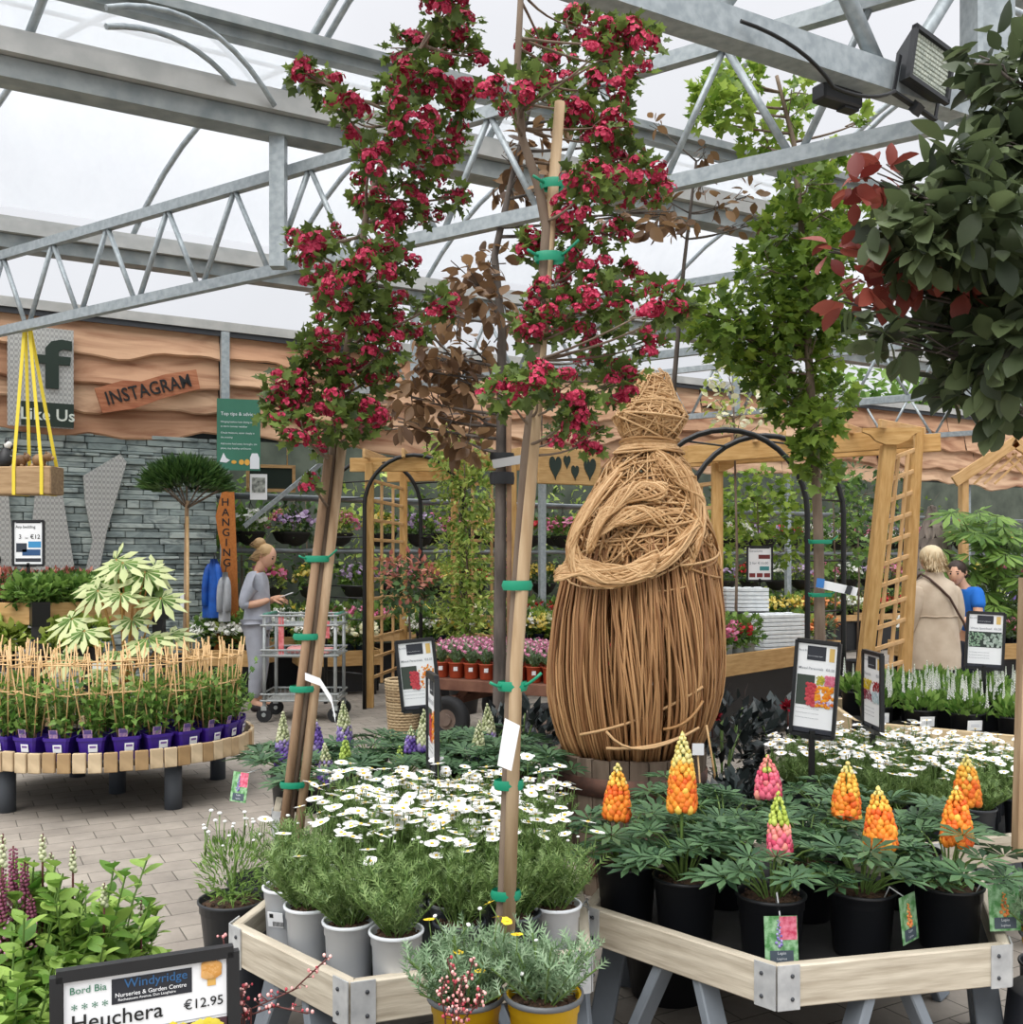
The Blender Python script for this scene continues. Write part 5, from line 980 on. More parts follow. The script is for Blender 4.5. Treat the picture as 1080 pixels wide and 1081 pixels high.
def hawthorn(name, label, base, stem_px, d, blobs, seed, ncl, lsize, csc, per):
    t = thing(name, label, 'tree', base); o0 = Vector(base); stem = [W(px, py, dd)-o0 for px, py, dd in stem_px]; b = MB(); m = len(stem)
    st = dens(stem, 8); rr = random.Random(seed); b.tube(st, [.018*(1-.75*i/len(st))+.003 for i in range(len(st))], 7); bl = [(x, y, r, rr.uniform(-.3, .3)) for x, y, r in blobs]; branches(b, [s for s in st if s.z > 1.2], bl, d, o0, .0028*d-.0032, 0, seed); b.obj('trunk', BARK, t)
    b = crown_leaves(bl, d, per, T_LOBE, lsize, None, seed=seed, base=o0); b.obj('foliage', LF_HAW, t)
    area = sum(r for _, _, r, _ in bl); k = 0; cl = []
    for x, y, r, dz in bl:
        n = max(2, round(ncl*r/area))
        for _ in range(n):
            a = rr.uniform(0, 6.28); q = r*math.sqrt(rr.random())*.95; cl.append((x+q*math.cos(a), y+q*math.sin(a)*.9-r*.12, d+dz+rr.uniform(-1.0, .4)*r*d/F))
    for i, (x, y, dd) in enumerate(cl[:100]):
        p = W(x, y, dd)-o0; part('blossom_cluster', blossom_cluster(i % 5, '#9c1236', '#d4476a'), t, p, rot=(rr.uniform(-.8, .5), rr.uniform(-.6, .6), rr.uniform(0, 6)), scale=csc*rr.uniform(.7, 1.2))
    rest = cl[100:]
    if rest:
        b = MB(); me = blossom_cluster(0, '#9c1236', '#d4476a')
        for x, y, dd in rest:
            M = Matrix.Translation(W(x, y, dd)-o0) @ Matrix.Rotation(rr.uniform(-.8, .5), 4, 'X') @ Matrix.Rotation(rr.uniform(0, 6), 4, 'Z') @ Matrix.Scale(csc*rr.uniform(.6, 1.0), 4); b.add([M @ v.co for v in me.vertices], [tuple(p.vertices) for p in me.polygons])
        o = b.obj('blossom', col_mat('#9c1236', '#d4476a', 'hawthorn_blossom'), t); o['kind'] = 'stuff'
    return t
ba = W(288, 1010, 3.87); ba.z = 0
tA = hawthorn('red_hawthorn', 'red-blossomed tree tied to two leaning stakes behind the left end of the daisy table', ba, [(288, 1007, 3.87), (306, 855, 3.87), (340, 600, 3.87), (352, 470, 3.87), (372, 330, 3.87), (388, 220, 3.87), (412, 140, 3.87), (440, 60, 3.87), (465, 10, 3.87)], 3.87, A_BL, 1, 250, .045, .92, 120)
part('pot', pot_mesh(.17, .3, '#191b20'), tA, (0.0, 0, 0))
b = MB(); b.tube([W(284, 1000, 3.84)-ba, W(347, 480, 3.84)-ba], .0165, 8); b.obj('stake', mat('brown_stake', '#7f644c', '#9c8064', rough=.85, scale=9, stretch=(4, 4, .5)), tA)
b = MB(); b.tube([W(302, 1000, 3.86)-ba, W(361, 470, 3.86)-ba], .0185, 8); b.obj('stake', STAKE, tA)
for px, py in ((335, 590), (323, 672), (319, 727), (309, 828)): tie(tA, W(px, py, 3.85)-ba, .034, py == 590)
b = MB(); q = [W(x, y, 3.78)-ba for x, y in ((322, 710), (338, 716), (350, 735), (354, 755))]; dq = dens(q, 5); b.add([v for p in dq for v in (p, p+V3(0, 0, -.028))], [(2*i, 2*i+1, 2*i+3, 2*i+2) for i in range(len(dq)-1)]); b.obj('ribbon_label', WHITE, tA)
# -- red hawthorn in front (centre) with tall stake
B_BL = [(570, 52, 20), (612, 30, 24), (642, 46, 24), (662, 38, 18), (588, 76, 24), (640, 92, 26), (602, 112, 26), (562, 92, 18), (690, 45, 12), (650, 132, 22), (680, 186, 20), (622, 190, 22), (606, 222, 22), (642, 192, 20), (656, 204, 18), (692, 204, 14), (596, 250, 20), (562, 262, 18), (622, 270, 22), (640, 318, 28), (700, 320, 24), (718, 322, 14), (660, 300, 22), (602, 330, 24), (562, 345, 22), (592, 345, 18), (640, 352, 22), (690, 362, 16), (532, 415, 22), (560, 402, 24), (592, 410, 20), (612, 432, 20), (650, 406, 24), (662, 392, 18), (622, 465, 18), (602, 440, 16), (520, 412, 14), (660, 170, 18), (630, 150, 18), (670, 75, 18), (650, 245, 16), (600, 295, 18), (570, 315, 16), (625, 380, 18), (590, 460, 12), (525, 90, 16), (545, 110, 14)]
bb = W(531, 1000, 2.55); bb.z = 0
tB = hawthorn('red_hawthorn', 'red-blossomed tree tied to a tall pale stake in front of the daisy table', bb, [(528, 1000, 2.55), (533, 940, 2.55), (541, 700, 2.55), (556, 480, 2.55), (566, 400, 2.55), (577, 240, 2.55), (568, 195, 2.55), (551, 145, 2.55), (546, 70, 2.55), (550, -10, 2.55)], 2.62, B_BL, 2, 250, .032, .64, 120)
part('pot', pot_mesh(.15, .3, '#191b20'), tB)
b = MB(); b.tube([W(536, 1010, 2.53)-bb, W(545, 700, 2.53)-bb, W(566, 430, 2.55)-bb, W(591, 108, 2.56)-bb], [.0165, .0165, .0155, .0135], 9); b.obj('stake', mat('pale_stake', '#a58a68', '#c0a888', rough=.8, scale=9, stretch=(4, 4, .4), bump=.2), tB)
for px, py in ((586, 195), (580, 272), (566, 412), (546, 618), (541, 724), (537, 828), (534, 944)): tie(tB, W(px, py, 2.54)-bb, .026, py in (195, 272, 724))
b = MB(); q = lambda x, y: W(x, y, 2.46)-bb; b.add([q(533, 758), q(549, 766), q(540, 814), q(525, 808), q(531, 757), q(538, 768)], [(0, 1, 2, 3)]); b.obj('ribbon_label', WHITE, tB)
# -- copper-leaved tree
bc_ = W(528, 800, 6.0); bc_.z = 0; CD = 6.0
t = thing('copper_leaved_tree', 'brown-leaved tree with dark trunk and black tie behind the purple lupins', 'tree', bc_); part('pot', pot_mesh(.2, .3, '#191b20'), t)
stem = dens([W(x, y, CD)-bc_ for x, y in ((526, 860), (527, 740), (528, 560), (529, 450), (530, 350), (522, 270), (540, 190), (560, 110))], 8)
C_BL = [(500, 300, 26), (470, 330, 24), (455, 368, 26), (482, 400, 26), (435, 420, 20), (462, 440, 24), (500, 370, 24), (540, 340, 22), (482, 460, 22), (515, 275, 22), (540, 200, 20), (545, 175, 16), (610, 120, 20), (560, 150, 20), (700, 222, 14), (690, 235, 14), (660, 150, 16), (440, 390, 16), (505, 440, 18), (500, 470, 14), (520, 320, 20), (470, 385, 18), (420, 445, 14), (585, 195, 16), (648, 230, 12)]
b = MB(); b.tube(stem, [.04*(1-.8*i/len(stem))+.004 for i in range(len(stem))], 9); branches(b, [s for s in stem if s.z > 1.9], C_BL, CD, bc_, .011, 0, 3); b.obj('trunk', BARKD, t)
crown_leaves(C_BL, CD, 52, T_OVAL, .10, None, 1.2, .7, 3, base=bc_).obj('foliage', LF_COP, t)
b = MB(); b.tube([W(538, 860, 5.98)-bc_, W(537, 440, 5.98)-bc_], .016, 7); b.obj('stake', mat('dark_stake', '#6f5440', '#8a6c52', rough=.85, scale=8), t)
b = MB(); b.lathe([(.05, -.035), (.053, 0), (.05, .035)], 14, W(530, 505, 5.98)-bc_, sx=1.4); b.lathe([(.05, -.02), (.052, 0), (.05, .02)], 14, W(530, 482, 5.98)-bc_, sx=1.4); b.obj('tie', BLACKP, t)
b = MB(); b.bar(W(520, 490, 5.92)-bc_, W(556, 484, 5.92)-bc_, .01, .05); b.obj('strap', mat('grey_strap', '#a9a9a8'), t)
# -- green maple-leaved tree
MD = 6.1; bm = W(866, 860, MD); bm.z = 0
t = thing('green_maple_tree', 'slender light green tree with single grey stem at the black metal arch on the right', 'tree', bm); part('pot', pot_mesh(.2, .32, '#191b20'), t)
stem = dens([W(x, y, MD)-bm for x, y in ((868, 860), (866, 690), (864, 560), (860, 470), (852, 350), (846, 240), (838, 150), (820, 80))], 8)
M_BL = [(782, 82, 24), (772, 112, 24), (832, 122, 22), (845, 95, 14), (802, 152, 22), (752, 100, 20), (742, 125, 14), (852, 192, 26), (872, 222, 26), (830, 242, 30), (882, 262, 28), (805, 282, 26), (762, 332, 26), (782, 362, 26), (742, 350, 18), (822, 332, 30), (872, 322, 30), (890, 352, 18), (852, 382, 30), (802, 382, 26), (832, 422, 26), (882, 420, 22), (862, 450, 26), (852, 480, 20), (765, 85, 14), (905, 228, 16), (882, 165, 16), (910, 128, 10), (860, 280, 28), (840, 300, 26), (815, 400, 22), (760, 365, 18), (868, 500, 16), (845, 345, 26), (730, 330, 12), (200, 345, 0)][:-1]
b = MB(); b.tube(stem, [.034*(1-.8*i/len(stem))+.004 for i in range(len(stem))], 9); branches(b, [s for s in stem if s.z > 1.9], M_BL, MD, bm, .009, 0, 4); b.obj('trunk', BARK, t)
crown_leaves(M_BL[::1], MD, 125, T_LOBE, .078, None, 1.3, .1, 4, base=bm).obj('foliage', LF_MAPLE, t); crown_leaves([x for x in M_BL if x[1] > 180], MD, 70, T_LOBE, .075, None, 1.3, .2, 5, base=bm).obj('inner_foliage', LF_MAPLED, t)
b = MB(); b.bar(W(864, 616, 6.02)-bm, W(905, 625, 5.95)-bm, .004, .05); b.bar(W(862, 615, 6.0)-bm, W(870, 616, 6.0)-bm, .006, .055, 1); b.bar(W(893, 622, 5.96)-bm, W(899, 624, 5.95)-bm, .006, .05, 2); b.obj('ribbon_label', [WHITE, mat('label_blue', '#3a7ac0'), DARKG], t)
for py in (572, 628): tie(t, W(866, py, MD-.03)-bm, .05)
# -- thin dark-leaved sapling whose twigs cross the sky beside the maple
SD = 5.2; bs = W(700, 830, SD+.9); bs.z = 0
S_BL = [(742, 190, 14), (762, 218, 14), (792, 205, 12), (705, 212, 12), (728, 235, 12), (775, 240, 10), (710, 240, 10), (745, 160, 10), (690, 130, 8), (800, 235, 10)]
t = thing('dark_twigged_sapling', 'thin bare-stemmed sapling with a few dark leaves behind the willow figure', 'tree', (bs.x, bs.y, 0)); part('pot', pot_mesh(.15, .28, '#191b20'), t); o0 = Vector((bs.x, bs.y, 0)); stem = dens([V3(0, 0, .25), W(702, 600, SD+.9)-o0, W(712, 400, SD+.9)-o0, W(722, 280, SD+.9)-o0, W(735, 170, SD+.9)-o0], 8)
b = MB(); b.tube(stem, [.02*(1-.8*i/len(stem))+.003 for i in range(len(stem))], 6); branches(b, [s for s in stem if s.z > 2.2], S_BL, SD+.9, o0, .006, 0, 9); b.obj('trunk', BARKD, t); crown_leaves(S_BL, SD+.9, 55, T_OVAL, .075, None, 1, .4, 9, base=o0).obj('foliage', LF_COP, t)
# -- dark tree overhanging the right
ED = 3.0; be = V3(1.62, 3.05, 0)
E_BL = [(1062, 100, 46), (1050, 62, 30), (1075, 205, 50), (1032, 168, 30), (990, 212, 44), (1042, 232, 54), (972, 222, 34), (952, 262, 32), (1000, 282, 50), (1062, 300, 54), (1022, 342, 46), (1062, 372, 42), (992, 372, 34), (942, 362, 22), (1042, 402, 26), (1066, 432, 22), (1005, 170, 24), (1090, 260, 50), (1090, 150, 50), (930, 350, 16), (1020, 260, 40), (1085, 400, 40), (978, 250, 34), (1110, 330, 60), (1110, 80, 60), (1000, 410, 16), (930, 240, 20), (905, 330, 12)]
E_RED = [(930, 190, 20), (903, 200, 14), (962, 285, 22), (922, 302, 16), (945, 300, 16), (880, 265, 12), (1000, 285, 14), (895, 320, 12), (1020, 300, 10), (940, 270, 14)]
t = thing('dark_overhanging_tree', 'dark-leaved tree with a few red leaves overhanging from the right frame edge', 'tree', be); part('pot', pot_mesh(.1, .3, '#191b20'), t)
stem = dens([V3(0, 0, .2), V3(.02, 0, 1.2), V3(.0, 0, 2.0), V3(-.08, 0, 2.6), V3(-.1, -.05, 3.0)], 8); b = MB(); b.tube(stem, [.024*(1-.6*i/len(stem)) for i in range(len(stem))], 8); branches(b, [s for s in stem if s.z > 1.5], E_BL+E_RED, ED, be, .007, 0, 5); b.obj('trunk', BARKD, t)
crown_leaves(E_BL, ED, 36, T_OVAL, .088, None, 1.0, .45, 6, base=be).obj('foliage', LF_E, t); crown_leaves(E_RED, ED-.1, 34, T_OVAL, .075, None, .6, .5, 7, base=be).obj('red_foliage', LF_RED, t)
b = MB(); b.bar(W(1078, 900, 3.0)-be, W(1086, 610, 3.0)-be, .04, .04); b.obj('stake', STAKE, t)
# ================================================================== middle distance: arches, pergolas, cart, benches
PERG = woodmat('pergola_timber', '#b28850', '#cfa870', st=(1.2, 8, 8)); PERGL = woodmat('trellis_timber', '#bd9460', '#d6b080', st=(1.2, 8, 8)); RUST = mat('old_cart_timber', '#5e3a2c', '#7a5442', rough=.85, scale=6, bump=.3); RUBBER = mat('rubber_tyre', '#1d1e20', rough=.8)
def metal_arch(name, label, ca, cb, hw, zs, ztop, rung_z):
    """two bent-tube hoops joined by rungs; ca, cb = ground centres of the hoops"""
    ca, cb = Vector((ca[0], ca[1], 0)), Vector((cb[0], cb[1], 0)); t = thing(name, label, 'garden arch', (ca+cb)/2); o = (ca+cb)/2; P = []
    for c in (ca-o, cb-o):
        pts = [c+V3(-hw, 0, z) for z in (0, zs*.5, zs)]+[c+V3(-hw*math.cos(a), 0, zs+(ztop-zs)*math.sin(a)) for a in [PI*i/18 for i in range(1, 18)]]+[c+V3(hw, 0, z) for z in (zs, zs*.5, 0)]
        b = MB(); b.tube(pts, .021, 8); b.obj('hoop', BLACK, t); P.append(pts)
    for z in rung_z:
        for sx in (-hw, hw): b = MB(); b.tube([ca-o+V3(sx, 0, z), cb-o+V3(sx, 0, z)], .008, 5); b.obj('rung', BLACK, t)
    for i in (3, 5, 8, 11, 14, 17, 19): b = MB(); b.tube([P[0][i], P[1][i]], .008, 5); b.obj('rung', BLACK, t)
    return t
def wx(px, d): return ((px-540)*d/F, d)
metal_arch('metal_arch', 'black tubular metal arch beside the timber pergola left of centre', wx(394, 10.75), wx(437, 10.35), .50, 2.05, 2.57, (.35, .9, 1.12, 1.24, 1.62, 1.74))
metal_arch('metal_arch', 'black tubular metal arch with rungs right of the willow figure', wx(766, 7.5), wx(808, 7.85), .60, 1.85, 2.46, (.3, .62, .78, 1.12, 1.3, 1.5))
def trellis(t, p0, p1, q0, q1, nr, nb, o):
    """posts p0-p1 and q0-q1 (bottom, top) with battens and rungs between"""
    p0, p1, q0, q1 = [Vector(v)-o for v in (p0, p1, q0, q1)]
    for i in range(1, nb+1): u = i/(nb+1); plank('batten', p0.lerp(q0, u)+UP*.2, p1.lerp(q1, u)-UP*.12, .03, .02, PERGL, t, up=(0, 1, 0))
    for j in range(nr): v = .12+.83*j/(nr-1); plank('rung', p0.lerp(p1, v), q0.lerp(q1, v), .02, .035, PERGL, t)
def corbel(b, p, d, L=.22, h=.13, w=.045):
    d = Vector(d).normalized(); b.prism([(0, 0), (L, 0), (L, -.03), (L*.75, -.05), (L*.55, -h*.75), (L*.2, -h), (0, -h)], p, d, UP, w)
# -- left pergola
L0, L1 = V3(*wx(390, 10.45), 0), V3(*wx(426, 11.8), 0); R0, R1 = V3(*wx(541, 10.3), 0), V3(*wx(480, 11.6), 0); o = (L0+L1+R0+R1)/4
t = thing('timber_pergola', 'new timber pergola with trellis sides behind the jasmine column', 'pergola', o)
for p in (L0, L1, R0, R1): plank('post', p-o, p-o+UP*2.5, .085, .085, PERG, t, up=(0, 1, 0))
trellis(t, L0, L0+UP*2.45, L1, L1+UP*2.45, 11, 2, o); trellis(t, R0, R0+UP*2.45, R1, R1+UP*2.45, 11, 2, o)
for a, c in ((L0, R0), (L1, R1)): e = (c-a).normalized()*.2; plank('beam', a-e-o+UP*2.48, c+e-o+UP*2.48, .045, .14, PERG, t)
for k in range(5): u = k/4; a, c = L0.lerp(R0, u), L1.lerp(R1, u); e = (c-a).normalized()*.2; plank('rafter', a-e-o+UP*2.58, c+e-o+UP*2.58, .03, .09, PERGL, t)
# -- right pergola: leaning trellis panel and beam
p0, p1, q0, q1 = W(903, 790, 8.0), W(938, 470, 8.0), W(951, 760, 8.55), W(968, 458, 8.55); p0.z = q0.z = 0
l0, l1 = V3(*wx(757, 9.0), 0), V3(*wx(724, 9.5), 0); o = V3(2.4, 8.5, 0)
t = thing('timber_pergola', 'timber pergola with leaning trellis panel behind the right-hand black arch', 'pergola', o)
plank('post', p0-o, p1-o, .1, .1, PERG, t, up=(0, 1, 0)); plank('post', q0-o, q1-o+UP*.05, .09, .09, PERG, t, up=(0, 1, 0)); trellis(t, p0, p1, q0, q1, 13, 2, o)
for l in (l0, l1): plank('post', l-o, l-o+UP*2.36, .09, .09, PERG, t, up=(0, 1, 0))
trellis(t, l0, l0+UP*2.3, l1, l1+UP*2.3, 10, 1, o)
zb = 2.43; plank('beam', V3(l0.x-.25, l0.y, zb)-o, V3(p1.x+.2, p1.y, zb+.03)-o, .05, .15, PERG, t); plank('beam', V3(l1.x-.2, l1.y, zb)-o, V3(q1.x+.2, q1.y, zb+.06)-o, .05, .15, PERG, t)
for k in range(6): u = k/5; a = V3(l0.x, l0.y, zb+.1).lerp(V3(p1.x, p1.y, zb+.13), u); c = V3(l1.x, l1.y, zb+.1).lerp(V3(q1.x, q1.y, zb+.16), u); e = (c-a).normalized()*.2; plank('rafter', a-e-o, c+e-o, .03, .07, PERGL, t)
b = MB(); corbel(b, V3(p1.x, p1.y-.06, zb+.1)-o, (1, -.1, 0)); corbel(b, V3(p1.x, p1.y-.06, zb+.1)-o, (-1, .1, 0)); corbel(b, V3(l0.x, l0.y-.05, zb-.02)-o, (1, 0, 0)); b.obj('corbel', PERG, t)
# -- gabled lattice arch at the far right
GD = 11.0; gl = V3(*wx(1018, GD), 0); gr_ = V3(*wx(1122, GD), 0); ga = W(1069, 466, GD); o = gl
t = thing('gabled_arch', 'gabled timber arch with diamond lattice at the far right', 'garden arch', o); ez = CH-(506-HZ)*GD/F
for p in (gl, gl+V3(.2, .5, 0), gr_): plank('post', p-o, p-o+UP*(ez+.12), .07, .07, PERGL, t, up=(0, 1, 0))
plank('gable_board', V3(gl.x-.13, GD-.05, ez-.03)-o, ga-o+V3(.02, -.05, 0), .04, .12, PERGL, t); plank('gable_board', ga-o+V3(-.02, -.05, 0), V3(gr_.x+.13, GD-.05, ez-.03)-o, .04, .12, PERGL, t)
b = MB()
for k in range(9):
    x = gl.x+.1+k*.11
    for sg in (-1, 1):
        a = V3(x, GD-.01*sg, ez-.05); top = a+V3(sg*.35, 0, .33); ok = top.z < ez+(ga.z-ez)*(1-abs(top.x-ga.x)/(ga.x-gl.x))
        if ok: b.bar(a-o, top-o, .012, .022)
b.obj('gable_lattice', PERGL, t); b = MB()
for k in range(15):
    z = .5+k*.1
    for sg in (-1, 1): b.bar(gl-o+V3(.03, .02, z), gl-o+V3(.22, .48, z+sg*.22), .012, .02)
b.obj('side_lattice', PERGL, t)
# -- climbers and standards
def climber(name, label, base, blobs, d, per, T, size, m, seed, m2=None, bl2=None, potc='#191b20'):
    base = Vector((base[0], base[1], 0)); t = thing(name, label, 'plant', base); part('pot', pot_mesh(.16, .28, potc), t); b = MB(); top = max(W(x[0], x[1], d).z for x in blobs)
    b.tube([V3(0, 0, .2), V3(.03, .02, top*.5), V3(0, .02, top*.95)], [.015, .012, .006], 6); branches(b, dens([V3(0, 0, .3), V3(0, .02, top*.95)], 14), blobs, d, base, .006); b.obj('stem', BARK, t); crown_leaves(blobs, d, per, T, size, None, .8, .3, seed, base=base).obj('foliage', m, t)
    if m2: crown_leaves(bl2 or blobs, d, per*.5, T_DISC, .03, None, .8, 0, seed+1, base=base).obj('blossom', m2, t)
    return t
climber('jasmine', 'tall column of lime-green jasmine growing up the timber pergola', wx(490, 10.1), [(470, 470, 22), (495, 480, 24), (480, 500, 24), (500, 520, 28), (482, 540, 26), (500, 560, 24), (478, 580, 22), (495, 600, 26), (485, 625, 28), (505, 640, 24), (480, 655, 22), (498, 665, 18), (515, 500, 14), (488, 690, 18), (510, 600, 14)], 10.1, 330, T_LEAF, .068, LF_JAS, 3)
climber('photinia_standard', 'red-tipped ball-headed standard on a bare stem before the pergola', wx(430, 9.5), [(430, 622, 26), (412, 612, 16), (450, 615, 18), (428, 605, 16), (445, 632, 14), (418, 632, 16)], 9.5, 130, T_LEAF, .08, LF_DARK, 5).name
t_ = bpy.data.objects[-1] if False else None
ph = [o_ for o_ in COL.objects if o_.name.startswith('photinia_standard')][0]; crown_leaves([(430, 610, 28), (412, 600, 14), (450, 606, 16), (440, 600, 14)], 9.4, 90, T_LEAF, .08, None, .6, -.3, 8, base=Vector(ph.location)).obj('red_foliage', LF_PINK, ph)
climber('white_climber', 'climber with clouds of cream flowers above the right-hand pergola', wx(775, 8.9), [(770, 400, 22), (755, 420, 18), (790, 425, 22), (765, 440, 16), (800, 405, 16), (810, 440, 14), (780, 450, 14)], 8.9, 55, T_LEAF, .07, LF_LIME, 6, col_mat('#e6e2b8', '#f6f4e2', 'cream_petal', .2))
climber('japanese_maple', 'feathery light green maple behind the polystyrene trays', wx(800, 11.2), [(780, 520, 22), (810, 515, 24), (790, 550, 24), (770, 575, 20), (820, 545, 24), (845, 520, 22), (850, 560, 18), (765, 545, 16), (830, 580, 16)], 11.2, 140, T_LOBE, .09, LF_MAPLE, 7)
climber('japanese_maple', 'pale green maple standing under the beam left of the leaning trellis', wx(880, 11.4), [(885, 510, 20), (900, 535, 20), (880, 560, 16), (905, 575, 16), (870, 590, 14)], 11.4, 120, T_LOBE, .09, LF_MID, 8)
climber('dark_shrub', 'tall dark leafy shrub seen through the leaning trellis', wx(905, 12.6), [(895, 500, 20), (915, 520, 24), (900, 550, 22), (930, 545, 20), (925, 580, 20), (945, 510, 18), (950, 560, 18)], 12.6, 130, T_LEAF, .1, LF_DARK, 9)
# broad-leaved shrub by the boy
base = V3(*wx(1048, 9.9), 0); t = thing('broad_leaved_shrub', 'big glossy hand-leaved green shrub behind the boy in blue', 'plant', base); part('pot', pot_mesh(.2, .32, '#2a2c2e'), t); rr = random.Random(2); b = MB(); b.tube([(0, 0, .3), (0, 0, 1.2)], .02, 6, mi=1)
for k in range(95):
    a = rr.uniform(0, 6.28); z = rr.uniform(.9, 1.98); q = .5*math.sqrt(rr.random())*(1.1-.45*abs(z-1.4)); p = V3(q*math.cos(a), q*math.sin(a)*.8, z); b.tube([(0, 0, z*.7), p], .005, 4, mi=1, cap=False); b.scatter(T_FATSIA, [p], [(math.cos(a), math.sin(a)-.2, -.35)], [(math.cos(a)*.3, -.5, 1)], [rr.uniform(.17, .27)])
b.obj('foliage', [LF_MID, STEM], t)
# -- shingle-roofed bird table
bp = V3(*wx(984, 10.3), 0); t = thing('bird_table', 'bird house with tall conical roof of scalloped shingles behind the lady in beige', 'bird house', bp); k_ = 10.3/F; za, zb_ = CH-(533-HZ)*k_, CH-(612-HZ)*k_; rb = 29*k_; b = MB(); b.lathe([(rb*.98, 0), (.01, za-zb_)], 20, (0, 0, zb_))
rows = 7
for j in range(rows):
    u = j/rows; r = rb*(1-u)+.01; z = zb_+(za-zb_)*u; n = max(5, int(2*PI*r/.085))
    for i in range(n):
        a = 2*PI*(i+.5*(j % 2))/n; d = V3(math.cos(a), math.sin(a), 0); s = V3(-math.sin(a), math.cos(a), 0); up = (UP*(za-zb_)-d*rb).normalized(); w = PI*r/n*.97; o2 = d*(r+.012)+UP*(z-.03)
        poly = [(-w, .13), (-w, .035), (-w*.7, .008), (0, -.005), (w*.7, .008), (w, .035), (w, .13)]; b.prism(poly, o2, s, up, .012)
b.obj('roof', boardmat('cedar_shingle', '#6b615a', '#94887e', '#4f4742', (8, 8, 3)), t); b = MB(); b.lathe([(rb*.62, 0), (rb*.62, .32)], 8, (0, 0, zb_-.3), smooth=False, cap0=True, cap1=True); b.obj('house', WHITE, t); b = MB(); b.bar((0, 0, 0), (0, 0, zb_-.3), .07, .07); b.box((0, 0, .03), (.4, .4, .06)); b.box((0, 0, zb_-.31), (.5, .5, .03)); b.obj('stand', PERG, t)
# -- old cart with terracotta pots
c0, c1 = V3(-.72, 8.62, 0), V3(.78, 7.85, 0); cd_ = (c1-c0).normalized(); cn_ = V3(-cd_.y, cd_.x, 0); zc = .52; o = (c0+c1)/2+cn_*.4
t = thing('old_cart', 'old timber hand cart with rubber tyred wheels carrying the terracotta pots', 'cart', o); bl = lambda s, n_, z: c0+cd_*s+cn_*n_+UP*z-o
Lc = (c1-c0).length
for k in range(6): plank('deck_plank', bl(0, .07+.14*k, zc-.02), bl(Lc, .07+.14*k, zc-.02), .132, .035, RUST, t)
plank('side_rail', bl(0, -.01, zc-.05), bl(Lc, -.01, zc-.05), .03, .09, RUST, t); plank('side_rail', bl(0, .84, zc-.05), bl(Lc, .84, zc-.05), .03, .09, RUST, t)
for s in (.25, 1.15): plank('axle_beam', bl(s, 0, .34), bl(s, .84, .34), .07, .07, RUST, t); plank('strut', bl(s, .1, .34), bl(s+.12, .1, zc-.05), .05, .05, RUST, t)
for s in (.25, 1.15):
    for n_ in (-.06, .9):
        b = MB(); ax = cn_; c = bl(s, n_, .19); u1, u2 = cd_, UP; ring = []
        for (r, w) in ((.06, .02), (.11, .03), (.125, .045), (.165, .055), (.19, .04), (.195, 0), (.19, -.04), (.165, -.055), (.125, -.045), (.11, -.03), (.06, -.02)): ring.append([c+u1*(r*math.cos(a))+u2*(r*math.sin(a))+ax*w for a in [2*PI*i/28 for i in range(28)]])
        vs = [v for rg in ring for v in rg]; m = len(ring); b.add(vs, [(i*28+j, i*28+(j+1) % 28, (i+1)*28+(j+1) % 28, (i+1)*28+j) for i in range(m-1) for j in range(28)], 0, True); wh = b.obj('wheel', RUBBER, t)
        b = MB(); b.tube([c-ax*.05, c+ax*.05], .05, 12); b.tube([c-ax*.025, c+ax*.025], .112, 24); b.obj('hub', mat('rusty_hub', '#5a4a42', '#77665a', rough=.8), wh)
ter = '#a8472a'; 
pinkb = bloom_mesh(22, .12, .11, .023, 'disc', '#c86a92', '#eab0c8', 1, .3)
for i in range(11):
    for r_ in range(3):
        q = c0+cd_*(.1+i*.145)+cn_*(.09+.2*r_)+UP*zc; red = i > 8
        fol = fern_mesh(i % 4, 'grey' if not red else 'mid', .10, .19, 26, 12, .045)
        lab = (f'pink-flowered plant in terracotta pot, {nth(i)} along the front edge of the old cart' if not red else f'red-flowered plant in terracotta pot, {nth(i)} along the front edge of the old cart') if r_ == 0 else 'flowering plant in terracotta pot behind the front row on the old cart'
        tt = pot_plant('cart_plant', lab, 'plant', q, .072, .13, ter, fol, [pinkb if not red else bloom_mesh(26, .12, .11, .035, 'disc', '#b51e28', '#dd4048', 2, .3)], 'terracotta pots along the cart edge' if r_ == 0 else 'terracotta pots behind the cart edge', 0.2)
        if r_ == 0: b = MB(); b.box((0, 0, 0), (.034, .003, .034)); part('price_label', b.mesh('price_label', WHITE), tt, (-.02, -.071, .08), rot=(.15, 0, 0))
# -- pale wicker basket by the cart
bw = V3(*wx(426, 8.6), 0); t = thing('wicker_basket', 'tall pale wicker log basket on the paving behind the show card', 'basket', bw); wicker(.115, .15, .5, None, WICKL, 22, 18).obj('basket_body', WICKL, t)
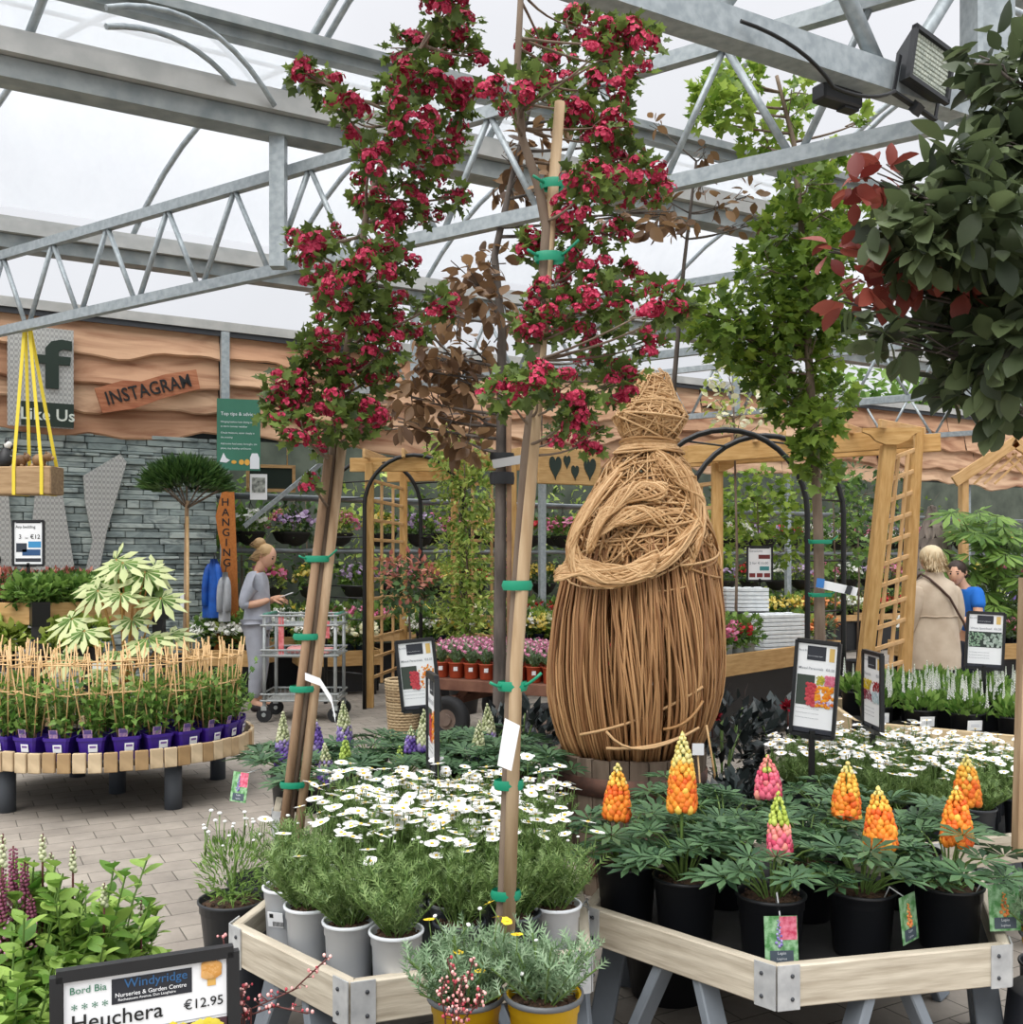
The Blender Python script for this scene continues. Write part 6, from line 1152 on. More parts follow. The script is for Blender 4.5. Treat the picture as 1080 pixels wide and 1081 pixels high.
# -- garden trolley
tq = V3(*wx(322, 9.75), 0); t = thing('garden_trolley', 'galvanised two-tier nursery trolley in front of the woman in grey', 'trolley', tq); rz = -.08
TB = mat('trolley_tube', '#9aa0a0', '#b5b9b8', rough=.4, metal=.3, scale=8); hw_, hd = .33, .24
for sx in (-1, 1):
    for sy in (-1, 1): b = MB(); b.tube([(sx*hw_, sy*hd, .14), (sx*hw_, sy*hd, .99)], .017, 8); b.obj('upright', TB, t)
def wire_tray(name, z, lip, dx=0):
    b = MB()
    for zz in (z, z+lip):
        b.tube([(-hw_-.03, -hd-.02, zz), (hw_+.03, -hd-.02, zz), (hw_+.03, hd+.02, zz), (-hw_-.03, hd+.02, zz)], .009, 6, closed=True, smooth=False)
    for k in range(17): x = -hw_+2*hw_*k/16; b.tube([(x, -hd-.02, z+lip), (x, -hd-.02, z), (x, hd+.02, z), (x, hd+.02, z+lip)], .003, 4, smooth=False)
    for k in range(9): y = -hd+2*hd*k/8; b.tube([(-hw_, y, z), (hw_, y, z)], .003, 4)
    return b.obj(name, TB, t)
wire_tray('basket_tray', .62, .05); wire_tray('basket_rail', .9, .09); wire_tray('lower_tray', .2, .06)
b = MB(); b.box((0, 0, .605), (.62, .44, .01)); b.box((0, 0, .195), (.66, .46, .012)); b.obj('shelf', ALU, t)
for sx in (-1, 1):
    b = MB(); b.tube([(sx*hw_, -hd, .995), (sx*hw_, hd, .995)], .02, 8); b.obj('handle', mat('green_handle', '#4f8a78', rough=.4), t)
    for sy in (-1, 1):
        b = MB(); b.tube([(sx*hw_, sy*hd-.022, .07), (sx*hw_, sy*hd+.022, .07)], .07, 16); ca = b.obj('castor', RUBBER, t); b = MB(); b.box((sx*hw_, sy*hd, .13), (.05, .055, .04)); b.tube([(sx*hw_, sy*hd-.03, .07), (sx*hw_, sy*hd+.03, .07)], .02, 8); b.obj('fork', TB, ca)
b = MB(); b.box((-.17, -.255, .8), (.05, .004, .36)); b.box((.26, -.255, .86), (.04, .004, .16)); b.obj('red_strap', mat('red_print', '#c9545a', '#e08a8c', scale=30), t)
tt = thing('folded_bag', 'folded pale pink bag lying in the nursery trolley', 'bag', tq+V3(-.02, -.05, .63)); b = MB(); b.box((0, 0, .03), (.26, .2, .06), bev=.02); b.box((.2, 0, .02), (.16, .3, .04), bev=.01); b.obj('bag_body', mat('pink_bag', '#d98a88', '#e6aaa4', scale=9), tt)
# -- benches with bedding
def bench(name, label, a, c, dep, z, bh=.17, m=TIMB, legm=BLACK):
    a, c = Vector((a[0], a[1], 0)), Vector((c[0], c[1], 0)); d = (c-a).normalized(); n_ = V3(-d.y, d.x, 0); o = (a+c)/2+n_*dep/2; t = thing(name, label, 'bench', o)
    q = lambda p, k: p-o+n_*k
    for p0, p1 in ((q(a, 0), q(c, 0)), (q(c, 0), q(c, dep)), (q(c, dep), q(a, dep)), (q(a, dep), q(a, 0))): plank('side_board', p0+UP*(z-bh/2), p1+UP*(z-bh/2), .035, bh, m, t)
    b = MB(); b.bar(q(a, dep/2)+UP*(z-.06), q(c, dep/2)+UP*(z-.06), dep-.03, .02); b.obj('bench_top', BLACKP, t)
    for p in (a, c):
        for k in (.06, dep-.06): e = q(p, k)+d*(.07 if p is a else -.07); b = MB(); b.bar(e, e+UP*(z-bh), .06, .06); b.obj('leg', legm, t)
    b = MB(); b.bar(q(a, .12)+UP*(z*.42), q(c, .12)+UP*(z*.42), .02, z*.82-.05); b.obj('skirt_panel', BLACKP, t)
    return lambda s, k: o+q(a, 0)+d*s+n_*k+UP*(z-.05), (c-a).length
bw_ = {k: bloom_mesh(30, .13, .11, .035, 'disc', c, c2, 3, .3) for k, (c, c2) in dict(white=('#e8e8de', '#fafaf4'), pink=('#c84a78', '#eaa0bc'), red=('#b51e28', '#dd4048'), yellow=('#d8b93a', '#efe08a'), purple=('#5a3f8a', '#8a72b8'), orange=('#d8703a', '#eca868'), cream=('#dcd8a8', '#f2f0d6')).items()}
fols = [bush_mesh(150, .13, .12, .065, 'wide', 'mid', 1), bush_mesh(150, .13, .12, .06, 'leaf', 'dark', 2), bush_mesh(140, .14, .12, .06, 'leaf', 'lime', 3), bush_mesh(160, .13, .13, .055, 'lobe', 'mid', 4), bush_mesh(150, .13, .12, .06, 'leaf', 'grey', 5)]
def rowfill(P, L, desc, n, rows, dep, cols, potc, group, where, name='bedding_plant', ph=.12, rt=.07, fsel=None, sc=1.0):
    for r_ in range(rows):
        for i in range(n):
            c = cols[(i*3+r_*5+i//3) % len(cols)]; q = P(.12+(L-.24)*(i+.5*(r_ % 2)*.9)/max(1, n-.5), .13+(dep-.24)*r_/max(1, rows-1) if rows > 1 else dep/2); f = fols[(i+r_) % len(fols)] if fsel is None else fols[fsel]
            lab = f'{c}-flowered bedding plant, {nth(i)} from left along the front of {where}' if r_ == 0 else f'bedding plant with {c} flowers behind the front row on {where}'
            pot_plant(name, lab, 'plant', q, rt, ph, potc, f, [bw_[c]], f'{group}, front row' if r_ == 0 else f'{c} {group}, behind the front', None, sc)
P_, L_ = bench('timber_bench', 'timber-fronted bench of white flowers beside the woman in grey', wx(203, 10.95), wx(264, 10.8), .6, .55); rowfill(P_, L_, '', 4, 2, .6, ['white'], '#191b20', 'bedding beside the woman', 'the bench beside the woman', sc=1.35)
P_, L_ = bench('timber_bench', 'timber-fronted bench behind the nursery trolley', wx(318, 11.2), wx(402, 11.5), .6, .50); rowfill(P_, L_, '', 5, 2, .6, ['white', 'cream', 'yellow'], '#3a4a5a', 'bedding behind the trolley', 'the bench behind the trolley', sc=1.3)
P_, L_ = bench('timber_bench', 'timber-fronted bench of mixed bedding behind the old cart', wx(440, 11.0), wx(640, 11.4), .8, .62); rowfill(P_, L_, '', 11, 3, .8, ['white', 'cream', 'red', 'yellow', 'pink'], '#2a2f4a', 'bedding behind the cart', 'the bench behind the cart', sc=1.15)
P_, L_ = bench('timber_bench', 'long timber-fronted bench of geraniums right of the willow figure', (1.42, 7.75), (3.05, 9.5), 1.0, .76, .17)
for i in range(9):
    if i > 4: continue
    pot_plant('geranium', f'geranium in white pot, {nth(i)} from the left along the front of the geranium bench', 'plant', P_(.22+i*.175, .12), .07, .115, '#d3d8d2', fols[3], [bw_['red'] if i in (0, 3) else bw_['pink']] if i != 4 else [], 'geraniums in white pots')
for i in range(5): pot_plant('geranium', 'geranium standing behind the front row of the geranium bench', 'plant', P_(.15+i*.2, .36), .07, .115, '#d3d8d2', fols[3], [bw_['pink']], 'geraniums behind the front row', sc=1.1)
for i in range(3): pot_plant('bedding_plant', f'yellow and orange bedding plant, {nth(i)} from left at the geranium bench end', 'plant', P_(2.02+i*.14, .14+.15*(i % 2)), .06, .1, '#c9d0cc', fols[(i+2) % 5], [bw_['yellow' if i % 2 else 'orange']], 'bedding at the far end of the geranium bench')
for i in range(8): pot_plant('bedding_plant', 'bedding plant at the back of the geranium bench', 'plant', P_(.2+i*.17, .82), .07, .12, '#191b20', fols[i % 3], [bw_['pink' if i % 2 else 'red']], 'bedding at the back of the geranium bench', sc=1.2)
STY = mat('polystyrene', '#d4dadd', '#e3e8ea', rough=.8, scale=20)
def tray_stack(label, p, n, w, dp, rz):
    t = thing('polystyrene_tray_stack', label, 'tray stack', p, rz)
    for k in range(n):
        b = MB(); b.box((0, 0, k*.036+.016), (w, dp, .031), bev=.004)
        if k == n-1:
            for i in range(4): b.lathe([(.03, .04), (.045, .034)], 10, (-w*.36+w*.24*i, 0, k*.036), cap0=True)
        b.obj('tray', STY, t)
q = P_(1.62, .26); q.z = .71; tray_stack('stack of grey-white polystyrene trays on the geranium bench behind the black arch', q, 9, .46, .3, .45)
q = P_(1.70, .62)-V3(-.05, .15, .1)*0; q.z = 1.04; tray_stack('stack of white polystyrene trays at the back of the geranium bench below the small sign', q, 6, .40, .3, .1)
t = thing('crate', 'black upturned crate under the rear polystyrene trays', 'crate', V3(q.x, q.y, .71), .1); b = MB(); b.box((0, 0, .163), (.42, .32, .33), bev=.005); b.obj('crate_body', BLACKP, t)
card('offer_sign', 'small framed offer sign with red pictures above the polystyrene trays', W(789, 577, 9.9), W(815, 577, 9.9), .33, [('Geraniums', .12, .08, .16, GREYT), ('2 for €15.00', .15, .08, .52, GREYT)], post_to=.71, pic=[(.1, .02, .9, .06, '#22262d'), (.45, .24, .92, .36, '#6a2a28'), (.5, .58, .88, .7, '#3f8a8c'), (.08, .78, .32, .9, '#7a2c2a'), (.38, .78, .62, .9, '#7a2c2a'), (.68, .78, .92, .9, '#7a2c2a')])
P_, L_ = bench('timber_bench', 'timber bench of bedding behind the lady in beige', wx(985, 10.9), (6.6, 11.4), .8, .6); rowfill(P_, L_, '', 9, 2, .8, ['red', 'pink', 'white'], '#191b20', 'bedding behind the beige coat', 'the bench behind the beige coat', sc=1.2)
# ------------------------------------------------------------------ hanging basket hall under the boards
for off, z in ((-.55, 2.28), (-.50, 1.62), (-1.5, 2.32)):
    b = MB(); b.tube([wp(.2, z, off), wp(16, z, off)], .03, 6); struct(b.obj('hanging_rail', mat('rail_tube', '#7a8084', '#8f9598', rough=.5, metal=.3)))
b = MB(); b.bar(wp(1.6, 2.9, -.3), wp(.4, 1.9, -.3), .05, .05); b.bar(wp(5.6, 2.9, -.4), wp(6.7, 1.7, -.4), .05, .05); struct(b.obj('wall_brace', STEEL))
hf = [bush_mesh(190, .2, .16, .085, 'wide', 'mid', 11), bush_mesh(200, .2, .17, .075, 'leaf', 'dark', 12), bush_mesh(200, .22, .18, .08, 'leaf', 'lime', 13), bush_mesh(200, .21, .16, .07, 'lobe', 'mid', 14)]
hb = {k: bloom_mesh(26, .21, .16, .055, 'disc', c, c2, 9, .1) for k, (c, c2) in dict(white=('#e8e8de', '#fafaf4'), pink=('#c84a78', '#eaa0bc'), red=('#b51e28', '#dd4048'), lilac=('#a88ab8', '#d8c4e0'), yellow=('#d8b93a', '#efe08a')).items()}
b = MB(); b.lathe([(.05, 0), (.13, .05), (.18, .15), (.185, .17), (.17, .165), (.001, .15)], 18, cap0=True); bowl = b.mesh('bowl', mat('basket_bowl', '#1f1d1b', rough=.8))
b = MB()
for k in range(3): a = k*2.094; b.tube([(.18*math.cos(a), .18*math.sin(a), .16), (0, 0, .5)], .004, 4)
b.tube([(0, 0, .5), (0, 0, .55), (.02, 0, .57)], .005, 4); wires = b.mesh('hanger', BLACK)
def basket(w, off, zrail, label, group, i):
    c = ['white', 'pink', 'red', 'lilac', 'yellow'][(i*3+i//4) % 5]; t = thing('hanging_basket', label.format(c=c), 'hanging basket', wp(w, zrail-.60, off), R.uniform(0, 6), group); part('bowl', bowl, t); part('hanger', wires, t, (0, 0, .02)); part('foliage', hf[i % 4], t, (0, 0, .12), 0); part('blossom', hb[c], t, (0, 0, .12))
for i in range(27): basket(.55+i*.56, -.55, 2.28, 'hanging basket with {c} flowers, '+nth(i)+' from the left on the upper rail', 'hanging baskets on the upper rail', i)
for i in range(27): basket(.75+i*.56, -.50, 1.62, 'hanging basket with {c} flowers, '+nth(i)+' from the left on the lower rail', 'hanging baskets on the lower rail', i+2)
for i in range(22): basket(.6+i*.7, -1.5, 2.32, 'hanging basket with {c} flowers on the rail at the back of the hall', 'hanging baskets on the back rail', i+1)
for i, (w_, l_) in enumerate(((.5, 2.3), (3.1, 2.3), (5.7, 2.3), (8.3, 2.3), (10.9, 2.3), (13.5, 2.3))):
    a, c = wp(w_, 0, .1), wp(w_+l_, 0, .1); P_, L_ = bench('hall_bench', f'slatted bench below the hanging baskets, {nth(i)} from the slate wall', (a.x, a.y), (c.x, c.y), .7, .62, .1, m=PERGL)
    rowfill(P_, L_, '', 8, 2, .7, [['white', 'pink', 'yellow'], ['cream', 'red', 'purple'], ['pink', 'white', 'red'], ['yellow', 'orange', 'white'], ['red', 'pink', 'cream'], ['white', 'purple', 'pink']][i], '#191b20', f'bedding on hall bench {ORD[i]}', f'the {nth(i)} hall bench', sc=1.3)
for i in range(16):
    w = 1.0+i*.95; t = climber('hall_shrub', f'tall leafy shrub at the back of the hall, {nth(i)} from the left', tuple(wp(w, 0, -2.6))[:2], [(0, 0, 0)][:0] or [(540+F*(wp(w, 0, -2.6).x+dx)/(wp(w, 0, -2.6).y), HZ-(z-CH)*F/wp(w, 0, -2.6).y, 24) for dx, z in ((0, 1.0), (-.3, 1.5), (.3, 1.6), (0, 2.0), (-.25, 2.4), (.25, 2.5), (0, .6))], wp(w, 0, -2.6).y, 60, T_LEAF, .13, [LF_MID, LF_DARK, LF_LIME, LF_MAPLED][i % 4], i+20)
# heart board, chalkboard and hanging photo card, red box
p = W(601, 493, 13.2); t = thing('heart_board', 'timber board with four dark green hearts above the hanging baskets', 'sign', p, .45); b = MB(); b.box((0, 0, 0), (.92, .05, .46), bev=.01); b.obj('board', TIMB, t)
def heart(s): return [(s*.16*16*math.sin(a)**3/16*1.0, s*.16*(13*math.cos(a)-5*math.cos(2*a)-2*math.cos(3*a)-math.cos(4*a))/16) for a in [2*PI*i/24 for i in range(24)]]
for x, z, s, sx in ((-.22, .0, .62, .9), (-.05, .07, .36, .9), (.07, -.06, .4, .9), (.29, .0, .6, .95)): b = MB(); b.prism([(x_*sx, y_*1.7) for x_, y_ in heart(s)], (x, -.03, z), (1, 0, 0), (0, 0, 1), .01); b.obj('heart', DKGREEN, t)
b = MB(); b.tube([(-.4, 0, .22), (-.4, 0, .75)], .008, 5); b.tube([(.4, 0, .22), (.4, 0, .75)], .008, 5); b.obj('hanger', BLACK, t)
p = W(286, 505, 12.8); t = thing('chalkboard', 'dark green board in a pale timber frame hanging above the upper rail', 'sign', p, .3); b = MB(); b.box((0, 0, 0), (.52, .02, .28)); b.obj('board', DKGREEN, t); b = MB()
for z in (-.15, .15): b.box((0, -.005, z), (.6, .03, .04))
for x in (-.28, .28): b.box((x, -.005, 0), (.04, .03, .3))
b.tube([(-.2, 0, .15), (-.2, 0, .6)], .006, 4); b.tube([(.2, 0, .15), (.2, 0, .6)], .006, 4); b.obj('frame', PERGL, t)
p = W(273, 514, 11.6); t = thing('hanging_card', 'small white photo card hanging below the green information board', 'sign', p, .1); b = MB(); b.box((0, 0, 0), (.19, .01, .29)); b.obj('sheet', WHITE, t); b = MB(); b.box((0, -.007, .02), (.15, .003, .17)); b.obj('picture', mat('card_photo', '#5a5f5a', '#b8bcb4', scale=25), t); b = MB(); b.tube([(0, 0, .145), (0, 0, .9)], .004, 4); b.obj('cord', BLACK, t)
w_, z_ = wpx(385, 447, .2); t = wall_obj('bird_box', 'dark red square box fixed to the cladding beside the red hawthorn', 'box', w_, z_, .2); b = MB(); b.box((0, 0, 0), (.25, .2, .34), bev=.01); b.obj('box_body', mat('maroon_paint', '#5a2420'), t); b = MB(); b.bar((-.14, -.02, .19), (.14, -.02, .19), .26, .03); b.obj('lid', MATS['maroon_paint'], t)
# ================================================================== people
SKIN_M = mat('skin', '#d9a688', '#e3b397', rough=.55, scale=8); LIPS = mat('lips', '#b06a62'); EYE = mat('eye_dark', '#2a211d')
def skinned(J, E, sub=2):
    """one continuous surface grown round a joint skeleton; J: name -> (x, y, z, r[, r2])"""
    me = bpy.data.meshes.new('sk'); nm = list(J); me.from_pydata([J[k][:3] for k in nm], [(nm.index(a), nm.index(b_)) for a, b_ in E], []); ob = bpy.data.objects.new('sk', me); COL.objects.link(ob)
    ob.modifiers.new('Skin', 'SKIN').use_smooth_shade = True; sv = me.skin_vertices[0].data
    for i, k in enumerate(nm): r = J[k][3]; sv[i].radius = (r, J[k][4] if len(J[k]) > 4 else r); sv[i].use_root = (i == 0)
    s = ob.modifiers.new('Sub', 'SUBSURF'); s.levels = s.render_levels = sub
    dg = bpy.context.evaluated_depsgraph_get(); me2 = bpy.data.meshes.new_from_object(ob.evaluated_get(dg)); vs = [tuple(v.co) for v in me2.vertices]; fs = [tuple(p.vertices) for p in me2.polygons]
    bpy.data.objects.remove(ob); bpy.data.meshes.remove(me); bpy.data.meshes.remove(me2); return vs, fs
def head_geo(b, c, yaw, pitch, s=1.0):
    """skull, jaw, nose, ears merged as one lathe-shaped lump facing +x before yaw/pitch"""
    M = Matrix.Rotation(yaw, 3, 'Z') @ Matrix.Rotation(pitch, 3, 'Y'); c = Vector(c); vs = []; n, k = 16, 12
    for i in range(k+1):
        th = PI*i/k; z = -.115*math.cos(th)*s
        for j in range(n):
            a = 2*PI*j/n; r = math.sin(th); x, y = r*.098*math.cos(a)*s, r*.076*math.sin(a)*s; u = z/(.115*s)
            if u < 0: x = x*(1-.18*u*u)+.012*s*(-u); y *= 1-.32*u*u
            if math.cos(a) > .93:
                x += s*.024*math.exp(-((u+.12)/.16)**2)*r; x -= s*.007*math.exp(-((u-.12)/.1)**2); x += s*.005*math.exp(-((u+.48)/.1)**2)
            vs.append(c+M @ V3(x, y, z))
    b.add(vs, [(i*n+j, i*n+(j+1) % n, (i+1)*n+(j+1) % n, (i+1)*n+j) for i in range(k) for j in range(n)], 0, True)
    for sy in (-1, 1):
        q = lambda x, y, z: c+M @ V3(x*s, y*s, z*s)
        b.tube([q(-.01, sy*.074, .025), q(-.02, sy*.083, .02), q(-.018, sy*.083, -.01), q(-.005, sy*.075, -.025)], [.008, .012, .011, .006], 6)
    return M
def face(t, c, M, s=1.0):
    b = MB(); c = Vector(c)
    for sy in (-1, 1): b.ball(c+M @ V3(.086*s, sy*.032*s, .012*s), .0095*s, 8, 5, 0); b.tube([c+M @ V3(.09*s, sy*.018*s, .034*s), c+M @ V3(.085*s, sy*.046*s, .034*s)], .0035*s, 4)
    b.obj('eyes', EYE, t); b = MB(); b.tube([c+M @ V3(.094*s, -.018*s, -.054*s), c+M @ V3(.099*s, 0, -.056*s), c+M @ V3(.094*s, .018*s, -.054*s)], .0045*s, 5); b.obj('mouth', LIPS, t)
def hand(b, w, d, up, curl=.5, s=1.0, thumb=1):
    """palm and five separate bent fingers; d = direction of the palm, up = back of the hand"""
    w, d, up = Vector(w), Vector(d).normalized(), Vector(up); up = (up-d*up.dot(d)).normalized(); sd = d.cross(up)
    b.tube([w-d*.01*s, w+d*.04*s, w+d*.085*s], [.022*s, .03*s, .03*s], 8)
    for i, (o, L) in enumerate(((-.03, .062), (-.01, .075), (.01, .08), (.029, .068))):
        p = w+d*.07*s+sd*(-o*s*thumb); P = [p]; a = 0
        for seg in (.42, .33, .25): a += curl*.8; P.append(P[-1]+(d*math.cos(a)-up*math.sin(a))*L*seg*s*1.05)
        b.tube(P, [.0095*s, .009*s, .008*s, .0065*s], 6)
    p = w+d*.02*s+sd*.026*s*thumb; b.tube([p, p+(d*.5+sd*.8*thumb)*.03*s, p+(d*.8+sd*.75*thumb-up*.3)*.058*s, p+(d*1+sd*.55*thumb-up*.5)*.08*s], [.013*s, .011*s, .0095*s, .007*s], 6)
def hairmass(t, name, m, c, M, pts, n=300, ln=.06, seed=0, w=.1):
    """a shaped cap plus combed strands over it"""
    b = MB(); g = np.random.default_rng(seed)
    for (x, y, z, rx, ry, rz) in pts:
        vs = []; k, q = 9, 14
        for i in range(k+1):
            for j in range(q): th = PI*i/k; a = 2*PI*j/q; vs.append(Vector(c)+M @ V3(x+rx*math.sin(th)*math.cos(a), y+ry*math.sin(th)*math.sin(a), z-rz*math.cos(th)))
        b.add(vs, [(i*q+j, i*q+(j+1) % q, (i+1)*q+(j+1) % q, (i+1)*q+j) for i in range(k) for j in range(q)], 0, True)
        d = rdir(n//len(pts)); P = np.array([list(Vector(c)+M @ V3(x+rx*v[0]*.98, y+ry*v[1]*.98, z+rz*v[2]*.98)) for v in d]); D = np.array([list(M @ V3(-v[0]*.3-.5, v[1]*.4, -.5-v[2]*.5)) for v in d]); b.scatter(T_STRIP, P, D, np.array([list(M @ Vector(v)) for v in d]), g.uniform(.6, 1.2, len(d))*ln, 0)
    return b.obj(name, m, t)
def tones(nm, c1, c2): return leafmat(nm, c1, c2, 0, .5)
# -- woman in grey with phone
px0 = W(271, 592, 10.25); t = thing('person', 'woman in pale grey top and trousers with hair in a bun, tapping a phone', 'person', (px0.x, px0.y, 0)); 
J = {'pelvis': (0, 0, .93, .12, .13), 'waist': (.01, 0, 1.06, .10, .115), 'chest': (.015, 0, 1.24, .11, .13), 'neck0': (.015, 0, 1.385, .06), 'neck': (.045, 0, 1.46, .05), 'skull': (.075, 0, 1.53, .06)}
E = [('pelvis', 'waist'), ('waist', 'chest'), ('chest', 'neck0'), ('neck0', 'neck'), ('neck', 'skull')]
for s, sy in (('l', 1), ('r', -1)):
    ex, wx_ = (-.09, .15) if sy < 0 else (-.05, .17)
    J.update({'sh'+s: (.0, sy*.15, 1.335, .06), 'el'+s: (ex, sy*.215, 1.055, .045), 'fa'+s: (.06, sy*.16, 1.08, .04), 'wr'+s: (wx_, sy*.075, 1.115, .026), 'hip'+s: (.0, sy*.085, .86, .09), 'kn'+s: (.03, sy*.09, .48, .06), 'an'+s: (-.01, sy*.09, .09, .04), 'to'+s: (.13, sy*.1, .035, .035)})
    E += [('chest', 'sh'+s), ('sh'+s, 'el'+s), ('el'+s, 'fa'+s), ('fa'+s, 'wr'+s), ('pelvis', 'hip'+s), ('hip'+s, 'kn'+s), ('kn'+s, 'an'+s), ('an'+s, 'to'+s)]
b = MB(); b.add(*skinned(J, E), 0, True); hc = V3(.098, 0, 1.545); M = head_geo(b, hc, -.25, .42); hand(b, V3(.165, -.07, 1.118), (1, .25, .15), (-.1, -.5, 1), .55, 1, 1); hand(b, V3(.18, .07, 1.118), (1, -.3, .1), (-.1, .5, 1), .45, 1, -1); b.obj('body', SKIN_M, t); face(t, hc, M)
TOPM = mat('grey_marl', '#a9adb9', '#b9bdc8', rough=.85, scale=9, bump=.15); TRM = mat('pale_trousers', '#a5a8b3', '#b5b8c2', rough=.85, scale=7, bump=.2)
Jt = {'a': (.005, 0, .80, .15, .17), 'a2': (.005, 0, .93, .145, .165), 'b': (.01, 0, 1.06, .125, .14), 'c': (.015, 0, 1.24, .13, .15), 'd': (.01, 0, 1.365, .085)}; Et = [('a', 'a2'), ('a2', 'b'), ('b', 'c'), ('c', 'd')]
for s, sy in (('l', 1), ('r', -1)):
    e = J['el'+s]; f = J['fa'+s]; Jt.update({'s'+s: (.0, sy*.155, 1.335, .075), 'e'+s: (e[0], e[1], e[2], .062), 'f'+s: (e[0]*.5+f[0]*.5, e[1]*.5+f[1]*.5, e[2]*.5+f[2]*.5, .056)}); Et += [('c', 's'+s), ('s'+s, 'e'+s), ('e'+s, 'f'+s)]
b = MB(); b.add(*skinned(Jt, Et), 0, True); n = 20; lv = [(.815, .142, .168), (.88, .142, .166), (.97, .132, .158), (1.06, .122, .146), (1.15, .122, .146), (1.22, .11, .13)]
b.add([(.008+rx*(1+.02*math.sin(6*a+z*9))*math.cos(a), ry*math.sin(a), z) for z, rx, ry in lv for a in [2*PI*j/n for j in range(n)]], [(i*n+j, i*n+(j+1) % n, (i+1)*n+(j+1) % n, (i+1)*n+j) for i in range(5) for j in range(n)], 0, True); b.obj('top', TOPM, t)
Jt = {'a': (.005, 0, .92, .115, .135)}; Et = []
for s, sy in (('l', 1), ('r', -1)): Jt.update({'h'+s: (.0, sy*.085, .83, .115), 'k'+s: (.025, sy*.09, .48, .088), 'n'+s: (-.005, sy*.09, .12, .06)}); Et += [('a', 'h'+s), ('h'+s, 'k'+s), ('k'+s, 'n'+s)]
b = MB(); b.add(*skinned(Jt, Et), 0, True); b.obj('trousers', TRM, t)
for sy in (-1, 1): b = MB(); b.add(*skinned({'a': (-.04, sy*.09, .045, .045), 'b': (.05, sy*.095, .042, .045), 'c': (.15, sy*.1, .032, .03)}, [('a', 'b'), ('b', 'c')]), 0, True); b.obj('shoe', mat('dark_shoe', '#2c2426'), t)
HB = tones('blonde_hair', '#8a6a48', '#c9a878'); hairmass(t, 'hair', HB, hc, M, [(-.022, 0, .035, .098, .086, .088), (-.06, 0, -.02, .06, .078, .075)], 700, .06, 1)
hairmass(t, 'hair_bun', HB, hc, M, [(-.12, 0, .085, .062, .064, .062)], 300, .05, 2)
t = thing('phone', 'pale phone held in the hands of the woman in grey', 'phone', px0*1+V3(0, 0, -px0.z)+V3(.29, 0, 1.155), .0); b = MB(); b.box((0, 0, 0), (.145, .072, .009), M=Matrix.Rotation(-.35, 3, 'Y'), bev=.003); b.obj('phone_body', WHITE, t)
# -- lady in beige coat, seen from behind
q0 = W(986, 592, 9.0); t = thing('person', 'lady with short blonde hair in beige coat seen from behind, bag strap across her back', 'person', (q0.x, q0.y, 0), 1.85)
J = {'pelvis': (0, 0, .90, .13, .15), 'waist': (0, 0, 1.02, .12, .14), 'chest': (.0, 0, 1.2, .13, .16), 'neck0': (.01, 0, 1.34, .065), 'neck': (.025, 0, 1.41, .055), 'skull': (.04, 0, 1.47, .06)}
E = [('pelvis', 'waist'), ('waist', 'chest'), ('chest', 'neck0'), ('neck0', 'neck'), ('neck', 'skull')]
for s, sy in (('l', 1), ('r', -1)):
    J.update({'sh'+s: (0, sy*.16, 1.27, .045), 'el'+s: (-.02, sy*.235, 1.03, .045), 'wr'+s: (.06, sy*.235, .80, .03), 'hip'+s: (0, sy*.09, .84, .1), 'kn'+s: (.02, sy*.09, .47, .065), 'an'+s: (-.01, sy*.09, .09, .042), 'to'+s: (.12, sy*.1, .035, .035)})
    E += [('chest', 'sh'+s), ('sh'+s, 'el'+s), ('el'+s, 'wr'+s), ('pelvis', 'hip'+s), ('hip'+s, 'kn'+s), ('kn'+s, 'an'+s), ('an'+s, 'to'+s)]
b = MB(); b.add(*skinned(J, E), 0, True); hc = V3(.05, 0, 1.51); M = head_geo(b, hc, -.1, .05)
for sy in (-1, 1): hand(b, (.062, sy*.235, .79), (.15, 0, -1), (0, sy, 0), .5, 1, sy)
b.obj('body', SKIN_M, t); face(t, hc, M); COAT = mat('beige_coat', '#b8a691', '#cdbda8', rough=.85, scale=6, bump=.3)
b = MB(); n = 22; vs = []; lv = [(.56, .235, .2), (.68, .245, .2), (.80, .235, .19), (.93, .215, .175), (1.02, .205, .16), (1.12, .215, .165), (1.24, .22, .15), (1.31, .185, .115), (1.355, .10, .08), (1.40, .075, .075)]
for z, ry, rx in lv:
    for j in range(n): a = 2*PI*j/n; f = 1+.03*math.sin(5*a+z*4)*(1 if z < 1.0 else .2); vs.append((rx*f*math.cos(a), ry*f*math.sin(a), z))
b.add(vs, [(i*n+j, i*n+(j+1) % n, (i+1)*n+(j+1) % n, (i+1)*n+j) for i in range(len(lv)-1) for j in range(n)], 0, True); b.tube([(.166*math.cos(a), .212*math.sin(a), 1.015+.004*math.sin(9*a)) for a in [2*PI*i/28 for i in range(28)]], .007, 5, closed=True)
b.obj('coat', COAT, t)
for sy in (-1, 1): b = MB(); b.add(*skinned({'a': (0, sy*.15, 1.29, .11), 'b': (-.02, sy*.238, 1.03, .07), 'c': (.05, sy*.238, .84, .058)}, [('a', 'b'), ('b', 'c')]), 0, True); b.obj('coat_sleeve', COAT, t)
b = MB()
for sy in (-1, 1): b.add(*skinned({'a': (0, sy*.085, .8, .12), 'b': (.02, sy*.09, .47, .09), 'c': (0, sy*.09, .09, .075)}, [('a', 'b'), ('b', 'c')]), 0, True)
b.obj('trousers', mat('grey_trousers', '#5c6064', '#6c7074', rough=.85), t)
for sy in (-1, 1): b = MB(); b.add(*skinned({'a': (-.04, sy*.09, .045, .045), 'b': (.05, sy*.095, .042, .045), 'c': (.15, sy*.1, .032, .03)}, [('a', 'b'), ('b', 'c')]), 0, True); b.obj('shoe', MATS['dark_shoe'], t)
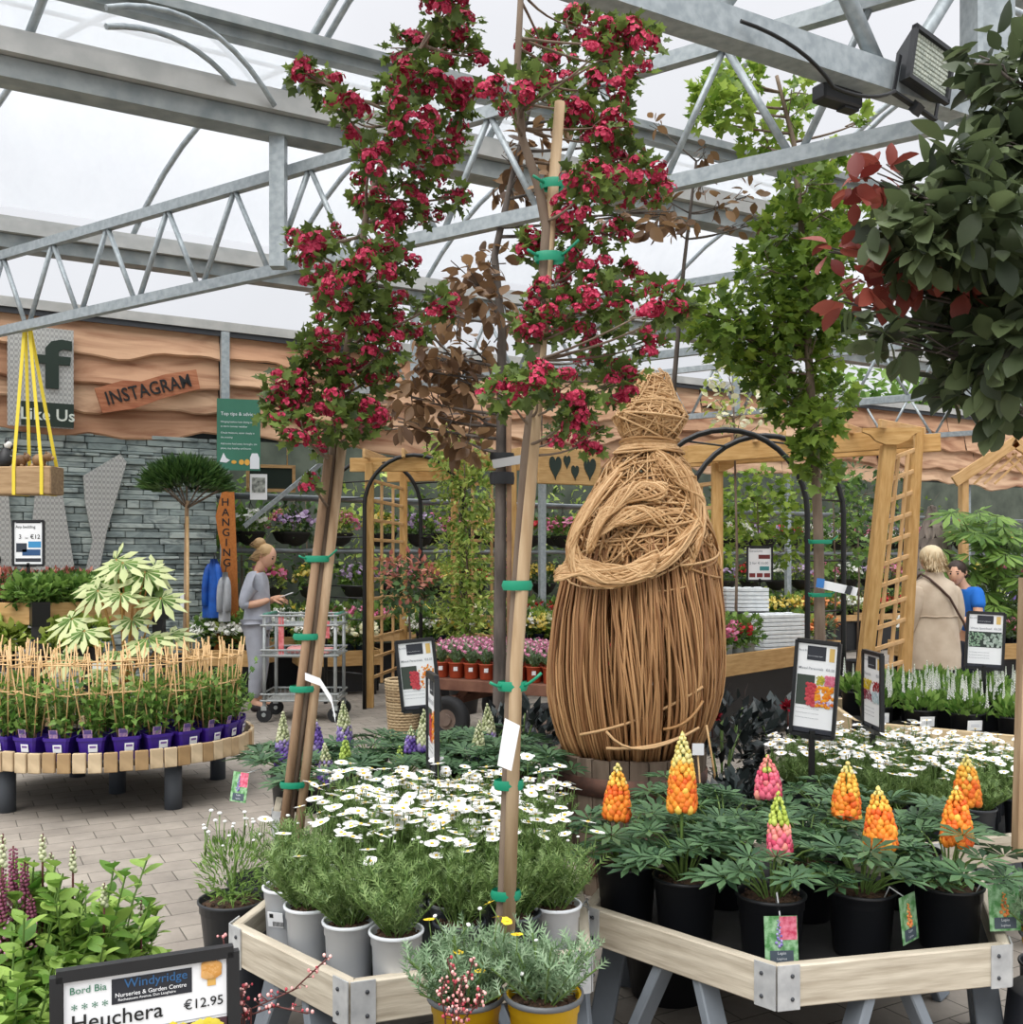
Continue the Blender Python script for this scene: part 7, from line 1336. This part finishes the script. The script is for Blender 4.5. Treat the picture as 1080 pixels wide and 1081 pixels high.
b = MB(); b.tube([(.1, .1, 1.35), (0, .135, 1.385), (-.09, .12, 1.345), (-.145, .06, 1.27), (-.178, -.02, 1.18), (-.182, -.1, 1.05), (-.165, -.17, .97), (-.12, -.235, .9)], .011, 5); b.obj('bag_strap', mat('brown_strap', '#4a3228'), t)
hairmass(t, 'hair', tones('pale_blonde_hair', '#a98a60', '#e3d2ae'), hc, M, [(-.02, 0, .03, .112, .1, .1), (-.055, 0, -.045, .07, .09, .075)], 900, .065, 3)
# -- boy in blue
q0 = W(1024, 592, 9.6); t = thing('person', 'dark-haired boy in bright blue T-shirt beyond the lady in beige', 'person', (q0.x, q0.y, 0), 3.5)
J = {'pelvis': (-.05, 0, .84, .11, .12), 'waist': (-.02, 0, .97, .095, .11), 'chest': (.04, 0, 1.13, .105, .13), 'neck0': (.08, 0, 1.25, .055), 'neck': (.11, 0, 1.30, .048), 'skull': (.14, 0, 1.36, .055)}
E = [('pelvis', 'waist'), ('waist', 'chest'), ('chest', 'neck0'), ('neck0', 'neck'), ('neck', 'skull')]
for s, sy in (('l', 1), ('r', -1)):
    J.update({'sh'+s: (.06, sy*.15, 1.21, .052), 'el'+s: (.1, sy*.2, .97, .042), 'wr'+s: (.29, sy*.15, .95, .027), 'hip'+s: (-.04, sy*.08, .79, .085), 'kn'+s: (.0, sy*.09, .44, .06), 'an'+s: (-.03, sy*.09, .09, .04), 'to'+s: (.1, sy*.1, .035, .033)})
    E += [('chest', 'sh'+s), ('sh'+s, 'el'+s), ('el'+s, 'wr'+s), ('pelvis', 'hip'+s), ('hip'+s, 'kn'+s), ('kn'+s, 'an'+s), ('an'+s, 'to'+s)]
b = MB(); b.add(*skinned(J, E), 0, True); hc = V3(.16, 0, 1.385); M = head_geo(b, hc, .55, .2, .95)
for sy in (-1, 1): hand(b, (.3, sy*.15, .95), (1, 0, 0), (0, 0, 1), .5, .95, -sy)
b.obj('body', SKIN_M, t); face(t, hc, M, .95); BLUE = mat('blue_shirt', '#1668c8', '#1f78d6', rough=.8, scale=6)
Jt = {'a': (-.05, 0, .82, .13, .14), 'b': (-.02, 0, .97, .12, .135), 'c': (.04, 0, 1.13, .125, .15), 'd': (.08, 0, 1.225, .08)}; Et = [('a', 'b'), ('b', 'c'), ('c', 'd')]
for s, sy in (('l', 1), ('r', -1)): Jt.update({'s'+s: (.06, sy*.155, 1.205, .07), 'e'+s: (.085, sy*.19, 1.05, .066)}); Et += [('c', 's'+s), ('s'+s, 'e'+s)]
b = MB(); b.add(*skinned(Jt, Et), 0, True); b.obj('t_shirt', BLUE, t); b = MB()
for sy in (-1, 1): b.add(*skinned({'a': (-.04, sy*.08, .8, .105), 'b': (0, sy*.09, .44, .08), 'c': (-.03, sy*.09, .1, .06)}, [('a', 'b'), ('b', 'c')]), 0, True)
b.obj('trousers', mat('navy_trousers', '#1d2433'), t)
for sy in (-1, 1): b = MB(); b.add(*skinned({'a': (-.06, sy*.09, .045, .043), 'b': (.03, sy*.095, .04, .043), 'c': (.12, sy*.1, .03, .03)}, [('a', 'b'), ('b', 'c')]), 0, True); b.obj('shoe', MATS['dark_shoe'], t)
hairmass(t, 'hair', tones('dark_brown_hair', '#1d1613', '#3a2c25'), hc, M, [(-.02, 0, .035, .1, .086, .085), (-.05, 0, -.01, .055, .078, .06)], 700, .05, 4)
# ================================================================== floodlight on the girder
fp = W(976, 72, 4.28); t = thing('floodlight', 'black floodlight with ribbed glass bolted to the steel girder', 'lamp', fp, .95); HS = mat('lamp_housing', '#202225', rough=.5)
b = MB(); b.add([(-.16, -.03, -.12), (.16, -.03, -.12), (.16, -.03, .12), (-.16, -.03, .12), (-.09, .12, -.07), (.09, .12, -.07), (.09, .12, .08), (-.09, .12, .08)], [(3, 2, 1, 0), (4, 5, 6, 7), (0, 1, 5, 4), (1, 2, 6, 5), (2, 3, 7, 6), (3, 0, 4, 7)])
b.box((0, .16, .02), (.13, .1, .09), bev=.01); h = b.obj('housing', HS, t); b = MB()
for x0, x1, z0, z1 in ((-.165, .165, .105, .125), (-.165, .165, -.125, -.105), (-.165, -.145, -.12, .12), (.145, .165, -.12, .12)): b.box(((x0+x1)/2, -.04, (z0+z1)/2), (x1-x0, .03, z1-z0))
b.obj('rim', HS, t); b = MB()
for i in range(14):
    for j in range(10): b.box((-.135+.27*i/13, -.036, -.095+.19*j/9), (.018, .006, .017), bev=.003)
b.box((0, -.032, 0), (.29, .004, .21)); b.obj('lens', mat('lamp_glass', '#8f978c', '#b0b6a8', rough=.25, scale=40), t); b = MB(); b.bar((-.17, .02, -.0), (-.17, .03, -.17), .02, .008); b.bar((.17, .02, 0), (.17, .03, -.17), .02, .008); b.bar((-.175, .03, -.17), (.175, .03, -.17), .03, .01); b.bar((0, .03, -.17), (.0, .0, -.2), .05, .05); b.obj('bracket', HS, t)
t = thing('junction_box', 'small black box hung under the steel girder beside the floodlight', 'box', W(884, 103, 4.25), .5); b = MB(); b.box((0, 0, 0), (.22, .08, .07), bev=.008); b.box((.06, 0, -.035), (.08, .05, .02)); b.obj('box_body', HS, t)
b = MB(); b.tube([v for a in range(1) for v in bez(W(782, 22, 3.80), W(850, 45, 3.9), W(880, 92, 4.0), 8)+bez(W(880, 92, 4.0), W(920, 110, 4.06), W(945, 96, 4.12), 6)[1:]], .008, 5); tag(b.obj('cable', BLACK), 'black cable sagging along the steel girder to the floodlight', 'cable')
# ================================================================== trees beyond the roof
for i, (px, d, r, lab) in enumerate(((905, 26, 60, 'hedge tree beyond the roof steelwork, left of the pair at upper right'), (1010, 27, 70, 'hedge tree beyond the roof steelwork, right of the pair at upper right'), (1110, 27, 60, 'hedge tree beyond the roof steelwork at the right frame edge'), (640, 30, 40, 'distant green tree beyond the cladding above the willow figure'))):
    y = 405 if px > 800 else 418; base = V3(*wx(px, d), 0); t = thing('boundary_tree', lab, 'tree', base); bl = [(px+dx, y+dy, r*.6) for dx, dy in ((0, 0), (-r*.6, 20), (r*.6, 18), (0, 50), (-r*.4, 60), (r*.4, 60))]
    b = MB(); b.tube([(0, 0, 0), (.1, 0, 3), (0, 0, 6)], [.2, .15, .06], 8); b.obj('trunk', BARK, t); crown_leaves(bl, d, 70, T_LEAF, .38, None, 2, .2, i+40, base=base).obj('foliage', LF_MID, t)
for o_ in COL.objects:
    if o_.name == 'floodlight': o_.rotation_euler = (.0, .2, .55); o_.scale = (.8, .8, .95)
